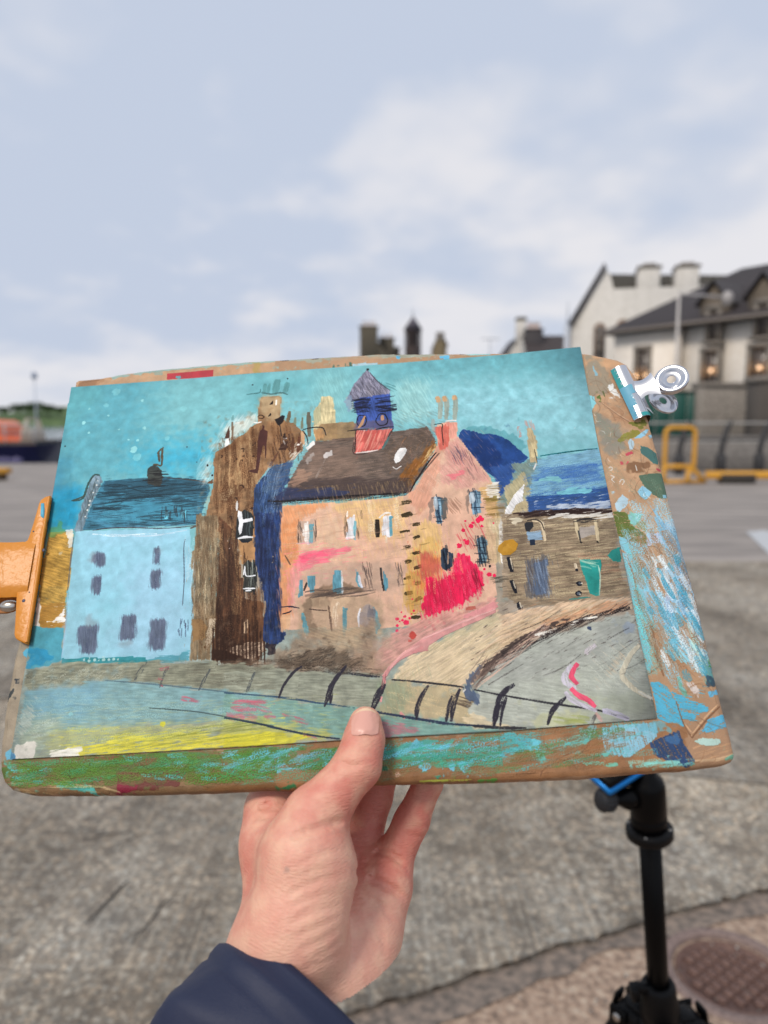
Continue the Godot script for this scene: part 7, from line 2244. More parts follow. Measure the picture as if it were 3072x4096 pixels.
	cv.fill([181.3,99.7,183.5,99,183,110.2,181.3,111], [94,163,184],{"n": 0.6,"f": 0.7,"d": 86})
	cv.line([176.4,99.8,179.7,97.4,182.8,97.6], 1.12, [239,236,229],{"n": 0.7,"a": 0.9})
	cv.line([179.4,110.8,180.1,116.4], 1.44, [235,226,209],{"dry": 0.4,"a": 0.8})
	cv.hatch([171.3,90,175.3,90.4,173.6,110.4,170.5,110.1], 1.3, [240,226,196], 18, 85, 14,{"a": 0.55,"dry": 0.4})
	cv.hatch([184.1,89.3,188,89.6,187.8,106.3,183.9,106], 1.3, [240,226,196], 18, 85, 14,{"a": 0.55,"dry": 0.4})
	cv.hatch([127.5,90,187.8,92.3,185.9,124.8,127.7,120.3], 0.6, [190,150,128], 90, -6, 12,{"a": 0.35})
	cv.fill([133.7,117.1,150.8,115.2,164.3,116.2,150.7,120.3,147.2,123.7,136.2,126.5,132,124.3], [237,111,133],{"n": 1.2,"f": 2.5,"a": 0.8,"d": -4})
	cv.fill([129.5,124.1,136.2,121.9,134.5,132.6,132,144.8,128.7,144.5], [227,144,144],{"n": 1,"f": 3,"a": 0.7,"d": 84})
	cv.fill([134.5,118.1,147.3,116.3,149,118.3,136.2,121.9], [241,91,121],{"n": 1,"f": 1.5,"a": 0.8,"d": -4})
	cv.hatch([133.7,115.2,166.1,115.4,166,118.7,134.5,124.5], 1, [240,120,140], 26, -4, 20,{"a": 0.45,"dry": 0.4})
	cv.fill([137.1,127.4,172.5,124.7,187.3,128.5,184.9,140.8,168.5,139.6,138.7,137.4], [166,147,131],{"n": 0.8,"f": 5,"a": 0.5})
	cv.fill([140.3,137.5,148.7,134.6,165.3,136.7,169.3,140.5,155.2,141.2,150.1,146.1,141.1,145.4], [127,105,84],{"n": 0.8,"f": 2.5,"a": 0.75})
	cv.fill([133.7,141.4,171.7,140.7,176.3,148,173.9,163,138.5,162.2,133.7,156.9], [173,151,125],{"n": 0.7,"f": 4,"a": 0.7})
	cv.fill([136.2,143.3,140.3,141.9,143.4,162.6,138.5,162.2], [108,92,75],{"n": 0.8,"f": 2,"a": 0.6})
	cv.fill([150.2,142.6,160.1,141.6,154.9,153.3,150,152.9], [222,191,156],{"n": 0.9,"f": 2.5,"a": 0.6})
	cv.fill([134.9,130.9,136.6,131,136.6,139.9,134.5,140.6], [91,148,166],{"n": 0.6,"f": 0.7,"d": 86,"j": 0.2})
	cv.fill([138.7,129.8,142.9,129.2,142.4,139,139.9,138.3], [91,148,166],{"n": 0.6,"f": 0.7,"d": 86,"j": 0.2})
	cv.fill([152.2,127.2,155.6,127.5,156.5,139.6,154.4,140.3,151.1,138.3], [91,148,166],{"n": 0.6,"f": 0.7,"d": 86,"j": 0.2})
	cv.fill([163.5,127.2,165.1,131.3,166.1,138.1,163.6,136.6], [91,148,166],{"n": 0.6,"f": 0.7,"d": 86,"j": 0.2})
	cv.fill([176.5,127.7,179.1,134.2,178.7,140.3,177.1,140.2], [91,148,166],{"n": 0.6,"f": 0.7,"d": 86,"j": 0.2})
	cv.line([176.1,127.7,176.2,134,177.1,140.2], 1.12, [30,28,30],{"n": 0.7,"a": 0.8})
	cv.line([137,137.3,138.7,132.9], 1.12, [30,28,30],{"n": 0.7,"a": 0.8})
	cv.line([156,128,156.6,136,156.2,140.4], 1.28, [227,232,235],{"a": 0.8,"dry": 0.3})
	cv.line([164.8,130.9,165.2,134.9,166.5,138.1], 1.44, [226,226,235],{"a": 0.9})
	cv.hatch([166.6,125.1,171.6,125.5,171.8,138.1,167.8,136], 0.6, [60,52,52], 20, 82, 8,{"a": 0.6})
	cv.hatch([183.3,126.4,187.4,126.7,186.7,137.4,184.3,137.2], 0.6, [70,62,60], 16, 82, 8,{"a": 0.55})
	cv.hatch([138.7,137.4,171.9,137.2,171.6,142.4,138.7,141.8], 0.8, [70,60,56], 34, -4, 14,{"a": 0.5})
	cv.fill([135.3,148.5,137,148.6,139.8,159,138.5,161.8,136.9,157.1], [93,148,161],{"n": 0.6,"f": 0.7,"d": 86})
	cv.fill([156.3,147.4,158.7,147.6,157.5,162.7,155.6,161.7], [93,148,161],{"n": 0.6,"f": 0.7,"d": 86})
	cv.fill([171,147.2,173.3,151.2,174.6,158.1,171.9,162.5,171.1,154.4], [93,148,161],{"n": 0.6,"f": 0.7,"d": 86})
	cv.fill([165.3,148,169,146.2,172.1,150.2,171.7,158.7,165.3,158.2,164.3,153.1], [149,140,140],{"n": 0.5,"f": 2,"a": 0.8})
	cv.fill([168.6,147.4,172.1,150.2,171.4,157,168.7,154.3], [96,96,105],{"n": 0.8,"f": 1.5,"a": 0.6,"d": 86})
	cv.line([165,148.4,163.8,153.1,164.1,158.2], 1.04, [233,236,243],{"a": 0.9})
	cv.line([137.6,160.9,138.1,162], 0.64, [240,240,240],{"a": 0.9})
	cv.line([154.3,144.6,152.4,149.7,153.9,160], 2.4, [224,206,181],{"dry": 0.4,"a": 0.8})
	cv.line([149.3,146,150,152.9,150.7,159.7], 1.12, [58,41,34],{"a": 0.6,"n": 0.7})
	cv.fill([125.9,149.5,130.4,149,130.4,156.6,126,158], [219,177,138],{"n": 0.8,"f": 1.5,"a": 0.8})
	cv.line([125.4,145,130.4,145.1,134.9,146.3], 0.8, [40,40,58],{"n": 0.6})
	cv.line([139.4,147,143.5,147.8,148.5,148.4], 0.64, [57,45,41],{"n": 0.6,"a": 0.8})
	cv.line([126.3,148.7,129.6,148,131,147.1], 0.8, [30,28,39],{"n": 0.5})
	cv.line([127.3,117.1,130.3,122.8], 0.72, [78,61,52],{"a": 0.8})
	cv.line([188.3,99.2,193.5,98.2], 2.08, [55,46,27],{"n": 1,"dry": 0.25})
	cv.line([193.5,105.4,197.4,104.7], 2.08, [55,46,27],{"n": 1,"dry": 0.25})
	cv.line([186.8,109.1,192,108.6], 2.08, [55,46,27],{"n": 1,"dry": 0.25})
	cv.line([193.4,112.9,196.9,111.8], 2.08, [55,46,27],{"n": 1,"dry": 0.25})
	cv.line([188,117.6,191.8,117], 2.08, [55,46,27],{"n": 1,"dry": 0.25})
	cv.line([192.4,121.2,196.6,120.6], 2.08, [55,46,27],{"n": 1,"dry": 0.25})
	cv.line([188.3,125.9,191.7,125.2], 2.08, [55,46,27],{"n": 1,"dry": 0.25})
	cv.line([192.7,129.4,196.5,128.3], 2.08, [55,46,27],{"n": 1,"dry": 0.25})
	cv.line([187.3,134.8,190.7,133.7], 2.08, [55,46,27],{"n": 1,"dry": 0.25})
	cv.line([192.5,137.8,195.8,137.2], 2.08, [55,46,27],{"n": 1,"dry": 0.25})
	cv.line([187.2,142.7,191.4,142.1], 2.08, [55,46,27],{"n": 1,"dry": 0.25})
	cv.line([191.9,146.5,195.7,145.1], 2.08, [55,46,27],{"n": 1,"dry": 0.25})
	cv.line([189.7,154.9,194.1,155.1], 2.08, [55,46,27],{"n": 1,"dry": 0.25})
	cv.line([188.7,91.9,194.2,91.5], 2.56, [64,54,33],{"n": 1,"dry": 0.25})
	cv.line([188.2,99.4,194.1,99], 2.56, [64,54,33],{"n": 1,"dry": 0.25})
	cv.hatch([187.5,97.7,203,99,198.7,153,185.8,152.1], 0.5, [70,56,34], 24, -6, 6,{"a": 0.45})
	cv.fill([188,131.3,197.2,129.3,196.3,152.8,188.2,153.1], [198,151,74],{"n": 1.2,"f": 2,"a": 0.6,"d": 88})
	cv.fill([196,122.8,206.1,122.7,204.7,139.6,196.3,142.5], [233,121,63],{"n": 1.1,"f": 3,"a": 0.6,"d": 88})
	cv.fill([195.3,121,202.1,120.6,205.5,129.9,202.5,135.9,196.6,137.3], [192,89,80],{"n": 1,"f": 3,"a": 0.7,"d": 88})
	cv.fill([213.4,125.1,217.9,121.8,222.2,128.5,225.1,132.3,225.9,140.3,223,144.5,215.2,149.1,207.6,152.8,197,154.6,194.9,149.3,198.8,141.8,198.5,134.7,207.4,136.3,212.7,132.2], [232,34,83],{"n": 0.9,"f": 1.6,"d": 88,"b": 0.8,"j": 0.18})
	cv.fill([198.3,137.4,211.7,134.8,210.4,148.7,197.9,153], [193,38,69],{"n": 1.2,"f": 3,"a": 0.6,"d": 88})
	cv.fill([214.2,126.1,218.5,124.6,220.3,131,214.9,135.1], [242,62,104],{"n": 1,"f": 1.5,"a": 0.8,"d": 88})
	cv.hatch([200.1,135.7,223.1,135.7,220.4,146,198.8,152.2], 0.8, [180,24,56], 44, 86, 10,{"a": 0.55})
	cv.hatch([196.3,141.6,214.3,124.2,226.9,131.5,227.3,142.2,208.2,154.5,194.5,155.3], 1.8, [236,32,82], 60, 86, 12,{"a": 0.85,"dry": 0.35})
	cv.hatch([194.4,145.8,213.6,123.3,229.6,129,229,141.4,208,157.1,193.6,156.9], 1.4, [244,120,140], 40, 80, 10,{"a": 0.6,"dry": 0.45})
	cv.hatch([196.6,138.1,214.5,122.4,219.9,126.5,199.5,142.7], 1.4, [232,180,120], 20, 86, 9,{"a": 0.6,"dry": 0.4})
	cv.dot(219.2, 110.3, 1.10, [236,32,82],{"b": 1.2,"n": 0.3})
	cv.dot(223.5, 108.3, 1.27, [236,32,82],{"b": 1.2,"n": 0.3})
	cv.dot(227.2, 105.2, 1.52, [236,32,82],{"b": 1.2,"n": 0.3})
	cv.dot(229.3, 104.9, 1.18, [236,32,82],{"b": 1.2,"n": 0.3})
	cv.dot(220.8, 105.2, 0.68, [236,32,82],{"b": 1.2,"n": 0.3})
	cv.dot(220.5, 117.2, 1.34, [236,32,82],{"b": 1.2,"n": 0.3})
	cv.dot(216.5, 118.9, 1.42, [236,32,82],{"b": 1.2,"n": 0.3})
	cv.dot(219.3, 115.9, 0.67, [236,32,82],{"b": 1.2,"n": 0.3})
	cv.dot(229.7, 135.5, 1.22, [236,32,82],{"b": 1.2,"n": 0.3})
	cv.dot(232.1, 136.2, 0.98, [236,32,82],{"b": 1.2,"n": 0.3})
	cv.dot(235.0, 107.5, 0.51, [236,32,82],{"b": 1.2,"n": 0.3})
	cv.dot(225.5, 140.5, 1.14, [236,32,82],{"b": 1.2,"n": 0.3})
	cv.dot(228.9, 108.7, 0.84, [236,32,82],{"b": 1.2,"n": 0.3})
	cv.dot(224.5, 106.5, 0.85, [236,32,82],{"b": 1.2,"n": 0.3})
	cv.dot(228.7, 103.5, 1.02, [236,32,82],{"b": 1.2,"n": 0.3})
	cv.dot(221.5, 143.1, 0.97, [236,32,82],{"b": 1.2,"n": 0.3})
	cv.dot(227.6, 132.5, 0.66, [236,32,82],{"b": 1.2,"n": 0.3})
	cv.dot(182.8, 155.3, 0.97, [236,32,82],{"a": 0.9,"n": 0.5})
	cv.dot(187.1, 157.3, 1.37, [236,32,82],{"a": 0.9,"n": 0.5})
	cv.dot(186.5, 154.3, 0.81, [236,32,82],{"a": 0.9,"n": 0.5})
	cv.dot(182.6, 158.6, 0.72, [236,32,82],{"a": 0.9,"n": 0.5})
	cv.dot(182.4, 161.1, 0.80, [236,32,82],{"a": 0.9,"n": 0.5})
	cv.dot(185.2, 156.1, 0.64, [236,32,82],{"a": 0.9,"n": 0.5})
	cv.dot(185.0, 152.0, 0.49, [236,32,82],{"a": 0.9,"n": 0.5})
	cv.dot(191.1, 151.6, 0.65, [236,32,82],{"a": 0.9,"n": 0.5})
	cv.dot(196.1, 160.4, 0.64, [236,32,82],{"a": 0.9,"n": 0.5})
	cv.dot(199.8, 159.8, 0.96, [236,32,82],{"a": 0.9,"n": 0.5})
	cv.dot(202.3, 157.9, 0.80, [236,32,82],{"a": 0.9,"n": 0.5})
	cv.dot(204.0, 156.8, 0.64, [236,32,82],{"a": 0.9,"n": 0.5})
	cv.dot(205.4, 159.0, 0.80, [236,32,82],{"a": 0.9,"n": 0.5})
	cv.dot(199.8, 164.8, 0.95, [236,32,82],{"a": 0.9,"n": 0.5})
	cv.dot(203.5, 153.4, 0.80, [236,32,82],{"a": 0.9,"n": 0.5})
	cv.dot(188.8, 155.3, 0.64, [236,32,82],{"a": 0.9,"n": 0.5})
	cv.dot(183.9, 156.6, 0.48, [236,32,82],{"a": 0.9,"n": 0.5})
	cv.dot(198.3, 158.1, 0.72, [236,32,82],{"a": 0.9,"n": 0.5})
	cv.dot(200.4, 161.6, 0.72, [236,32,82],{"a": 0.9,"n": 0.5})
	cv.dot(190.7, 145.6, 0.49, [236,32,82],{"a": 0.9,"n": 0.5})
	cv.dot(189.8, 153.2, 0.48, [236,32,82],{"a": 0.9,"n": 0.5})
	cv.hatch([215.9,107.7,229.9,104,228.9,112.5,217,122.6], 0.6, [210,40,60], 14, 70, 9,{"a": 0.6})
	cv.hatch([221.8,132.9,226.7,133.3,225.6,142.9,220.8,142.6], 0.6, [120,20,40], 14, 80, 10,{"a": 0.6})
	cv.fill([202.9,92.7,205.5,89.3,204.5,102.5,202.7,104.9], [118,105,98],{"n": 0.8,"f": 1.2,"a": 0.6})
	cv.fill([205.6,90.2,208.7,89.6,210.4,92.4,208.9,105.4,205.8,105.6], [125,163,185],{"n": 0.5,"f": 0.7,"d": 86,"j": 0.35})
	cv.hatch([205.6,90.2,208.7,89.6,210.4,92.4,208.9,105.4,205.8,105.6], 0.7, [24,40,60], 8, 86, 14,{"a": 0.85})
	cv.hatch([205.6,90.2,208.7,89.6,210.4,92.4,208.9,105.4,205.8,105.6], 0.6, [24,40,60], 9, 4, 7,{"a": 0.85})
	cv.fill([209.7,91.4,212.5,90.8,211.8,103.1,209.4,103.7], [57,70,75],{"n": 0.8,"f": 1,"a": 0.7,"d": 86})
	cv.fill([205.6,90.2,207.5,89.3,207.6,97.5,205.8,97.3], [211,222,227],{"n": 0.6,"f": 1,"a": 0.7,"d": 86})
	cv.fill([222.3,91.6,224.8,86.4,223.3,101.4,222.1,101.3], [118,105,98],{"n": 0.8,"f": 1.2,"a": 0.6})
	cv.fill([224.5,89.1,227,87.5,230.1,88.7,229.5,101,224.7,102.4], [125,163,185],{"n": 0.5,"f": 0.7,"d": 86,"j": 0.35})
	cv.hatch([224.5,89.1,227,87.5,230.1,88.7,229.5,101,224.7,102.4], 0.7, [24,40,60], 8, 86, 14,{"a": 0.85})
	cv.hatch([224.5,89.1,227,87.5,230.1,88.7,229.5,101,224.7,102.4], 0.6, [24,40,60], 9, 4, 7,{"a": 0.85})
	cv.fill([224.4,90,227,88.4,226.7,94.6,224.3,95.3], [215,224,229],{"n": 0.6,"f": 1,"a": 0.7,"d": 86})
	cv.fill([206.7,120.5,209,118.8,210.4,121.2,212.8,122.8,212.2,129.5,207.8,131.9,206.4,129.1], [42,61,80],{"n": 0.8,"f": 0.8,"d": 86})
	cv.hatch([207.3,119.1,213,120.5,212.1,130.4,207.1,130.9], 0.9, [20,26,36], 12, 86, 10,{"a": 0.8})
	cv.line([210.5,122.1,209.8,128.4], 0.96, [186,151,125],{"a": 0.8})
	cv.fill([225.6,115.9,228.3,114.3,230.5,117.2,229.1,129.9,225.1,128.7], [101,138,156],{"n": 0.6,"f": 0.8,"d": 86})
	cv.hatch([225.3,115,230.7,115.4,229.1,129.9,224.6,129.6], 0.9, [18,24,36], 12, 86, 16,{"a": 0.85})
	cv.hatch([225,117.7,230.5,117.2,229.2,129,224.7,128.7], 0.7, [18,24,36], 7, 6, 9,{"a": 0.8})
	cv.hatch([213.9,92.7,218.7,92.2,217.3,99.1,212.5,99.6], 0.6, [150,110,90], 18, 60, 8,{"a": 0.6})
	cv.fill([240.2,105.4,242.5,99.4,247.7,91.9,253.9,85.7,252.6,90.5,251.8,94,252.1,95.8,247.7,98.1,245.8,101.5,240.4,107.1], [240,240,240],{"n": 0.35,"f": 0.5,"b": 2,"d": 60})
	cv.fill([238.4,104.3,240.1,106.2,237.3,129.8,235.8,129.7,237.2,113.7], [235,232,223],{"n": 0.9,"f": 1,"a": 0.9,"d": 86})
	cv.fill([240.3,104.5,296.1,106.4,294.2,126.5,293.4,142.6,292.6,154.3,234.7,147.7], [160,142,120],{"n": 0.5,"f": 0.9,"j": 0.25,"d": 2})
	cv.fill([240.5,103,296.1,107.6,294.3,131,295.4,152.5,271.6,152.6,245.9,153.4,237.9,149.2], [147,129,106],{"n": 0.6,"f": 2,"j": 0.25,"d": 2})
	cv.fill([240.1,110.1,262.6,109.9,261.4,123.6,238,127.6], [118,101,85],{"n": 1,"f": 4,"a": 0.5,"d": 2})
	cv.hatch([240.6,105.4,295.4,108.1,295,134.2,238.4,129.9], 0.6, [206,190,152], 160, -2, 16,{"a": 0.6,"dry": 0.3})
	cv.hatch([240.6,105.4,295.4,108.1,295,134.2,238.4,129.9], 0.6, [92,76,60], 100, -2, 14,{"a": 0.45,"dry": 0.35})
	cv.hatch([239.2,124.8,296.4,129.2,295.5,151.6,239.6,149.3], 0.6, [206,190,152], 150, -2, 16,{"a": 0.6,"dry": 0.3})
	cv.hatch([239.2,124.8,296.4,129.2,295.5,151.6,239.6,149.3], 0.6, [92,76,60], 80, -2, 14,{"a": 0.4,"dry": 0.35})
	cv.hatch([275.8,127.6,297.3,129.3,296.3,143.4,281.6,144.1], 1, [204,140,110], 26, -3, 16,{"a": 0.4,"dry": 0.4})
	cv.fill([244.1,102.6,254.2,102.2,277.3,102.3,295.7,104.7,295.6,106.8,276.8,105.3,253.8,105.2], [58,41,37],{"n": 0.9,"f": 0.7,"d": -3})
	cv.hatch([244.1,102.2,295.4,103.8,295.3,106.8,253.7,105.6], 0.8, [40,26,24], 40, -3, 16,{"a": 0.6})
	cv.fill([261.3,106.2,269.1,105.1,295.6,106.8,295.6,109,276.3,108.3], [237,234,224],{"n": 1.2,"f": 1,"a": 0.9,"d": -3})
	cv.fill([243.7,105.6,249.1,105.6,249.6,107.4,244.8,108.7], [224,214,188],{"n": 1,"f": 1,"a": 0.8,"d": -3})
	cv.fill([250.5,108.7,254.8,108.2,254.8,111.3,252.2,114,250.5,112.9], [38,40,45],{"n": 0.6,"f": 0.5})
	cv.line([254.8,107.8,258.8,108.6,259.7,112.7,259.6,119.6], 1.76, [219,200,166],{"b": 2})
	cv.line([252.2,107.5,256.3,107.2,259.1,109.1,260.1,113.7], 0.8, [39,34,33],{"a": 0.8})
	cv.fill([251.3,113.5,258.9,114.1,258.2,118.5,250.7,118.4], [144,175,201],{"n": 0.8,"f": 0.8,"d": 2})
	cv.fill([251.8,118,254.7,118.2,254.2,121.6,252,121.4], [30,42,62],{"n": 0.5,"f": 0.5})
	cv.fill([277.7,113.1,286.2,112.8,285.2,118.6,277.2,119], [175,170,167],{"n": 0.7,"f": 1,"a": 0.7})
	cv.line([276.6,109,276.5,115,277,120], 1.76, [215,198,162],{"b": 2})
	cv.line([286.4,109.3,286.3,114.8,285.9,122.1], 1.76, [215,198,162],{"b": 2})
	cv.line([277,109.5,282.5,108.7,286.8,109.8], 0.72, [44,40,38],{"a": 0.85})
	cv.hatch([276.3,108,287,108.3,286.6,110.8,276.3,111], 0.6, [30,30,34], 16, 0, 6,{"a": 0.7})
	cv.line([277,115,277.1,121.9], 0.8, [40,44,49],{"a": 0.8,"n": 0.6})
	cv.dot(285.5, 122.1, 0.70, [44,40,36],{"a": 0.9})
	cv.dot(277.3, 121.7, 0.61, [44,40,36],{"a": 0.9})
	cv.fill([235.2,123,236.2,120.2,239.7,117.5,243.7,117.3,246,120,244.7,123.3,241.3,125.9,237.3,125.6], [188,137,44],{"f": 0.35,"b": 3,"j": 0.1})
	cv.fill([237,121.2,241.6,120.1,242.6,122.2,238.5,123.3], [209,159,66],{"f": 1.2,"a": 0.5})
	cv.fill([248.3,129.4,260,127.4,257.3,148.8,246.5,148.9], [90,90,95],{"n": 0.9,"f": 2,"a": 0.7,"d": 87})
	cv.fill([251.7,130.6,259.2,129.7,256.7,146.9,250.6,147.4], [86,104,131],{"n": 1,"f": 1.5,"a": 0.85,"d": 87})
	cv.hatch([249.1,130.4,259.7,129.3,256.9,148.7,247.5,148.1], 0.9, [150,170,196], 22, 87, 18,{"a": 0.5,"dry": 0.3})
	cv.hatch([249.2,129.4,259.9,128.3,256.9,148.7,246.7,148], 0.8, [60,58,66], 18, 87, 14,{"a": 0.5,"dry": 0.3})
	cv.fill([274.9,130.9,285.5,131.6,285.1,135,283.4,139.6,281.5,150.5,279.6,150.4,276.9,148.8,276.5,143.8,275.2,136.2], [39,152,144],{"n": 0.4,"f": 0.5,"b": 1.5,"j": 0.2})
	cv.line([283.6,134.9,283.5,140.6,281.3,150.5], 0.72, [199,224,202],{"a": 0.8})
	cv.hatch([276,131.5,285,132,284.2,135,276.2,135.3], 0.8, [200,230,205], 8, 20, 8,{"a": 0.6})
	cv.line([266.7,151.3,271.9,150.9,277,150.9], 0.8, [34,125,120],{"a": 0.8,"n": 0.7})
	cv.fill([288.9,129.6,291.6,126.9,295.8,125.8,295.1,133.9,291.3,133.1], [42,145,136],{"n": 0.4,"f": 0.5,"b": 1})
	cv.line([240,126.8,240.7,130.7,241,135], 2.24, [23,26,35],{"n": 0.3})
	cv.line([240.1,139.2,240.9,142.5,241.6,146.2], 2.24, [23,26,35],{"n": 0.3})
	cv.line([242,150.9,242.6,154.1,243.1,156.8], 2.24, [23,26,35],{"n": 0.3})
	cv.line([241.1,127.4,241.6,133.6], 0.64, [224,210,184],{"a": 0.9})
	cv.line([241,139.7,241.7,143.9], 0.64, [224,210,184],{"a": 0.9})
	cv.line([242.7,150.9,243.4,154.6], 0.64, [224,210,184],{"a": 0.9})
	cv.line([272.5,132.6,272.8,136], 1.44, [230,214,185],{"b": 1})
	cv.dot(272.8, 136.3, 0.77, [20,24,34],{"a": 0.95})
	cv.dot(272.8, 143.5, 1.45, [20,24,34],{"a": 0.95})
	cv.dot(271.7, 148.6, 1.52, [20,24,34],{"a": 0.95})
	cv.dot(230.5, 131.1, 0.70, [20,24,34],{"a": 0.95})
	cv.dot(273.1, 143.3, 0.60, [96,106,116],{"a": 0.9})
	cv.dot(271.6, 148.6, 0.85, [96,106,116],{"a": 0.9})
	cv.dot(274.0, 143.4, 0.43, [225,220,200],{"a": 0.9})
	cv.dot(272.3, 149.1, 0.42, [225,220,200],{"a": 0.9})
	cv.hatch([231.8,135.7,237.8,136.2,237,142.7,231,142.2], 0.6, [50,48,40], 12, 0, 8,{"a": 0.6})
	cv.fill([231.5,147.7,230.7,155.3,210.9,160.6,197.7,166.3,186,173.7,174.6,180.9,165.2,179.5,168.7,172.5,178.7,163.4,195.2,156.2,211.5,153.9], [207,151,140],{"n": 0.6,"f": 2,"a": 0.9,"j": 0.15,"d": -25})
	cv.fill([170.7,162.8,181.1,162.7,174.6,180.9,158.9,179.9,160.8,171.2], [180,151,134],{"n": 0.7,"f": 5,"a": 0.8})
	cv.fill([245.8,154.3,271.6,152.6,295.8,152.5,295.6,157.9,270.3,160.5,250.8,167.1,234.5,176.4,216.6,188.6,209.7,191.5,197.8,177.3,219.3,163.1,233.5,157], [220,191,160],{"n": 0.6,"f": 2,"d": -22,"j": 0.15})
	cv.fill([197.4,169.6,232.2,155.4,229.9,174.3,214.6,186.7,208,191,177.5,184.3,185.9,175.3], [213,194,162],{"n": 0.7,"f": 2.5,"d": -28,"j": 0.15})
	cv.fill([251.8,160.1,275.3,155.5,295.9,154.3,295.3,157,274.6,160,252.4,167.2], [212,152,113],{"n": 1,"f": 2.5,"a": 0.7,"d": -16})
	cv.hatch([218,175.2,245.6,156.1,295.2,153.4,270.3,160.5,234.5,176.4], 0.6, [150,128,100], 130, -22, 18,{"a": 0.5,"dry": 0.3})
	cv.hatch([218,175.2,245.6,156.1,295.2,153.4,270.3,160.5,234.5,176.4], 0.7, [232,208,168], 90, -22, 18,{"a": 0.5,"dry": 0.3})
	cv.hatch([197.4,169.6,230.3,158.6,228.4,174.2,208.2,189.4,181.5,183.8], 0.8, [232,212,176], 170, -30, 16,{"a": 0.6,"dry": 0.3})
	cv.hatch([197.4,169.6,230.3,158.6,228.4,174.2,208.2,189.4,181.5,183.8], 0.6, [150,140,100], 70, -32, 14,{"a": 0.25,"dry": 0.35})
	cv.fill([206,161.9,231,151.9,230.1,160.3,202.1,169.9], [188,180,145],{"n": 1,"f": 2,"a": 0.5,"d": -25})
	cv.fill([136.9,157.1,162.9,158.1,175.9,154.8,170.6,164.5,173.3,176.1,174.5,182.5,155.8,179.7,136.8,178.4,114.5,175.3,98.6,175.9,96.7,170.9,114.4,169.6,122.4,169.4], [147,125,104],{"n": 0.7,"f": 4,"a": 0.75,"j": 0.3})
	cv.fill([143.4,156.7,159.6,157.8,170.7,162.8,160.8,169.5,146.5,166.1], [202,177,142],{"n": 1,"f": 5,"a": 0.5,"d": 20})
	cv.fill([130.5,169.9,143.3,167.5,154.5,169.1,163.8,175.4,158.9,179.1,138.4,176.1,119.3,174], [90,76,63],{"n": 1.3,"f": 3,"a": 0.65})
	cv.hatch([130.5,169.1,148.1,167,164.6,174.7,160.5,180,132.1,176.5], 0.6, [44,38,34], 90, -20, 8,{"a": 0.5,"wob": 1,"dry": 0.3})
	cv.hatch([98.3,169.4,154.3,174.8,173.1,180,172.8,184.8,98.6,177.5], 0.6, [40,34,30], 90, 4, 20,{"a": 0.55,"dry": 0.35})
	cv.dot(189.8, 164.1, 1.91, [190,74,66],{"n": 1.2})
	cv.line([216.5,152.6,221.4,152.1], 1.92, [186,100,86],{"n": 1})
	cv.fill([1.1,168.6,18.4,166,61.2,168.5,92.1,170.6,122.6,175.1,122.8,188.6,86.4,183.1,45.8,176.4,2.4,179.2], [140,142,123],{"n": 0.6,"f": 2,"j": 0.25,"d": 3})
	cv.fill([98.6,175.9,130.5,177.2,174.5,183.3,172.1,199.4,149.2,194.9,99,185.4], [152,157,140],{"n": 0.6,"f": 2.5,"j": 0.2,"d": 5})
	cv.hatch([1.7,169.4,49.9,169.4,48.9,175.8,3.9,178.5], 1, [190,196,178], 120, -25, 5,{"a": 0.5,"dry": 0.4,"wob": 1})
	cv.hatch([81.6,169.9,122.6,175.1,122.8,185.4,82.2,179.6], 0.7, [100,96,82], 90, 3, 16,{"a": 0.4,"dry": 0.35})
	cv.fill([0.8,179.1,45.8,176.4,86.4,183.1,122.8,188.6,123,201.6,63.8,197.9,32.7,200.6,1.6,198.6], [131,170,174],{"n": 0.5,"f": 2.5,"j": 0.12,"d": 4})
	cv.fill([3.2,179.2,37.8,177.5,41.7,183.3,25.5,194,7.7,192.1], [124,172,194],{"n": 0.6,"f": 7,"a": 0.7})
	cv.fill([99,186.2,149.2,194.9,173.6,199.5,225,209.4,225.5,210.9,173.1,210.7,153.4,210.2,122.9,203.1,99.5,198.6], [127,168,159],{"n": 0.5,"f": 2.5,"j": 0.12,"d": 6})
	cv.fill([1.6,198.6,9.2,191.4,25.6,194.8,63.7,197.2,64.2,202.5,33.3,205.1,2.2,207], [172,189,170],{"n": 0.7,"f": 5,"a": 0.8,"d": 2})
	cv.fill([16.9,200.3,48.2,198.5,87.3,199.4,123,202.4,123.1,206.9,64.5,205.5,17.8,206.4], [172,175,127],{"n": 0.9,"f": 5,"a": 0.75,"d": -4})
	cv.fill([21.2,208.1,34.8,205.2,54.9,203.4,64.2,202.5,87.6,203.9,123.1,206.1,123.1,211.3,103.4,211.2,64.9,210.7,32.5,211], [219,210,79],{"n": 1.2,"f": 2.5,"d": -4,"j": 0.15,"a": 0.85,"dry": 0.2})
	cv.fill([99.5,197.1,125.2,200.2,147.4,207.6,148.8,210.7,123,210.9,100.1,211.4], [185,188,108],{"n": 1,"f": 3.5,"a": 0.8,"d": 3})
	cv.fill([99.9,206.2,119.1,205.1,142.8,208.1,130.6,211,100.1,211], [218,212,59],{"n": 1,"f": 2,"a": 0.7,"d": -3})
	cv.hatch([33.4,205.9,64.3,203.2,122.4,206.1,122.4,210.9,41.7,210.1], 1.2, [240,230,70], 50, -5, 20,{"a": 0.5,"dry": 0.3})
	cv.hatch([40.6,201,122.3,200.1,122.4,209.8,41.5,208.6], 0.45, [120,130,60], 70, -4, 20,{"a": 0.45})
	cv.fill([1.7,203.9,11,203,10.5,209.7,2.3,210], [240,238,228],{"n": 0.9,"f": 1.5,"a": 0.95})
	cv.fill([18.7,207.2,33.5,206.6,32.5,211,19.2,210.6], [240,240,229],{"n": 0.9,"f": 1.2,"a": 0.95,"d": -3})
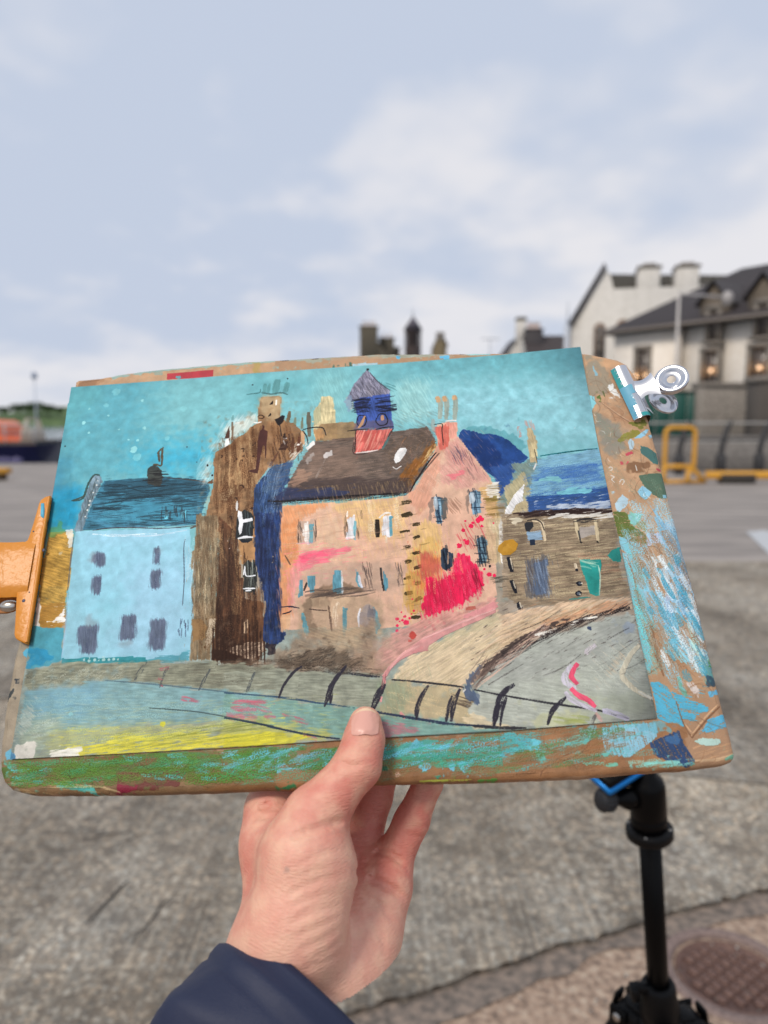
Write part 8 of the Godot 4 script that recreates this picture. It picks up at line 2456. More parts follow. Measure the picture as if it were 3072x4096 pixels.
	cv.fill([-0.1,206.8,2,208.1,2.9,210.7,-0.3,210.5], [98,158,201],{"n": 0.5,"f": 0.6})
	cv.fill([1.3,187,7.7,186.7,7.7,196.7,1.8,199.4], [196,202,188],{"n": 1,"f": 2.5,"a": 0.6,"d": 40})
	cv.hatch([1.3,187,22.1,192.2,17,201.1,2,200.9], 1.2, [210,225,215], 40, -15, 10,{"a": 0.4,"dry": 0.4})
	cv.dot(70.5, 198.5, 1.34, [225,220,70],{"n": 0.9,"a": 0.9})
	cv.dot(26.1, 191.2, 1.05, [150,215,225],{"a": 0.6,"n": 0.5})
	cv.hatch([38.5,183.1,122.2,191.6,122.3,200.8,39.8,194.1], 0.9, [205,220,200], 70, 3, 7,{"a": 0.35,"dry": 0.5})
	cv.hatch([106.8,184.4,149.2,194.9,173.6,199.5,168.5,210.4,138.2,207.8,99.5,197.1], 0.9, [205,222,205], 80, 6, 6,{"a": 0.35,"dry": 0.5})
	cv.line([78.7,186.9,87.5,189.4], 2.4, [199,103,120],{"n": 1,"dry": 0.35,"a": 0.85})
	cv.line([104.1,190.5,119.8,191.5], 2.4, [199,103,120],{"n": 1,"dry": 0.35,"a": 0.85})
	cv.line([102.6,193.1,114.4,195], 2.4, [199,103,120],{"n": 1,"dry": 0.35,"a": 0.85})
	cv.line([100.4,196,109.1,198.1], 2.4, [199,103,120],{"n": 1,"dry": 0.35,"a": 0.85})
	cv.line([103.1,190.4,118.8,191.4], 2.4, [196,101,118],{"n": 1,"dry": 0.4,"a": 0.8})
	cv.line([102.5,193.5,115,194.6], 2.4, [196,101,118],{"n": 1,"dry": 0.4,"a": 0.8})
	cv.line([113.4,193,122,196.2], 2.4, [196,101,118],{"n": 1,"dry": 0.4,"a": 0.8})
	cv.line([101.8,196.1,115.1,198.5], 2.4, [196,101,118],{"n": 1,"dry": 0.4,"a": 0.8})
	cv.line([126.7,197.7,139,202.6], 2.4, [196,101,118],{"n": 1,"dry": 0.4,"a": 0.8})
	cv.line([136.7,207.7,142.8,210.3], 2.4, [196,101,118],{"n": 1,"dry": 0.4,"a": 0.8})
	cv.line([118.2,197.9,123.6,198.6], 2.4, [196,101,118],{"n": 1,"dry": 0.4,"a": 0.8})
	cv.fill([172.7,203.2,183.9,206.9,191.2,209.6,176.1,210.8,172.3,211], [182,114,126],{"n": 1.1,"f": 2,"a": 0.75,"d": 14})
	cv.hatch([1.7,179.9,122.1,186.9,122.3,200.8,3.7,191.9], 2.6, [160,206,204], 60, 3, 30,{"a": 0.35,"dry": 0.42})
	cv.hatch([16.5,197.3,122.3,201.6,122.4,206.8,33.4,205.9], 2.4, [206,214,120], 40, -3, 28,{"a": 0.4,"dry": 0.42})
	cv.fill([177.5,185.1,206.6,190.1,213.4,191.3,213.5,197.5,226.5,202.8,225.8,209.1,205.1,206,172.9,199.4,175.7,190.4], [195,176,138],{"n": 0.6,"f": 3,"a": 0.85,"j": 0.12})
	cv.fill([173.6,185.6,189,188.2,184.2,201.7,171.3,199.3], [141,155,129],{"n": 0.8,"f": 4,"a": 0.7,"d": 80})
	cv.hatch([178.2,186.7,226.1,194.5,224.6,207.2,176.7,198.9], 0.8, [235,210,160], 100, 20, 9,{"a": 0.45,"dry": 0.4})
	cv.hatch([209.3,194.1,226.7,201.3,226.2,205.8,205.9,197], 0.4, [60,48,44], 40, 22, 18,{"a": 0.6})
	cv.fill([227.4,180.1,243.4,171.8,269.6,164.9,294.8,159.6,295.5,171.1,294.8,184.7,296.4,200.4,296,209.9,246,211.1,214.6,207.9,212.9,200.7,219.5,192.1], [182,188,177],{"n": 0.4,"f": 2,"j": 0.12,"d": 10})
	cv.fill([229,181.1,251.9,170.7,277.8,165.5,293.5,162.2,290.6,176.8,266.4,183.6,240.9,190.2,224.7,189.2], [168,172,165],{"n": 0.7,"f": 6,"a": 0.75,"d": -20})
	cv.fill([288.5,166.3,296.3,165,294.6,169.3,288.7,169.8], [152,166,183],{"n": 0.9,"f": 2.5,"a": 0.7})
	cv.fill([256,197.8,288.2,197.4,296.8,202,296,209.9,262,210.1], [177,185,166],{"n": 0.7,"f": 5,"a": 0.7})
	cv.fill([247,204.4,270.5,206.7,261.9,210.9,238.2,210.6], [192,195,156],{"n": 0.9,"f": 3,"a": 0.7})
	cv.hatch([253.3,204.8,265.8,206.4,263.6,210.2,251.1,209.4], 1.2, [150,160,90], 16, 10, 8,{"a": 0.5})
	cv.fill([215.2,202.4,221.9,206.8,238.2,210.6,214.3,210.3,210.1,204.5], [217,200,166],{"n": 0.8,"f": 2,"a": 0.8,"d": 10})
	cv.hatch([269.9,187.2,289.2,171.5,294.8,180.5,285.2,196.4,272.5,195.6], 0.7, [205,210,196], 90, 50, 18,{"a": 0.5,"dry": 0.38})
	cv.hatch([229.6,182.8,260.2,171.2,291,166.4,283.5,179.7,240.9,190.2], 0.7, [130,138,136], 40, -18, 16,{"a": 0.2,"dry": 0.4})
	cv.hatch([224.7,189.2,266.4,183.6,292,198.5,293.8,209,246.4,208.4], 0.6, [205,215,200], 90, 14, 16,{"a": 0.35,"dry": 0.4})
	cv.hatch([272.8,194,285.7,189.9,293.7,201.8,294,208.2,271.1,203.6], 0.6, [176,182,170], 50, 20, 20,{"a": 0.4,"dry": 0.4})
	cv.fill([281.9,183.8,287.7,179.1,286,184.1,278.5,189.4], [210,192,165],{"n": 1,"f": 3,"a": 0.6,"d": 50})
	cv.line([295.7,175.9,290.8,180.2,287.4,185,284.9,189.4,286.6,193.2,290.6,197.6,296.2,201.2], 2.56, [215,208,184],{"n": 0.5,"b": 1.2})
	cv.line([290.6,197.6,294.8,200.3,296.6,201.2], 1.28, [236,236,222],{"n": 0.6})
	cv.fill([295.4,156.5,284.2,158,270.4,159.7,259.7,163.3,248.1,168.7,239.2,172.4,227.4,180.1,219.2,187.2,222.4,180.7,235.2,171.2,251.3,163.6,270.4,159.7,284.2,158], [63,52,51],{"n": 1,"f": 1.2,"a": 0.85,"d": -24})
	cv.line([294.8,157.4,282.2,159.6,270,162.3,257.7,165.8,246,171.1,234.5,176.4,224.5,184.2], 2.88, [47,40,40],{"dry": 0.35,"n": 0.8})
	cv.hatch([220,179.6,248.5,165.2,295.5,156.1,292.3,159.5,252.2,169,221.5,189], 0.6, [40,34,36], 70, -26, 24,{"a": 0.65,"dry": 0.3})
	cv.hatch([217.1,183.7,243.9,168.4,251.3,163.6,254.2,166.5,219.7,190.5], 0.6, [226,190,170], 44, -34, 22,{"a": 0.6,"dry": 0.3})
	cv.line([247.8,167.8,252.4,167.2,258.5,165.9], 1.76, [235,232,222],{"n": 1,"dry": 0.3})
	cv.line([266.5,162.9,271.8,161.5,278.6,161.1], 1.12, [235,232,222],{"n": 1,"dry": 0.3})
	cv.fill([272.9,165.1,275.2,165.3,274.6,167.2,272.7,166.9], [62,76,105],{"n": 0.6,"f": 0.6})
	cv.fill([211.9,191.2,214.8,185.2,221.6,179.3,221.3,181.7,216,188.4,214.9,191.4,218.1,197,218,198.5,212.8,196.7], [76,92,118],{"n": 0.8,"f": 1.5,"a": 0.85,"d": 70})
	cv.fill([211.9,191.2,218.5,194,218.4,198.5,213.5,197.5], [94,110,136],{"n": 0.8,"f": 1.5,"a": 0.7})
	cv.hatch([216.3,185.3,229.8,175.1,229.3,179.8,217.3,190.8], 0.6, [110,92,84], 40, -48, 16,{"a": 0.6})
	cv.line([210.9,192.7,212.6,191.3], 0.96, [236,234,229],{"n": 0.6})
	cv.fill([231,152.8,224.3,154.8,216,157.6,206.1,161.1,196.2,164.6,189.5,169,182.9,173.5,177.1,178.7,174.1,182.5,174.8,183.7,176.4,183,178.6,179.6,182.7,175.9,189.2,173.1,196.4,172,197,169.6,204.9,165.2,214,161.7,223.9,158.2,230.7,155.3], [215,153,150],{"n": 0.25,"f": 0.4,"b": 3})
	cv.fill([188.5,172.2,194.2,169.4,194.1,171,189.2,173.1], [206,137,136],{"n": 0.3,"f": 0.4,"a": 0.7})
	cv.line([194.5,166.1,206,161.9,219.2,157.4,230.9,153.5], 0.88, [234,182,176],{"b": 2})
	cv.line([177.8,179.6,184.5,172.8,192.7,169.3], 1.12, [225,169,164],{"b": 2})
	cv.line([174.5,183.3,175.5,186.5], 1.28, [215,153,150],{"b": 2})
	cv.line([173.2,192.2,172.7,194.9], 1.2, [218,153,150],{"b": 1})
	cv.line([181.4,200,183.7,203.1], 1.6, [218,153,150],{"b": 1})
	cv.fill([230.2,149.5,223.8,152.7,214.9,155.7,214.7,157.5,225.2,155.1,232.4,152.4], [224,153,153],{"n": 0.6,"f": 0.6,"b": 2})
	cv.line([156.6,180.1,165.9,181.9,172.9,183.2], 1.04, [44,46,56],{"n": 0.6,"dry": 0.2})
	cv.line([178.3,184.7,188.3,186.2,200.6,188.3,211.9,190.5], 0.96, [46,46,51],{"n": 0.5,"dry": 0.15})
	cv.line([216.2,191.9,230.5,195.7,247.7,199.7,260.1,202.5,272.4,205.2,284.2,209.5], 1.04, [52,52,57],{"n": 0.5,"dry": 0.15})
	cv.line([99,185.8,125.1,189.5,146.1,193.9,160.7,196.8], 0.88, [53,79,105],{"n": 0.6,"dry": 0.25})
	cv.line([170.6,199.3,181.9,201.9,195.4,205,205,206.9,225.7,209.5], 1.28, [46,56,77],{"n": 0.5,"dry": 0.15})
	cv.line([214.5,208.6,226.4,209.8,238.1,210.8], 1.44, [48,48,53],{"n": 0.5,"dry": 0.2})
	cv.line([40.9,176.1,62.1,179.1,86.4,183.1,122.8,189.3], 0.64, [83,109,122],{"a": 0.8,"n": 0.5})
	cv.line([63.1,190.6,87,194,106.8,198.7,123,202.7], 0.64, [72,89,89],{"a": 0.85,"n": 0.5})
	cv.line([99.5,197.5,115.1,201.1,130.6,205.5,142.8,208.4,153.4,210.3], 0.96, [46,60,77],{"n": 0.5,"dry": 0.15})
	cv.line([125.1,189.9,127.4,184.1,132.1,178.1,136.1,175.6], 1.488, [48,46,57],{"dry": 0.22,"n": 0.5,"tp": 0.45})
	cv.line([146.8,195.4,148.5,190.2,151,184.1,157.4,176.6], 2.48, [48,46,57],{"dry": 0.22,"n": 0.5,"tp": 0.45})
	cv.line([149.2,194.1,150.5,187.2], 1.488, [48,46,57],{"dry": 0.22,"n": 0.5,"tp": 0.45})
	cv.line([168.7,198.4,171.3,192.5,175.1,186.5], 3.2736, [48,46,57],{"dry": 0.22,"n": 0.5,"tp": 0.45})
	cv.line([189,203.8,189.4,199,191.6,193.8,195.5,188.6], 2.2816, [48,46,57],{"dry": 0.22,"n": 0.5,"tp": 0.45})
	cv.line([202.1,205.8,203.8,199.9,206.2,193.9], 1.8848, [48,46,57],{"dry": 0.22,"n": 0.5,"tp": 0.45})
	cv.line([204.5,205.9,206.2,198.5,209.9,191.1], 2.1824, [48,46,57],{"dry": 0.22,"n": 0.5,"tp": 0.45})
	cv.line([223.6,209,225.5,202.8,227,198.3], 2.48, [48,46,57],{"dry": 0.22,"n": 0.5,"tp": 0.45})
	cv.line([223.3,208.9,226.2,200.7,229.4,194.4,235.2,190.7], 2.976, [48,46,57],{"dry": 0.22,"n": 0.5,"tp": 0.45})
	cv.line([226.4,209.1,228,202.4,231.3,195.4], 1.6864, [48,46,57],{"dry": 0.22,"n": 0.5,"tp": 0.45})
	cv.line([247.8,210,250.2,204.6,254,200.9,258,197.9], 2.1824, [48,46,57],{"dry": 0.22,"n": 0.5,"tp": 0.45})
	cv.line([55.5,177,56.7,173.1,60.4,168.4], 1.232, [63,70,77],{"dry": 0.35,"n": 0.6,"a": 0.7})
	cv.line([57.5,176.4,59,171.6], 0.672, [63,70,77],{"dry": 0.35,"n": 0.6,"a": 0.7})
	cv.line([67.9,181.5,69.1,175.5,71.2,171.6], 1.344, [63,70,77],{"dry": 0.35,"n": 0.6,"a": 0.7})
	cv.line([86.8,183.9,89.3,178.5,91.5,173.8], 1.456, [63,70,77],{"dry": 0.35,"n": 0.6,"a": 0.7})
	cv.line([109.5,187.3,111.7,180.7,113.6,176.9], 1.456, [63,70,77],{"dry": 0.35,"n": 0.6,"a": 0.7})
	cv.line([67.2,172.6,72,171.7], 1.6, [176,85,98],{"n": 1,"dry": 0.4,"a": 0.8})
	cv.line([66.7,176.6,69.2,177.1], 1.6, [176,85,98],{"n": 1,"dry": 0.4,"a": 0.8})
	cv.line([68.2,180.3,69.1,181.1], 1.6, [176,85,98],{"n": 1,"dry": 0.4,"a": 0.8})
	cv.hatch([174.6,180.9,177.7,181.1,174.2,188,172.7,187.9], 0.8, [150,70,80], 6, 100, 6,{"a": 0.4})
	cv.line([270.1,178.8,271.7,176.8,275.4,174.5], 2.56, [213,203,213],{"dry": 0.3,"a": 0.8})
	cv.line([265.8,182.7,263,185.9,261.9,189.1,264.1,192.6], 2.56, [223,81,112],{"n": 0.5})
	cv.line([262.8,183.4,259.3,187.3,258.4,190.6,261.5,193.7,263.1,193.8], 2.72, [210,205,220],{"n": 0.6,"a": 0.85,"dry": 0.2})
	cv.line([260.7,194,263.3,197.4,267.7,200.1,270.3,203.5], 2.72, [237,91,121],{"n": 0.4,"b": 1})
	cv.line([258,195.5,259.5,198.8,263.5,201.5,270.8,205.1], 2.4, [206,201,216],{"n": 0.6,"dry": 0.2,"a": 0.9})
	cv.line([273.2,205.3,277.7,206.4,284.2,209.9], 2.88, [200,198,219],{"n": 0.6,"dry": 0.2,"a": 0.9})
	cv.line([269.9,205.9,272.3,210], 1.6, [214,162,154],{"dry": 0.3,"a": 0.7})
	cv.line([267.5,210.5,269.8,206.7], 1.44, [70,66,71],{"dry": 0.3,"a": 0.6})
	cv.dot(98.4, 111.1, 0.35, [225,205,200],{"a": 0.8})
	cv.dot(97.3, 106.8, 0.26, [225,205,200],{"a": 0.8})
	cv.dot(104.6, 115.8, 0.35, [225,205,200],{"a": 0.8})
	cv.dot(285.1, 54.2, 0.32, [235,235,235],{"a": 0.5})
	cv.dot(292.2, 51.0, 0.32, [235,235,235],{"a": 0.5})
	var pm := StandardMaterial3D.new()
	pm.albedo_texture = ImageTexture.create_from_image(cv.picture())
	pm.heightmap_enabled = true
	pm.heightmap_texture = ImageTexture.create_from_image(cv.relief(0.07))
	pm.heightmap_scale = 0.05
	pm.roughness = 0.66
	pm.metallic_specular = 0.3
	pm.texture_repeat = false
	st = begin()
	var sheet := poly2([0.0, 0.0, 61.6, 0.5, 105.7, 0.3, 182.0, 1.2, 250.5, 1.2, 297.0, 0.0, 296.7, 12.1, 295.6, 64.8, 295.8, 108.1, 296.4, 133.0, 296.4, 170.2, 296.6, 210.0, 263.7, 210.7, 224.8, 211.4, 189.3, 211.1, 153.4, 210.9, 100.1, 211.1, 42.0, 210.6, 0.1, 210.1, 0.1, 152.2, 0.0, 117.3, -0.6, 72.6, -0.2, 24.7, -0.5, 11.5, 0.0, 11.2])
	var sp := PackedVector2Array()
	for v in sheet:
		sp.append(Vector2(v.x * 0.001, -v.y * 0.001))
	plate(st, sp, Vector3.ZERO, Vector3.RIGHT, Vector3.UP, Vector3(0, 0, 1), 0.0004, 0.0, Rect2(-0.003, 0.004, 0.303, -0.218))
	var p := obj("painting", done(st), pm)
	on_board(p)
	tag(p, "loose acrylic painting of harbour houses on a sheet of paper clipped to the board", "painting")


# ---------------------------------------------------------------- the two clips
func bv(sx_mm: float, sy_mm: float, n: float) -> Vector3:
	return Vector3(sx_mm * 0.001, -sy_mm * 0.001, n * 0.001)


func clips() -> void:
	var chrome := plain([208, 209, 213], 0.22, 1.0)
	var a := Vector2(315.2, 17.9)
	var b := Vector2(321.7, 52.1)
	var j := (b - a).normalized()           # along the jaw, millimetres with y down
	var hd := Vector2(-j.y, j.x) * -1.0     # outwards, towards the ring
	if hd.x < 0:
		hd = -hd
	var t := Node3D.new()
	t.name = "bulldog_clip"
	add_child(t)
	on_board(t)
	tag(t, "silver bulldog clip with teal paint on its jaw gripping the board's top right corner", "clip")
	var prof := [[-4.6, 0.2], [-4.9, 0.9], [-4.2, 1.7], [-2.6, 2.9], [-0.6, 3.7], [1.4, 3.8], [3.0, 3.2], [4.2, 2.0], [4.8, 0.2], [5.0, -2.5], [4.8, -6.0]]
	var ctr := (a + b) * 0.5
	var half := (b - a).length() * 0.5
	var at := func(s: float, u: float, n: float) -> Vector3:
		var q: Vector2 = ctr + j * s + hd * u
		return bv(q.x, q.y, n)
	var st := begin()
	for i in prof.size() - 1:
		var p: Array = prof[i]
		var q: Array = prof[i + 1]
		for k in 6:
			var s0 := lerpf(-half, half, k / 6.0)
			var s1 := lerpf(-half, half, (k + 1) / 6.0)
			quad(st, at.call(s1, p[0], p[1]), at.call(s1, q[0], q[1]), at.call(s0, q[0], q[1]), at.call(s0, p[0], p[1]))
	obj("jaw", done(st, true), chrome, t)
	# the paint that has dried on the jaw
	var teal := plain([46, 150, 152], 0.5)
	var sky := plain([92, 160, 186], 0.5)
	var patch := func(s0: float, s1: float, i0: int, i1: int, mat: Material, lift: float) -> void:
		var ps := begin()
		var n := 40
		var e0 := []
		var e1 := []
		for k in n + 1:
			var sh := sin(PI * k / n)
			e0.append(rng.randf_range(-0.5, 0.5) * 0.9)
			e1.append(rng.randf_range(-0.5, 0.5) * 0.9)
		for k in n:
			for i in range(i0, i1):
				var f0 := (i - i0) / float(i1 - i0)
				var f1 := (i + 1 - i0) / float(i1 - i0)
				var sa := lerpf(s0, s1, k / float(n))
				var sb := lerpf(s0, s1, (k + 1) / float(n))
				var p: Array = prof[i]
				var q: Array = prof[i + 1]
				var w0: float = e1[k] * f1 if i == i1 - 1 else 0.0
				var w1: float = e1[k + 1] * f1 if i == i1 - 1 else 0.0
				quad(ps, at.call(sb, p[0], p[1] + lift), at.call(sb, q[0] + w1, q[1] + lift), at.call(sa, q[0] + w0, q[1] + lift), at.call(sa, p[0], p[1] + lift))
		obj("dried_paint", done(ps, true), mat, t)
	patch.call(-half + 0.4, -half * 0.20, 1, 3, teal, 0.10)
	patch.call(-half * 0.22, half * 0.12, 1, 5, sky, 0.12)
	patch.call(half * 0.10, half * 0.55, 1, 4, sky, 0.10)
	patch.call(half * 0.53, half - 0.4, 1, 3, sky, 0.11)
	patch.call(half * 0.86, half - 0.2, 4, 7, teal, 0.08)
	# front and back handles, each a neck that widens into a dished ring
	for s in [1.0, -1.0]:
		var hs := begin()
		var tip := 21.6 if s > 0 else 20.0
		var rise := 4.0 if s > 0 else -3.5
		var base_n := 3.2 if s > 0 else -6.0
		var slew := 1.0 if s > 0 else 3.4
		var n := 18
		var rows := []
		for k in n + 1:
			var u := lerpf(2.4 if s > 0 else 4.6, tip - 8.6, k / float(n))
			var f := k / float(n)
			var wd := lerpf(7.0, 4.6, sin(minf(1.0, f * 1.8) * PI * 0.5)) + 3.0 * pow(f, 3.0)
			var nn: float = base_n + rise * f
			var c0 := slew * f
			var row := []
			for e in 7:
				var v := lerpf(-1.0, 1.0, e / 6.0)
				row.append(at.call(c0 + v * wd, u, nn - 0.9 * v * v * (1.0 if s > 0 else -1.0)))
			rows.append(row)
		for k in n:
			for e in 6:
				if s > 0:
					quad(hs, rows[k][e + 1], rows[k + 1][e + 1], rows[k + 1][e], rows[k][e])
				else:
					quad(hs, rows[k][e], rows[k + 1][e], rows[k + 1][e + 1], rows[k][e + 1])
		var c := Vector2(slew * 1.15, tip)
		var slope := rise / (tip - 10.0)
		var disc := [[2.2, -0.5], [2.5, -0.1], [4.2, -0.4], [5.0, 0.1], [5.6, 0.6], [6.4, 1.0], [7.3, 1.15], [8.2, 0.8], [8.7, -0.2], [8.75, -1.4]]
		for i in disc.size() - 1:
			for k in 36:
				var v := []
				for e in [[i, k], [i + 1, k], [i + 1, k + 1], [i, k + 1]]:
					var rr: float = disc[e[0]][0]
					var ang: float = TAU * e[1] / 36.0
					var du := cos(ang) * rr
					v.append(at.call(c.x + sin(ang) * rr, c.y + du, base_n + rise * 0.98 + du * slope + disc[e[0]][1] * s))
				if s > 0:
					quad(hs, v[3], v[2], v[1], v[0])
				else:
					quad(hs, v[0], v[1], v[2], v[3])
		obj("handle", done(hs, true), chrome, t)

	# orange clip at the left: a jaw strip with a wide tongue bent off it, and the lower handle with its rivet
	var og := plain([206, 132, 34], 0.38)
	og.heightmap_enabled = true
	og.heightmap_texture = noise_tex(0.02, 3, 91, 256)
	og.heightmap_scale = 0.02
	og.uv1_triplanar = true
	og.uv1_scale = Vector3.ONE * 40.0
	var g := Node3D.new()
	g.name = "orange_clip"
	add_child(g)
	on_board(g)
	tag(g, "wide orange metal clip gripping the left edge of the board", "clip")
	st = begin()
	var strip := [[-0.4, 73.3, -8.1, 77.2], [-0.3, 80.9, -6.2, 80.4], [-0.5, 91.4, -7.1, 89.6], [-0.7, 98.7, -8.6, 98.1], [0.1, 113.2, -10.6, 112.4], [0.3, 123.4, -10.2, 123.4], [0.5, 135.1, -8.4, 137.1], [0.6, 144.4, -7.6, 145.1], [0.4, 152.1, -6.9, 150.7], [0.3, 156.1, -4.5, 153.9]]
	pass
	var out := poly2([-0.4, 73.3, -2.8, 73.8, -5.2, 75.6, -5.9, 77.6, -6.5, 83.9, -7.1, 89.6, -8.2, 97.1, -8.7, 99.2, -9.7, 99.9, -12.0, 99.7, -7.6, 126.4, -9.5, 127.0, -9.1, 131.7, -8.1, 139.8, -6.9, 150.7, -6.1, 152.5, -4.6, 153.7, 0.3, 156.1, 0.4, 152.1, 0.4, 139.1, 0.3, 123.4, 0.1, 113.2, -0.6, 98.7, -0.3, 92.4, -0.7, 88.4, -0.2, 86.9])
	var q := PackedVector2Array()
	for v in out:
		q.append(v * Vector2(0.001, -0.001))
	plate(st, q, Vector3(0, 0, 0.0030), Vector3.RIGHT, Vector3.UP, Vector3(0, 0, 1), 0.0026, 0.0008)
	var jw := obj("jaw", done(st), og, g)
	# folded lip along the paper side
	st = begin()
	var lip := []
	for e in [[-0.6, 74.8], [-0.5, 89.1], [-0.5, 99.4], [0.0, 113.2], [0.1, 123.4], [0.3, 139.1], [0.4, 155.3]]:
		lip.append(bv(e[0], e[1], 3.0))
	tube(st, lip, 0.0009, 8)
	obj("lip", done(st, true), og, jw)
	# tongue
	st = begin()
	var rows := []
	for k in 13:
		var f := k / 12.0
		var x := lerpf(14.5, -34.0, f)
		var nn := 3.0 + 9.0 * pow(f, 1.3) + 0.9 * (1.0 - pow(minf(1.0, f * 4.0), 2.0))
		var y0 := lerpf(100.2, 100.0, f)
		var y1 := lerpf(130.0, 131.0, f) + 1.2 * exp(-f * 9.0)
		var row := []
		for e in 9:
			var v := e / 8.0
			var edge := pow(absf(v * 2.0 - 1.0), 6.0)
			row.append(bv(x - 18.0 + v * 0.0, lerpf(y0, y1, v), nn - 1.4 * edge - (1.2 if v > 0.93 else 0.0)))
		rows.append(row)
	var tg := [-9.7, 99.9, -8.9, 126.5]
	var sh := Vector2(tg[0], tg[1])
	for k in 12:
		for e in 8:
			quad(st, rows[k][e], rows[k][e + 1], rows[k + 1][e + 1], rows[k + 1][e])
	obj("tongue", done(st, true), og, g)
	# lower handle with rivet, seen under the tongue
	st = begin()
	var lo := poly2([-8.5, 129.7, -11.0, 128.6, -16.1, 126.6, -28.1, 125.1, -26.0, 136.1, -16.9, 136.5, -13.4, 135.7, -9.2, 133.3])
	q = PackedVector2Array()
	for v in lo:
		q.append(v * Vector2(0.001, -0.001))
	plate(st, q, Vector3(0, 0, -0.004), Vector3.RIGHT, Vector3.UP, Vector3(0, 0, 1), 0.0012, 0.0004)
	obj("lower_handle", done(st), plain([150, 92, 28], 0.4), g)
	st = begin()
	lathe(st, bv(-16.0, 132.8, -3.9), Vector3(0, 0, 1), [[0.0, 0.0052], [0.0008, 0.005], [0.002, 0.0034], [0.0026, 0.0]], 24, 0.62)
	obj("rivet", done(st, true), plain([196, 192, 184], 0.3, 1.0), g)
	# paint mark in the slot near the top
	st = begin()
	var mk := poly2([-4.4, 78.1, -2.8, 78.0, -1.8, 82.3, -1.3, 87.1, -2.5, 86.7, -3.5, 85.5])
	q = PackedVector2Array()
	for v in mk:
		q.append(v * Vector2(0.001, -0.001))
	plate(st, q, Vector3(0, 0, 0.00325), Vector3.RIGHT, Vector3.UP, Vector3(0, 0, 1), 0.0003)
	obj("dried_paint", done(st), plain([84, 172, 204], 0.5), g)
	for e in [[-4.8, 133.3, 0.9], [1.1, 105.8, 0.9], [0.0, 148.2, 0.8], [-6.0, 94.5, 0.5], [-6.7, 108.3, 0.4], [-14.9, 110.2, 0.4], [-2.6, 128.9, 0.4]]:
		st = begin()
		lathe(st, bv(e[0], e[1], 3.02), Vector3(0, 0, 1), [[0.0, e[2] * 0.001], [0.00012, e[2] * 0.0008], [0.00016, 0.0]], 9)
		obj("paint_speck", done(st), plain([58, 60, 84], 0.5), g)


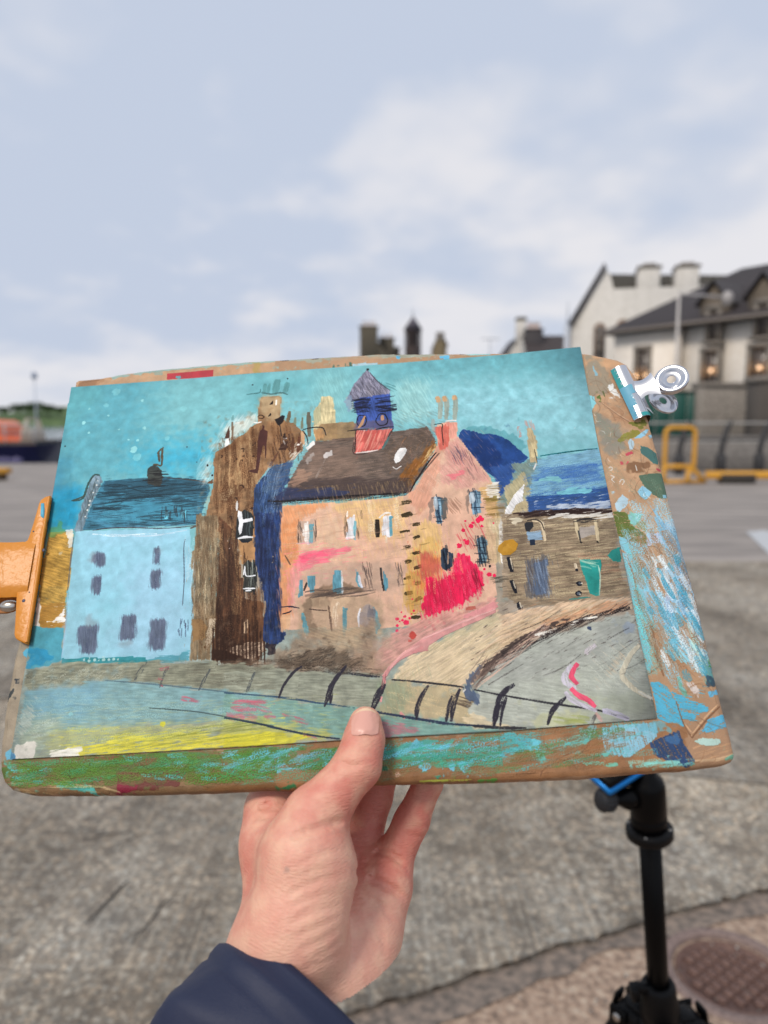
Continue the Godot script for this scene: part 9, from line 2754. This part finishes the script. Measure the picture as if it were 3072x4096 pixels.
# ---------------------------------------------------------------- the hand
class Field:
	var o: Vector3
	var c: float
	var nx: int
	var ny: int
	var nz: int
	var f := PackedFloat32Array()

	func _init(lo: Vector3, hi: Vector3, cell: float) -> void:
		o = lo
		c = cell
		nx = int((hi.x - lo.x) / cell) + 2
		ny = int((hi.y - lo.y) / cell) + 2
		nz = int((hi.z - lo.z) / cell) + 2
		f.resize(nx * ny * nz)
		f.fill(0.04)

	# joins a tapered limb between two joints to what is there; k is how softly
	func bone(a: Vector3, ra: float, b: Vector3, rb: float, k: float) -> void:
		var m := maxf(ra, rb) + k + 0.004
		var lo := (a.min(b) - Vector3.ONE * m - o) / c
		var hi := (a.max(b) + Vector3.ONE * m - o) / c
		var ab := b - a
		var ll := ab.length_squared()
		for z in range(maxi(0, int(lo.z)), mini(nz, int(hi.z) + 1)):
			for y in range(maxi(0, int(lo.y)), mini(ny, int(hi.y) + 1)):
				var at := (z * ny + y) * nx
				for x in range(maxi(0, int(lo.x)), mini(nx, int(hi.x) + 1)):
					var p := o + Vector3(x, y, z) * c - a
					var t := clampf(p.dot(ab) / ll, 0.0, 1.0)
					var d := (p - ab * t).length() - lerpf(ra, rb, t)
					var e := f[at + x]
					var h := maxf(k - absf(d - e), 0.0) / k
					f[at + x] = minf(d, e) - h * h * k * 0.25

	# presses a crease w wide and g deep along a bent line
	func crease(pts: Array, w: float, g: float) -> void:
		var m := w * 3.0
		for i in pts.size() - 1:
			var a: Vector3 = pts[i]
			var b: Vector3 = pts[i + 1]
			var lo := (a.min(b) - Vector3.ONE * m - o) / c
			var hi := (a.max(b) + Vector3.ONE * m - o) / c
			var ab := b - a
			var ll := maxf(1e-9, ab.length_squared())
			for z in range(maxi(0, int(lo.z)), mini(nz, int(hi.z) + 1)):
				for y in range(maxi(0, int(lo.y)), mini(ny, int(hi.y) + 1)):
					for x in range(maxi(0, int(lo.x)), mini(nx, int(hi.x) + 1)):
						var p := o + Vector3(x, y, z) * c - a
						var t := p.dot(ab) / ll
						if (t < 0.0 and i > 0) or t >= 1.0 and i < pts.size() - 2:
							continue
						t = clampf(t, 0.0, 1.0)
						var d := (p - ab * t).length() / w
						var s := (i + t) / (pts.size() - 1)
						f[(z * ny + y) * nx + x] += g * exp(-d * d) * minf(1.0, sin(clampf(s, 0.03, 0.97) * PI) * 1.6)

	func at(p: Vector3) -> float:
		var q := (p - o) / c
		var x := clampi(int(q.x), 0, nx - 2)
		var y := clampi(int(q.y), 0, ny - 2)
		var z := clampi(int(q.z), 0, nz - 2)
		var u := q - Vector3(x, y, z)
		var r := 0.0
		for k in 8:
			var i := k & 1
			var j := (k >> 1) & 1
			var l := k >> 2
			r += f[((z + l) * ny + y + j) * nx + x + i] * (u.x if i else 1.0 - u.x) * (u.y if j else 1.0 - u.y) * (u.z if l else 1.0 - u.z)
		return r

	func slope(p: Vector3) -> Vector3:
		var e := c * 0.75
		return Vector3(at(p + Vector3(e, 0, 0)) - at(p - Vector3(e, 0, 0)), at(p + Vector3(0, e, 0)) - at(p - Vector3(0, e, 0)), at(p + Vector3(0, 0, e)) - at(p - Vector3(0, 0, e))).normalized()

	# the first point of the skin on a line of sight
	func touch(from: Vector3, through: Vector3) -> Vector3:
		var d := (through - from).normalized()
		var p := from
		for k in 400:
			var v := at(p) if p.x > o.x and p.y > o.y and p.z > o.z and p.x < o.x + nx * c and p.y < o.y + ny * c and p.z < o.z + nz * c else 0.02
			if v < 0.0002:
				return p
			p += d * clampf(v * 0.7, 0.0003, 0.008)
		return through

	func skin(tint: Callable) -> ArrayMesh:
		var ids := PackedInt32Array()
		ids.resize(nx * ny * nz)
		ids.fill(-1)
		var vs := PackedVector3Array()
		var dx := [0, 1, nx, nx + 1, nx * ny, nx * ny + 1, nx * ny + nx, nx * ny + nx + 1]
		for z in nz - 1:
			for y in ny - 1:
				var at0 := (z * ny + y) * nx
				for x in nx - 1:
					var b := at0 + x
					var v0 := f[b]
					if v0 > 0.004 or v0 < -0.004:
						continue
					var neg := 0
					for k in 8:
						if f[b + dx[k]] < 0.0:
							neg += 1
					if neg == 0 or neg == 8:
						continue
					var s := Vector3.ZERO
					var n := 0
					for e in [[0, 1], [2, 3], [4, 5], [6, 7], [0, 2], [1, 3], [4, 6], [5, 7], [0, 4], [1, 5], [2, 6], [3, 7]]:
						var p: float = f[b + dx[e[0]]]
						var q: float = f[b + dx[e[1]]]
						if (p < 0.0) != (q < 0.0):
							var t := p / (p - q)
							var c0 := Vector3(e[0] & 1, (e[0] >> 1) & 1, e[0] >> 2)
							var c1 := Vector3(e[1] & 1, (e[1] >> 1) & 1, e[1] >> 2)
							s += c0.lerp(c1, t)
							n += 1
					ids[b] = vs.size()
					vs.append(o + (Vector3(x, y, z) + s / n) * c)
		var ix := PackedInt32Array()
		for z in range(1, nz - 1):
			for y in range(1, ny - 1):
				for x in range(1, nx - 1):
					var b := (z * ny + y) * nx + x
					var v := f[b]
					if v > 0.004 or v < -0.004:
						continue
					for ax in 3:
						var step: int = [1, nx, nx * ny][ax]
						var w := f[b + step]
						if (v < 0.0) == (w < 0.0):
							continue
						var s1: int = [nx, nx * ny, 1][ax]
						var s2: int = [nx * ny, 1, nx][ax]
						var q := [ids[b - s1 - s2], ids[b - s2], ids[b], ids[b - s1]]
						if q.has(-1):
							continue
						if v < 0.0:
							ix.append_array(PackedInt32Array([q[0], q[2], q[1], q[0], q[3], q[2]]))
						else:
							ix.append_array(PackedInt32Array([q[0], q[1], q[2], q[0], q[2], q[3]]))
		var ns := PackedVector3Array()
		var cs := PackedColorArray()
		for v in vs:
			var g := slope(v)
			ns.append(g)
			cs.append(tint.call(v, g))
		var arr := []
		arr.resize(Mesh.ARRAY_MAX)
		arr[Mesh.ARRAY_VERTEX] = vs
		arr[Mesh.ARRAY_NORMAL] = ns
		arr[Mesh.ARRAY_COLOR] = cs
		arr[Mesh.ARRAY_INDEX] = ix
		var m := ArrayMesh.new()
		m.add_surface_from_arrays(Mesh.PRIMITIVE_TRIANGLES, arr)
		return m


func hand() -> void:
	var eye := Vector3(0, 1.6, 0)
	# joints
	var t_tip := Vector3(-0.0084, 1.4649, -0.3284)
	var t_pad := Vector3(-0.0089, 1.4594, -0.3229)
	var t_ip := Vector3(-0.0116, 1.4507, -0.3162)
	var t_mid := Vector3(-0.0206, 1.4413, -0.3113)
	var t_mcp := Vector3(-0.0294, 1.4313, -0.3081)
	var t_met := Vector3(-0.0336, 1.4197, -0.2987)
	var t_cmc := Vector3(-0.0376, 1.3905, -0.2891)
	var wr_r := Vector3(-0.0448, 1.3764, -0.2915)
	var wr_u := Vector3(-0.0181, 1.3605, -0.3017)
	var i_mcp := Vector3(-0.0525, 1.4197, -0.3369)
	var i_pip := Vector3(-0.0477, 1.4313, -0.3484)
	var i_dip := Vector3(-0.0374, 1.4425, -0.3558)
	var i_tip := Vector3(-0.0303, 1.4539, -0.3592)
	var m_mcp := Vector3(-0.0295, 1.4038, -0.3441)
	var m_pip := Vector3(-0.0187, 1.4212, -0.3573)
	var m_tip := Vector3(-0.0143, 1.4511, -0.3598)
	var r_mcp := Vector3(-0.0116, 1.3955, -0.3441)
	var r_pip := Vector3(-0.0048, 1.4170, -0.3527)
	var r_dip := Vector3(0.0011, 1.4352, -0.3549)
	var r_tip := Vector3(0.0042, 1.4515, -0.3589)
	var p_mcp := Vector3(0.0028, 1.3935, -0.3328)
	var p_pip := Vector3(0.0131, 1.4112, -0.3410)
	var p_dip := Vector3(0.0211, 1.4281, -0.3460)
	var p_tip := Vector3(0.0226, 1.4414, -0.3526)
	var hyp0 := Vector3(0.0014, 1.3862, -0.3259)
	var hyp1 := Vector3(-0.0082, 1.3715, -0.3120)
	var cuff := Vector3(-0.0270, 1.3561, -0.2870)
	var elbow := Vector3(-0.0727, 1.3171, -0.2381)
	var arm := (elbow - cuff).normalized()
	var across := arm.cross((cuff - eye).normalized()).normalized()
	if across.x < 0:
		across = -across
	var fa_r := cuff + arm * 0.045 - across * 0.014
	var fa_u := cuff + arm * 0.045 + across * 0.021
	var lo := p_tip.min(i_tip).min(fa_r).min(wr_r).min(i_mcp).min(t_tip).min(fa_u) - Vector3(0.032, 0.0, 0.026)
	var hi := p_pip.max(t_tip).max(fa_u).max(i_tip).max(fa_r).max(hyp0) + Vector3(0.022, 0.014, 0.0)
	lo.y = Vector3(-0.0309, 1.3699, -0.2544).y
	hi.z = Vector3(-0.0276, 1.3946, -0.2272).z
	var F := Field.new(lo, hi, 0.00112)
	# palm: the bones of the hand's back and the pads, softly joined
	F.bone(i_mcp, 0.0122, wr_r, 0.0150, 0.010)
	F.bone(m_mcp, 0.0112, wr_r.lerp(wr_u, 0.35), 0.0150, 0.010)
	F.bone(r_mcp, 0.0106, wr_r.lerp(wr_u, 0.7), 0.0150, 0.010)
	F.bone(p_mcp, 0.0098, wr_u, 0.0150, 0.010)
	F.bone(hyp0, 0.0106, hyp1, 0.0130, 0.009)
	F.bone(hyp1, 0.0130, wr_u, 0.0160, 0.010)
	F.bone(wr_r, 0.0180, fa_r, 0.0190, 0.012)
	F.bone(wr_u, 0.0178, fa_u, 0.0195, 0.012)
	F.bone(wr_r.lerp(wr_u, 0.5), 0.0180, fa_r.lerp(fa_u, 0.5), 0.020, 0.014)
	# ball of the thumb
	F.bone(t_met, 0.0165, t_cmc, 0.0185, 0.009)
	F.bone(t_met.lerp(t_cmc, 0.25) + Vector3(0.007, 0.0, -0.002), 0.0170, t_cmc + Vector3(0.006, 0.012, -0.002), 0.0165, 0.008)
	F.bone(t_cmc, 0.0185, wr_r, 0.0185, 0.012)
	F.bone(t_met, 0.0150, t_mcp, 0.0136, 0.008)
	# web between thumb and first finger
	F.bone(t_met + Vector3(-0.004, -0.004, -0.006), 0.0130, i_mcp.lerp(wr_r, 0.25), 0.0130, 0.010)
	# fingers behind the board
	F.bone(i_mcp, 0.0118, i_pip, 0.0096, 0.004)
	F.bone(i_pip, 0.0096, i_dip, 0.0086, 0.003)
	F.bone(i_dip, 0.0086, i_tip, 0.0074, 0.003)
	F.bone(m_mcp, 0.0108, m_pip, 0.0092, 0.003)
	F.bone(m_pip, 0.0092, m_tip, 0.0076, 0.003)
	F.bone(r_mcp, 0.0096, r_pip, 0.0084, 0.003)
	F.bone(r_pip, 0.0086, r_dip, 0.0078, 0.003)
	F.bone(r_dip, 0.0078, r_tip, 0.0070, 0.003)
	F.bone(p_mcp, 0.0092, p_pip, 0.0080, 0.003)
	F.bone(p_pip, 0.0081, p_dip, 0.0068, 0.003)
	F.bone(p_dip, 0.0067, p_tip, 0.0060, 0.003)
	# thumb
	F.bone(t_mcp, 0.0122, t_mid, 0.0096, 0.005)
	F.bone(t_mid, 0.0096, t_ip, 0.0096, 0.005)
	F.bone(t_ip, 0.0096, t_pad, 0.0086, 0.005)
	F.bone(t_pad, 0.0086, t_tip, 0.0074, 0.004)
	# creases
	var look := func(pts: Array) -> Array:
		var r := []
		for p in pts:
			r.append(F.touch(eye, p))
		return r
	var lines := [
		[[Vector3(-0.0419, 1.4210, -0.3109), Vector3(-0.0338, 1.4226, -0.3111), Vector3(-0.0245, 1.4258, -0.3115), Vector3(-0.0161, 1.4275, -0.3117)], 0.0017, 0.0022],
		[[Vector3(-0.0408, 1.4150, -0.3102), Vector3(-0.0300, 1.4194, -0.3107), Vector3(-0.0202, 1.4226, -0.3111), Vector3(-0.0148, 1.4235, -0.3112)], 0.0014, 0.0005],
		[[Vector3(-0.0397, 1.4075, -0.3093), Vector3(-0.0278, 1.4129, -0.3100), Vector3(-0.0148, 1.4159, -0.3103)], 0.0013, 0.00045],
		[[Vector3(-0.0419, 1.4010, -0.3085), Vector3(-0.0300, 1.4064, -0.3092), Vector3(-0.0148, 1.4091, -0.3095)], 0.0013, 0.0005],
		[[Vector3(-0.0441, 1.3946, -0.3078), Vector3(-0.0300, 1.4010, -0.3085), Vector3(-0.0148, 1.4043, -0.3089)], 0.0013, 0.0005],
		[[Vector3(-0.0441, 1.3892, -0.3071), Vector3(-0.0300, 1.3946, -0.3078), Vector3(-0.0158, 1.3967, -0.3080)], 0.0014, 0.0005],
		[[Vector3(-0.0430, 1.3827, -0.3063), Vector3(-0.0300, 1.3881, -0.3070), Vector3(-0.0169, 1.3919, -0.3074)], 0.0016, 0.0007],
		[[Vector3(-0.0419, 1.3762, -0.3056), Vector3(-0.0289, 1.3816, -0.3062), Vector3(-0.0180, 1.3870, -0.3069)], 0.0016, 0.0007],
		[[Vector3(-0.0376, 1.3719, -0.3050), Vector3(-0.0267, 1.3762, -0.3056), Vector3(-0.0180, 1.3822, -0.3063)], 0.0016, 0.0006],
		[[Vector3(-0.0332, 1.3676, -0.3045), Vector3(-0.0234, 1.3719, -0.3050), Vector3(-0.0169, 1.3779, -0.3058)], 0.0014, 0.0005],
		[[Vector3(-0.0519, 1.4242, -0.3314), Vector3(-0.0548, 1.4246, -0.3315), Vector3(-0.0583, 1.4226, -0.3313)], 0.0018, 0.0022],
		[[Vector3(-0.0196, 1.4533, -0.3148), Vector3(-0.0148, 1.4515, -0.3146), Vector3(-0.0088, 1.4517, -0.3146)], 0.0012, 0.0010],
		[[Vector3(-0.0213, 1.4508, -0.3145), Vector3(-0.0148, 1.4498, -0.3144), Vector3(-0.0104, 1.4506, -0.3145)], 0.0010, 0.0004],
		[[Vector3(-0.0153, 1.4648, -0.3162), Vector3(-0.0126, 1.4640, -0.3161), Vector3(-0.0050, 1.4642, -0.3161), Vector3(-0.0026, 1.4657, -0.3163)], 0.0010, 0.0005],
		[[Vector3(-0.0140, 1.3888, -0.3373), Vector3(-0.0066, 1.3853, -0.3369), Vector3(0.0017, 1.3812, -0.3364), Vector3(0.0099, 1.3759, -0.3357)], 0.0017, 0.0034],
		[[Vector3(-0.0137, 1.3982, -0.3384), Vector3(-0.0043, 1.3982, -0.3384), Vector3(0.0040, 1.3959, -0.3381), Vector3(0.0111, 1.3900, -0.3374)], 0.0015, 0.0017],
		[[Vector3(-0.0137, 1.3794, -0.3362), Vector3(-0.0054, 1.3747, -0.3356), Vector3(0.0028, 1.3688, -0.3349)], 0.0014, 0.0013],
		[[Vector3(-0.0161, 1.3700, -0.3350), Vector3(-0.0114, 1.3606, -0.3339), Vector3(-0.0102, 1.3512, -0.3328)], 0.0018, 0.0008],
		[[Vector3(-0.0102, 1.3724, -0.3353), Vector3(-0.0043, 1.3630, -0.3342), Vector3(-0.0007, 1.3535, -0.3331)], 0.0014, 0.0005],
		[[Vector3(0.0076, 1.4065, -0.3394), Vector3(0.0147, 1.4047, -0.3392), Vector3(0.0206, 1.4059, -0.3393)], 0.0012, 0.0006],
		[[Vector3(0.0099, 1.4100, -0.3398), Vector3(0.0171, 1.4093, -0.3397), Vector3(0.0220, 1.4105, -0.3399)], 0.0010, 0.0004],
		[[Vector3(-0.0155, 1.3630, -0.3342), Vector3(-0.0131, 1.3524, -0.3329), Vector3(-0.0161, 1.3418, -0.3317)], 0.0022, 0.0012],
		[[Vector3(-0.0114, 1.3794, -0.3362), Vector3(-0.0019, 1.3700, -0.3350), Vector3(0.0064, 1.3630, -0.3342)], 0.0014, 0.0006],
		[[Vector3(-0.0066, 1.3735, -0.3355), Vector3(-0.0007, 1.3606, -0.3339), Vector3(0.0005, 1.3465, -0.3322)], 0.0015, 0.0006],
		[[Vector3(-0.0137, 1.3935, -0.3378), Vector3(-0.0078, 1.3935, -0.3378), Vector3(-0.0019, 1.3918, -0.3376)], 0.0014, 0.0007],
		[[Vector3(-0.0548, 1.4153, -0.3304), Vector3(-0.0594, 1.4141, -0.3302), Vector3(-0.0634, 1.4107, -0.3298)], 0.0014, 0.0006],
		[[Vector3(-0.0513, 1.4187, -0.3308), Vector3(-0.0560, 1.4196, -0.3309), Vector3(-0.0617, 1.4176, -0.3307)], 0.0016, 0.0008],
		[[Vector3(-0.0354, 1.3705, -0.2948), Vector3(-0.0259, 1.3736, -0.2952), Vector3(-0.0164, 1.3788, -0.2958)], 0.0016, 0.0006],
		[[Vector3(-0.0408, 1.3978, -0.3081), Vector3(-0.0289, 1.4026, -0.3087), Vector3(-0.0153, 1.4064, -0.3092)], 0.0011, 0.0004],
		[[Vector3(-0.0397, 1.3859, -0.3067), Vector3(-0.0289, 1.3913, -0.3074), Vector3(-0.0158, 1.3946, -0.3078)], 0.0011, 0.0004],
		[[Vector3(-0.0312, 1.3632, -0.2939), Vector3(-0.0217, 1.3590, -0.2934), Vector3(-0.0122, 1.3579, -0.2933)], 0.0016, 0.0005],
	]
	for l in lines:
		F.crease(look.call(l[0]), l[1], l[2] * (1.3 if l[2] > 0.0007 else 0.8 + rng.randf() * 0.3))
	# a shallow bed for the nail
	var nb := []
	for p in [Vector3(-0.0081, 1.4720, -0.3170), Vector3(-0.0085, 1.4657, -0.3163)]:
		nb.append(F.touch(eye, p))
	var pink_and_shade := [[t_pad, 0.016, 0.5], [t_ip + Vector3(0.004, -0.004, 0.006), 0.018, 0.45], [t_mid, 0.020, 0.4], [i_mcp.lerp(wr_r, 0.4) + Vector3(-0.008, 0, 0.008), 0.026, 0.65], [t_mcp, 0.02, 0.35], [p_pip, 0.024, 0.6], [r_pip, 0.030, 0.9], [m_pip, 0.030, 1.0], [r_mcp, 0.022, 0.6], [p_mcp, 0.018, 0.4], [i_mcp, 0.014, 0.6], [wr_u.lerp(hyp1, 0.5), 0.016, 0.25]]  # skin's own pinks; stronger on fingers behind the board, painting in their shade
	var nz := FastNoiseLite.new()
	nz.seed = 4
	nz.frequency = 90.0
	nz.fractal_octaves = 3
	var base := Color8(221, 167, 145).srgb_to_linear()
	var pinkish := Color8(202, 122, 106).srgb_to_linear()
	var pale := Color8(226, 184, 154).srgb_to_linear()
	var mole := F.touch(eye, Vector3(-0.0407, 1.4125, -0.2998))
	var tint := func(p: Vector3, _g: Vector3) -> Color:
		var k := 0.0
		for e in pink_and_shade:
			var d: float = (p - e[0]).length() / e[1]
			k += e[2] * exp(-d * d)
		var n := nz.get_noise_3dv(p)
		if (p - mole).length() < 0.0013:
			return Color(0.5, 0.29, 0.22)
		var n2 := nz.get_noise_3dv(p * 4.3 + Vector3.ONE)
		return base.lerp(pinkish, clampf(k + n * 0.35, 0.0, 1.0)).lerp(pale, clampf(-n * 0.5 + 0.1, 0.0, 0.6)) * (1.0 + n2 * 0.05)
	var root := thing("person", "left hand in navy jacket sleeve gripping the painting board, thumb in front", "person", wr_r.lerp(wr_u, 0.5))
	var sk := plain([255, 255, 255], 0.56)
	sk.vertex_color_use_as_albedo = true
	sk.subsurf_scatter_enabled = true
	sk.subsurf_scatter_strength = 0.06
	sk.heightmap_enabled = true
	var wrinkle := noise_tex(0.03, 4, 66, 512)
	sk.heightmap_texture = wrinkle
	sk.heightmap_scale = 0.035
	sk.uv1_triplanar = true
	sk.uv1_scale = Vector3(16.0, 62.0, 30.0)
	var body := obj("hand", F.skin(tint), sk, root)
	body.position = -root.position
	nail(F, root, eye)
	sleeve(root, cuff, elbow)


func nail(F: Field, root: Node3D, eye: Vector3) -> void:
	# a curved plate that lies on the thumb's end
	var a := F.touch(eye, Vector3(-0.0084, 1.4646, -0.3161))
	var b := F.touch(eye, Vector3(-0.0079, 1.4756, -0.3175))
	var l := F.touch(eye, Vector3(-0.0148, 1.4695, -0.3167))
	var r := F.touch(eye, Vector3(-0.0022, 1.4700, -0.3168))
	var lp := (b - a)
	var wd := (r - l)
	var up := lp.cross(wd).normalized()
	if up.dot(eye - a) < 0:
		up = -up
	var st := begin()
	var edge := begin()
	var n := 16
	var rows := []
	for i in n + 1:
		var row := []
		var u := i / float(n)
		for k in n + 1:
			var v := k / float(n) * 2.0 - 1.0
			var half := sqrt(clampf(1.0 - pow(maxf(0.0, (u - 0.62) / 0.40), 2.6), 0.0, 1.0)) * (0.90 + 0.1 * u) * (1.0 - 0.5 * pow(maxf(0.0, 0.12 - u) / 0.12, 2.0))
			var q := a + lp * u + wd * (v * 0.5 * half) + up * 0.012
			var p := F.touch(q, q - up * 0.03)
			p += up * (0.0004 + 0.0005 * (1.0 - v * v) + 0.0004 * u)
			row.append(p)
		rows.append(row)
	for i in n:
		for k in n:
			quad(st if i < n - 2 else edge, rows[i][k], rows[i + 1][k], rows[i + 1][k + 1], rows[i][k + 1])
	for s in [st, edge]:
		pass
	var m := plain([214, 160, 144], 0.38)
	m.clearcoat_enabled = true
	m.clearcoat = 0.15
	m.clearcoat_roughness = 0.35
	var o := obj("thumb_nail", done(st, true), m, root)
	o.position = -root.position
	var o2 := obj("nail_edge", done(edge, true), plain([224, 192, 160], 0.4), root)
	o2.position = -root.position


func sleeve(root: Node3D, c0: Vector3, c1: Vector3) -> void:
	var ax := (c1 - c0).normalized()
	var sx := ax.cross(Vector3(0, 0, 1)).normalized()
	var sy := ax.cross(sx)
	var nz := FastNoiseLite.new()
	nz.seed = 9
	nz.frequency = 22.0
	nz.fractal_octaves = 3
	var L := 0.26
	var st := begin()
	var rows := []
	var prof := [[0.010, 0.0405], [0.002, 0.0416], [-0.0015, 0.0430], [-0.002, 0.0446], [0.001, 0.0458], [0.005, 0.0463]]
	for k in 60:
		var u := 0.007 + k * 0.0022 if k < 12 else 0.0334 + (k - 12) * 0.0049
		prof.append([u, 0.0465 + 0.012 * (1.0 - exp(-u * 18.0)) + 0.0012 * sin(u * 260.0) * exp(-u * 14.0) * 0.6])
	for i in prof.size():
		var row := []
		for k in 73:
			var an := TAU * k / 72.0
			var d := sx * cos(an) * 1.04 + sy * sin(an) * 0.88
			var u: float = prof[i][0]
			var q := d * 0.04 + ax * u
			var fold := nz.get_noise_3d(q.x * 1.0 + u * 0.6, q.y, q.z) * 0.0060 * clampf(u * 30.0, 0.0, 1.0)
			fold -= 0.0050 * exp(-pow((u - 0.040 - 0.012 * sin(an * 2.0 + 0.8)) / 0.007, 2.0))
			fold -= 0.0060 * exp(-pow((u - 0.075 + 0.016 * sin(an + 2.0)) / 0.009, 2.0))
			fold -= 0.0011 * exp(-pow((u - 0.0135) / 0.0016, 2.0))
			row.append(c0 + ax * u + d * (prof[i][1] + fold))
		rows.append(row)
	for i in prof.size() - 1:
		for k in 72:
			quad(st, rows[i][k], rows[i][k + 1], rows[i + 1][k + 1], rows[i + 1][k])
	var m := plain([19, 30, 60], 0.6)
	m.heightmap_enabled = true
	m.heightmap_texture = noise_tex(0.12, 3, 14, 512)
	m.heightmap_scale = 0.02
	m.uv1_triplanar = true
	m.uv1_scale = Vector3.ONE * 30.0
	m.rim_enabled = true
	m.rim = 0.3
	m.rim_tint = 0.6
	var o := obj("jacket_sleeve", done(st, true), m, root)
	o.position = -root.position
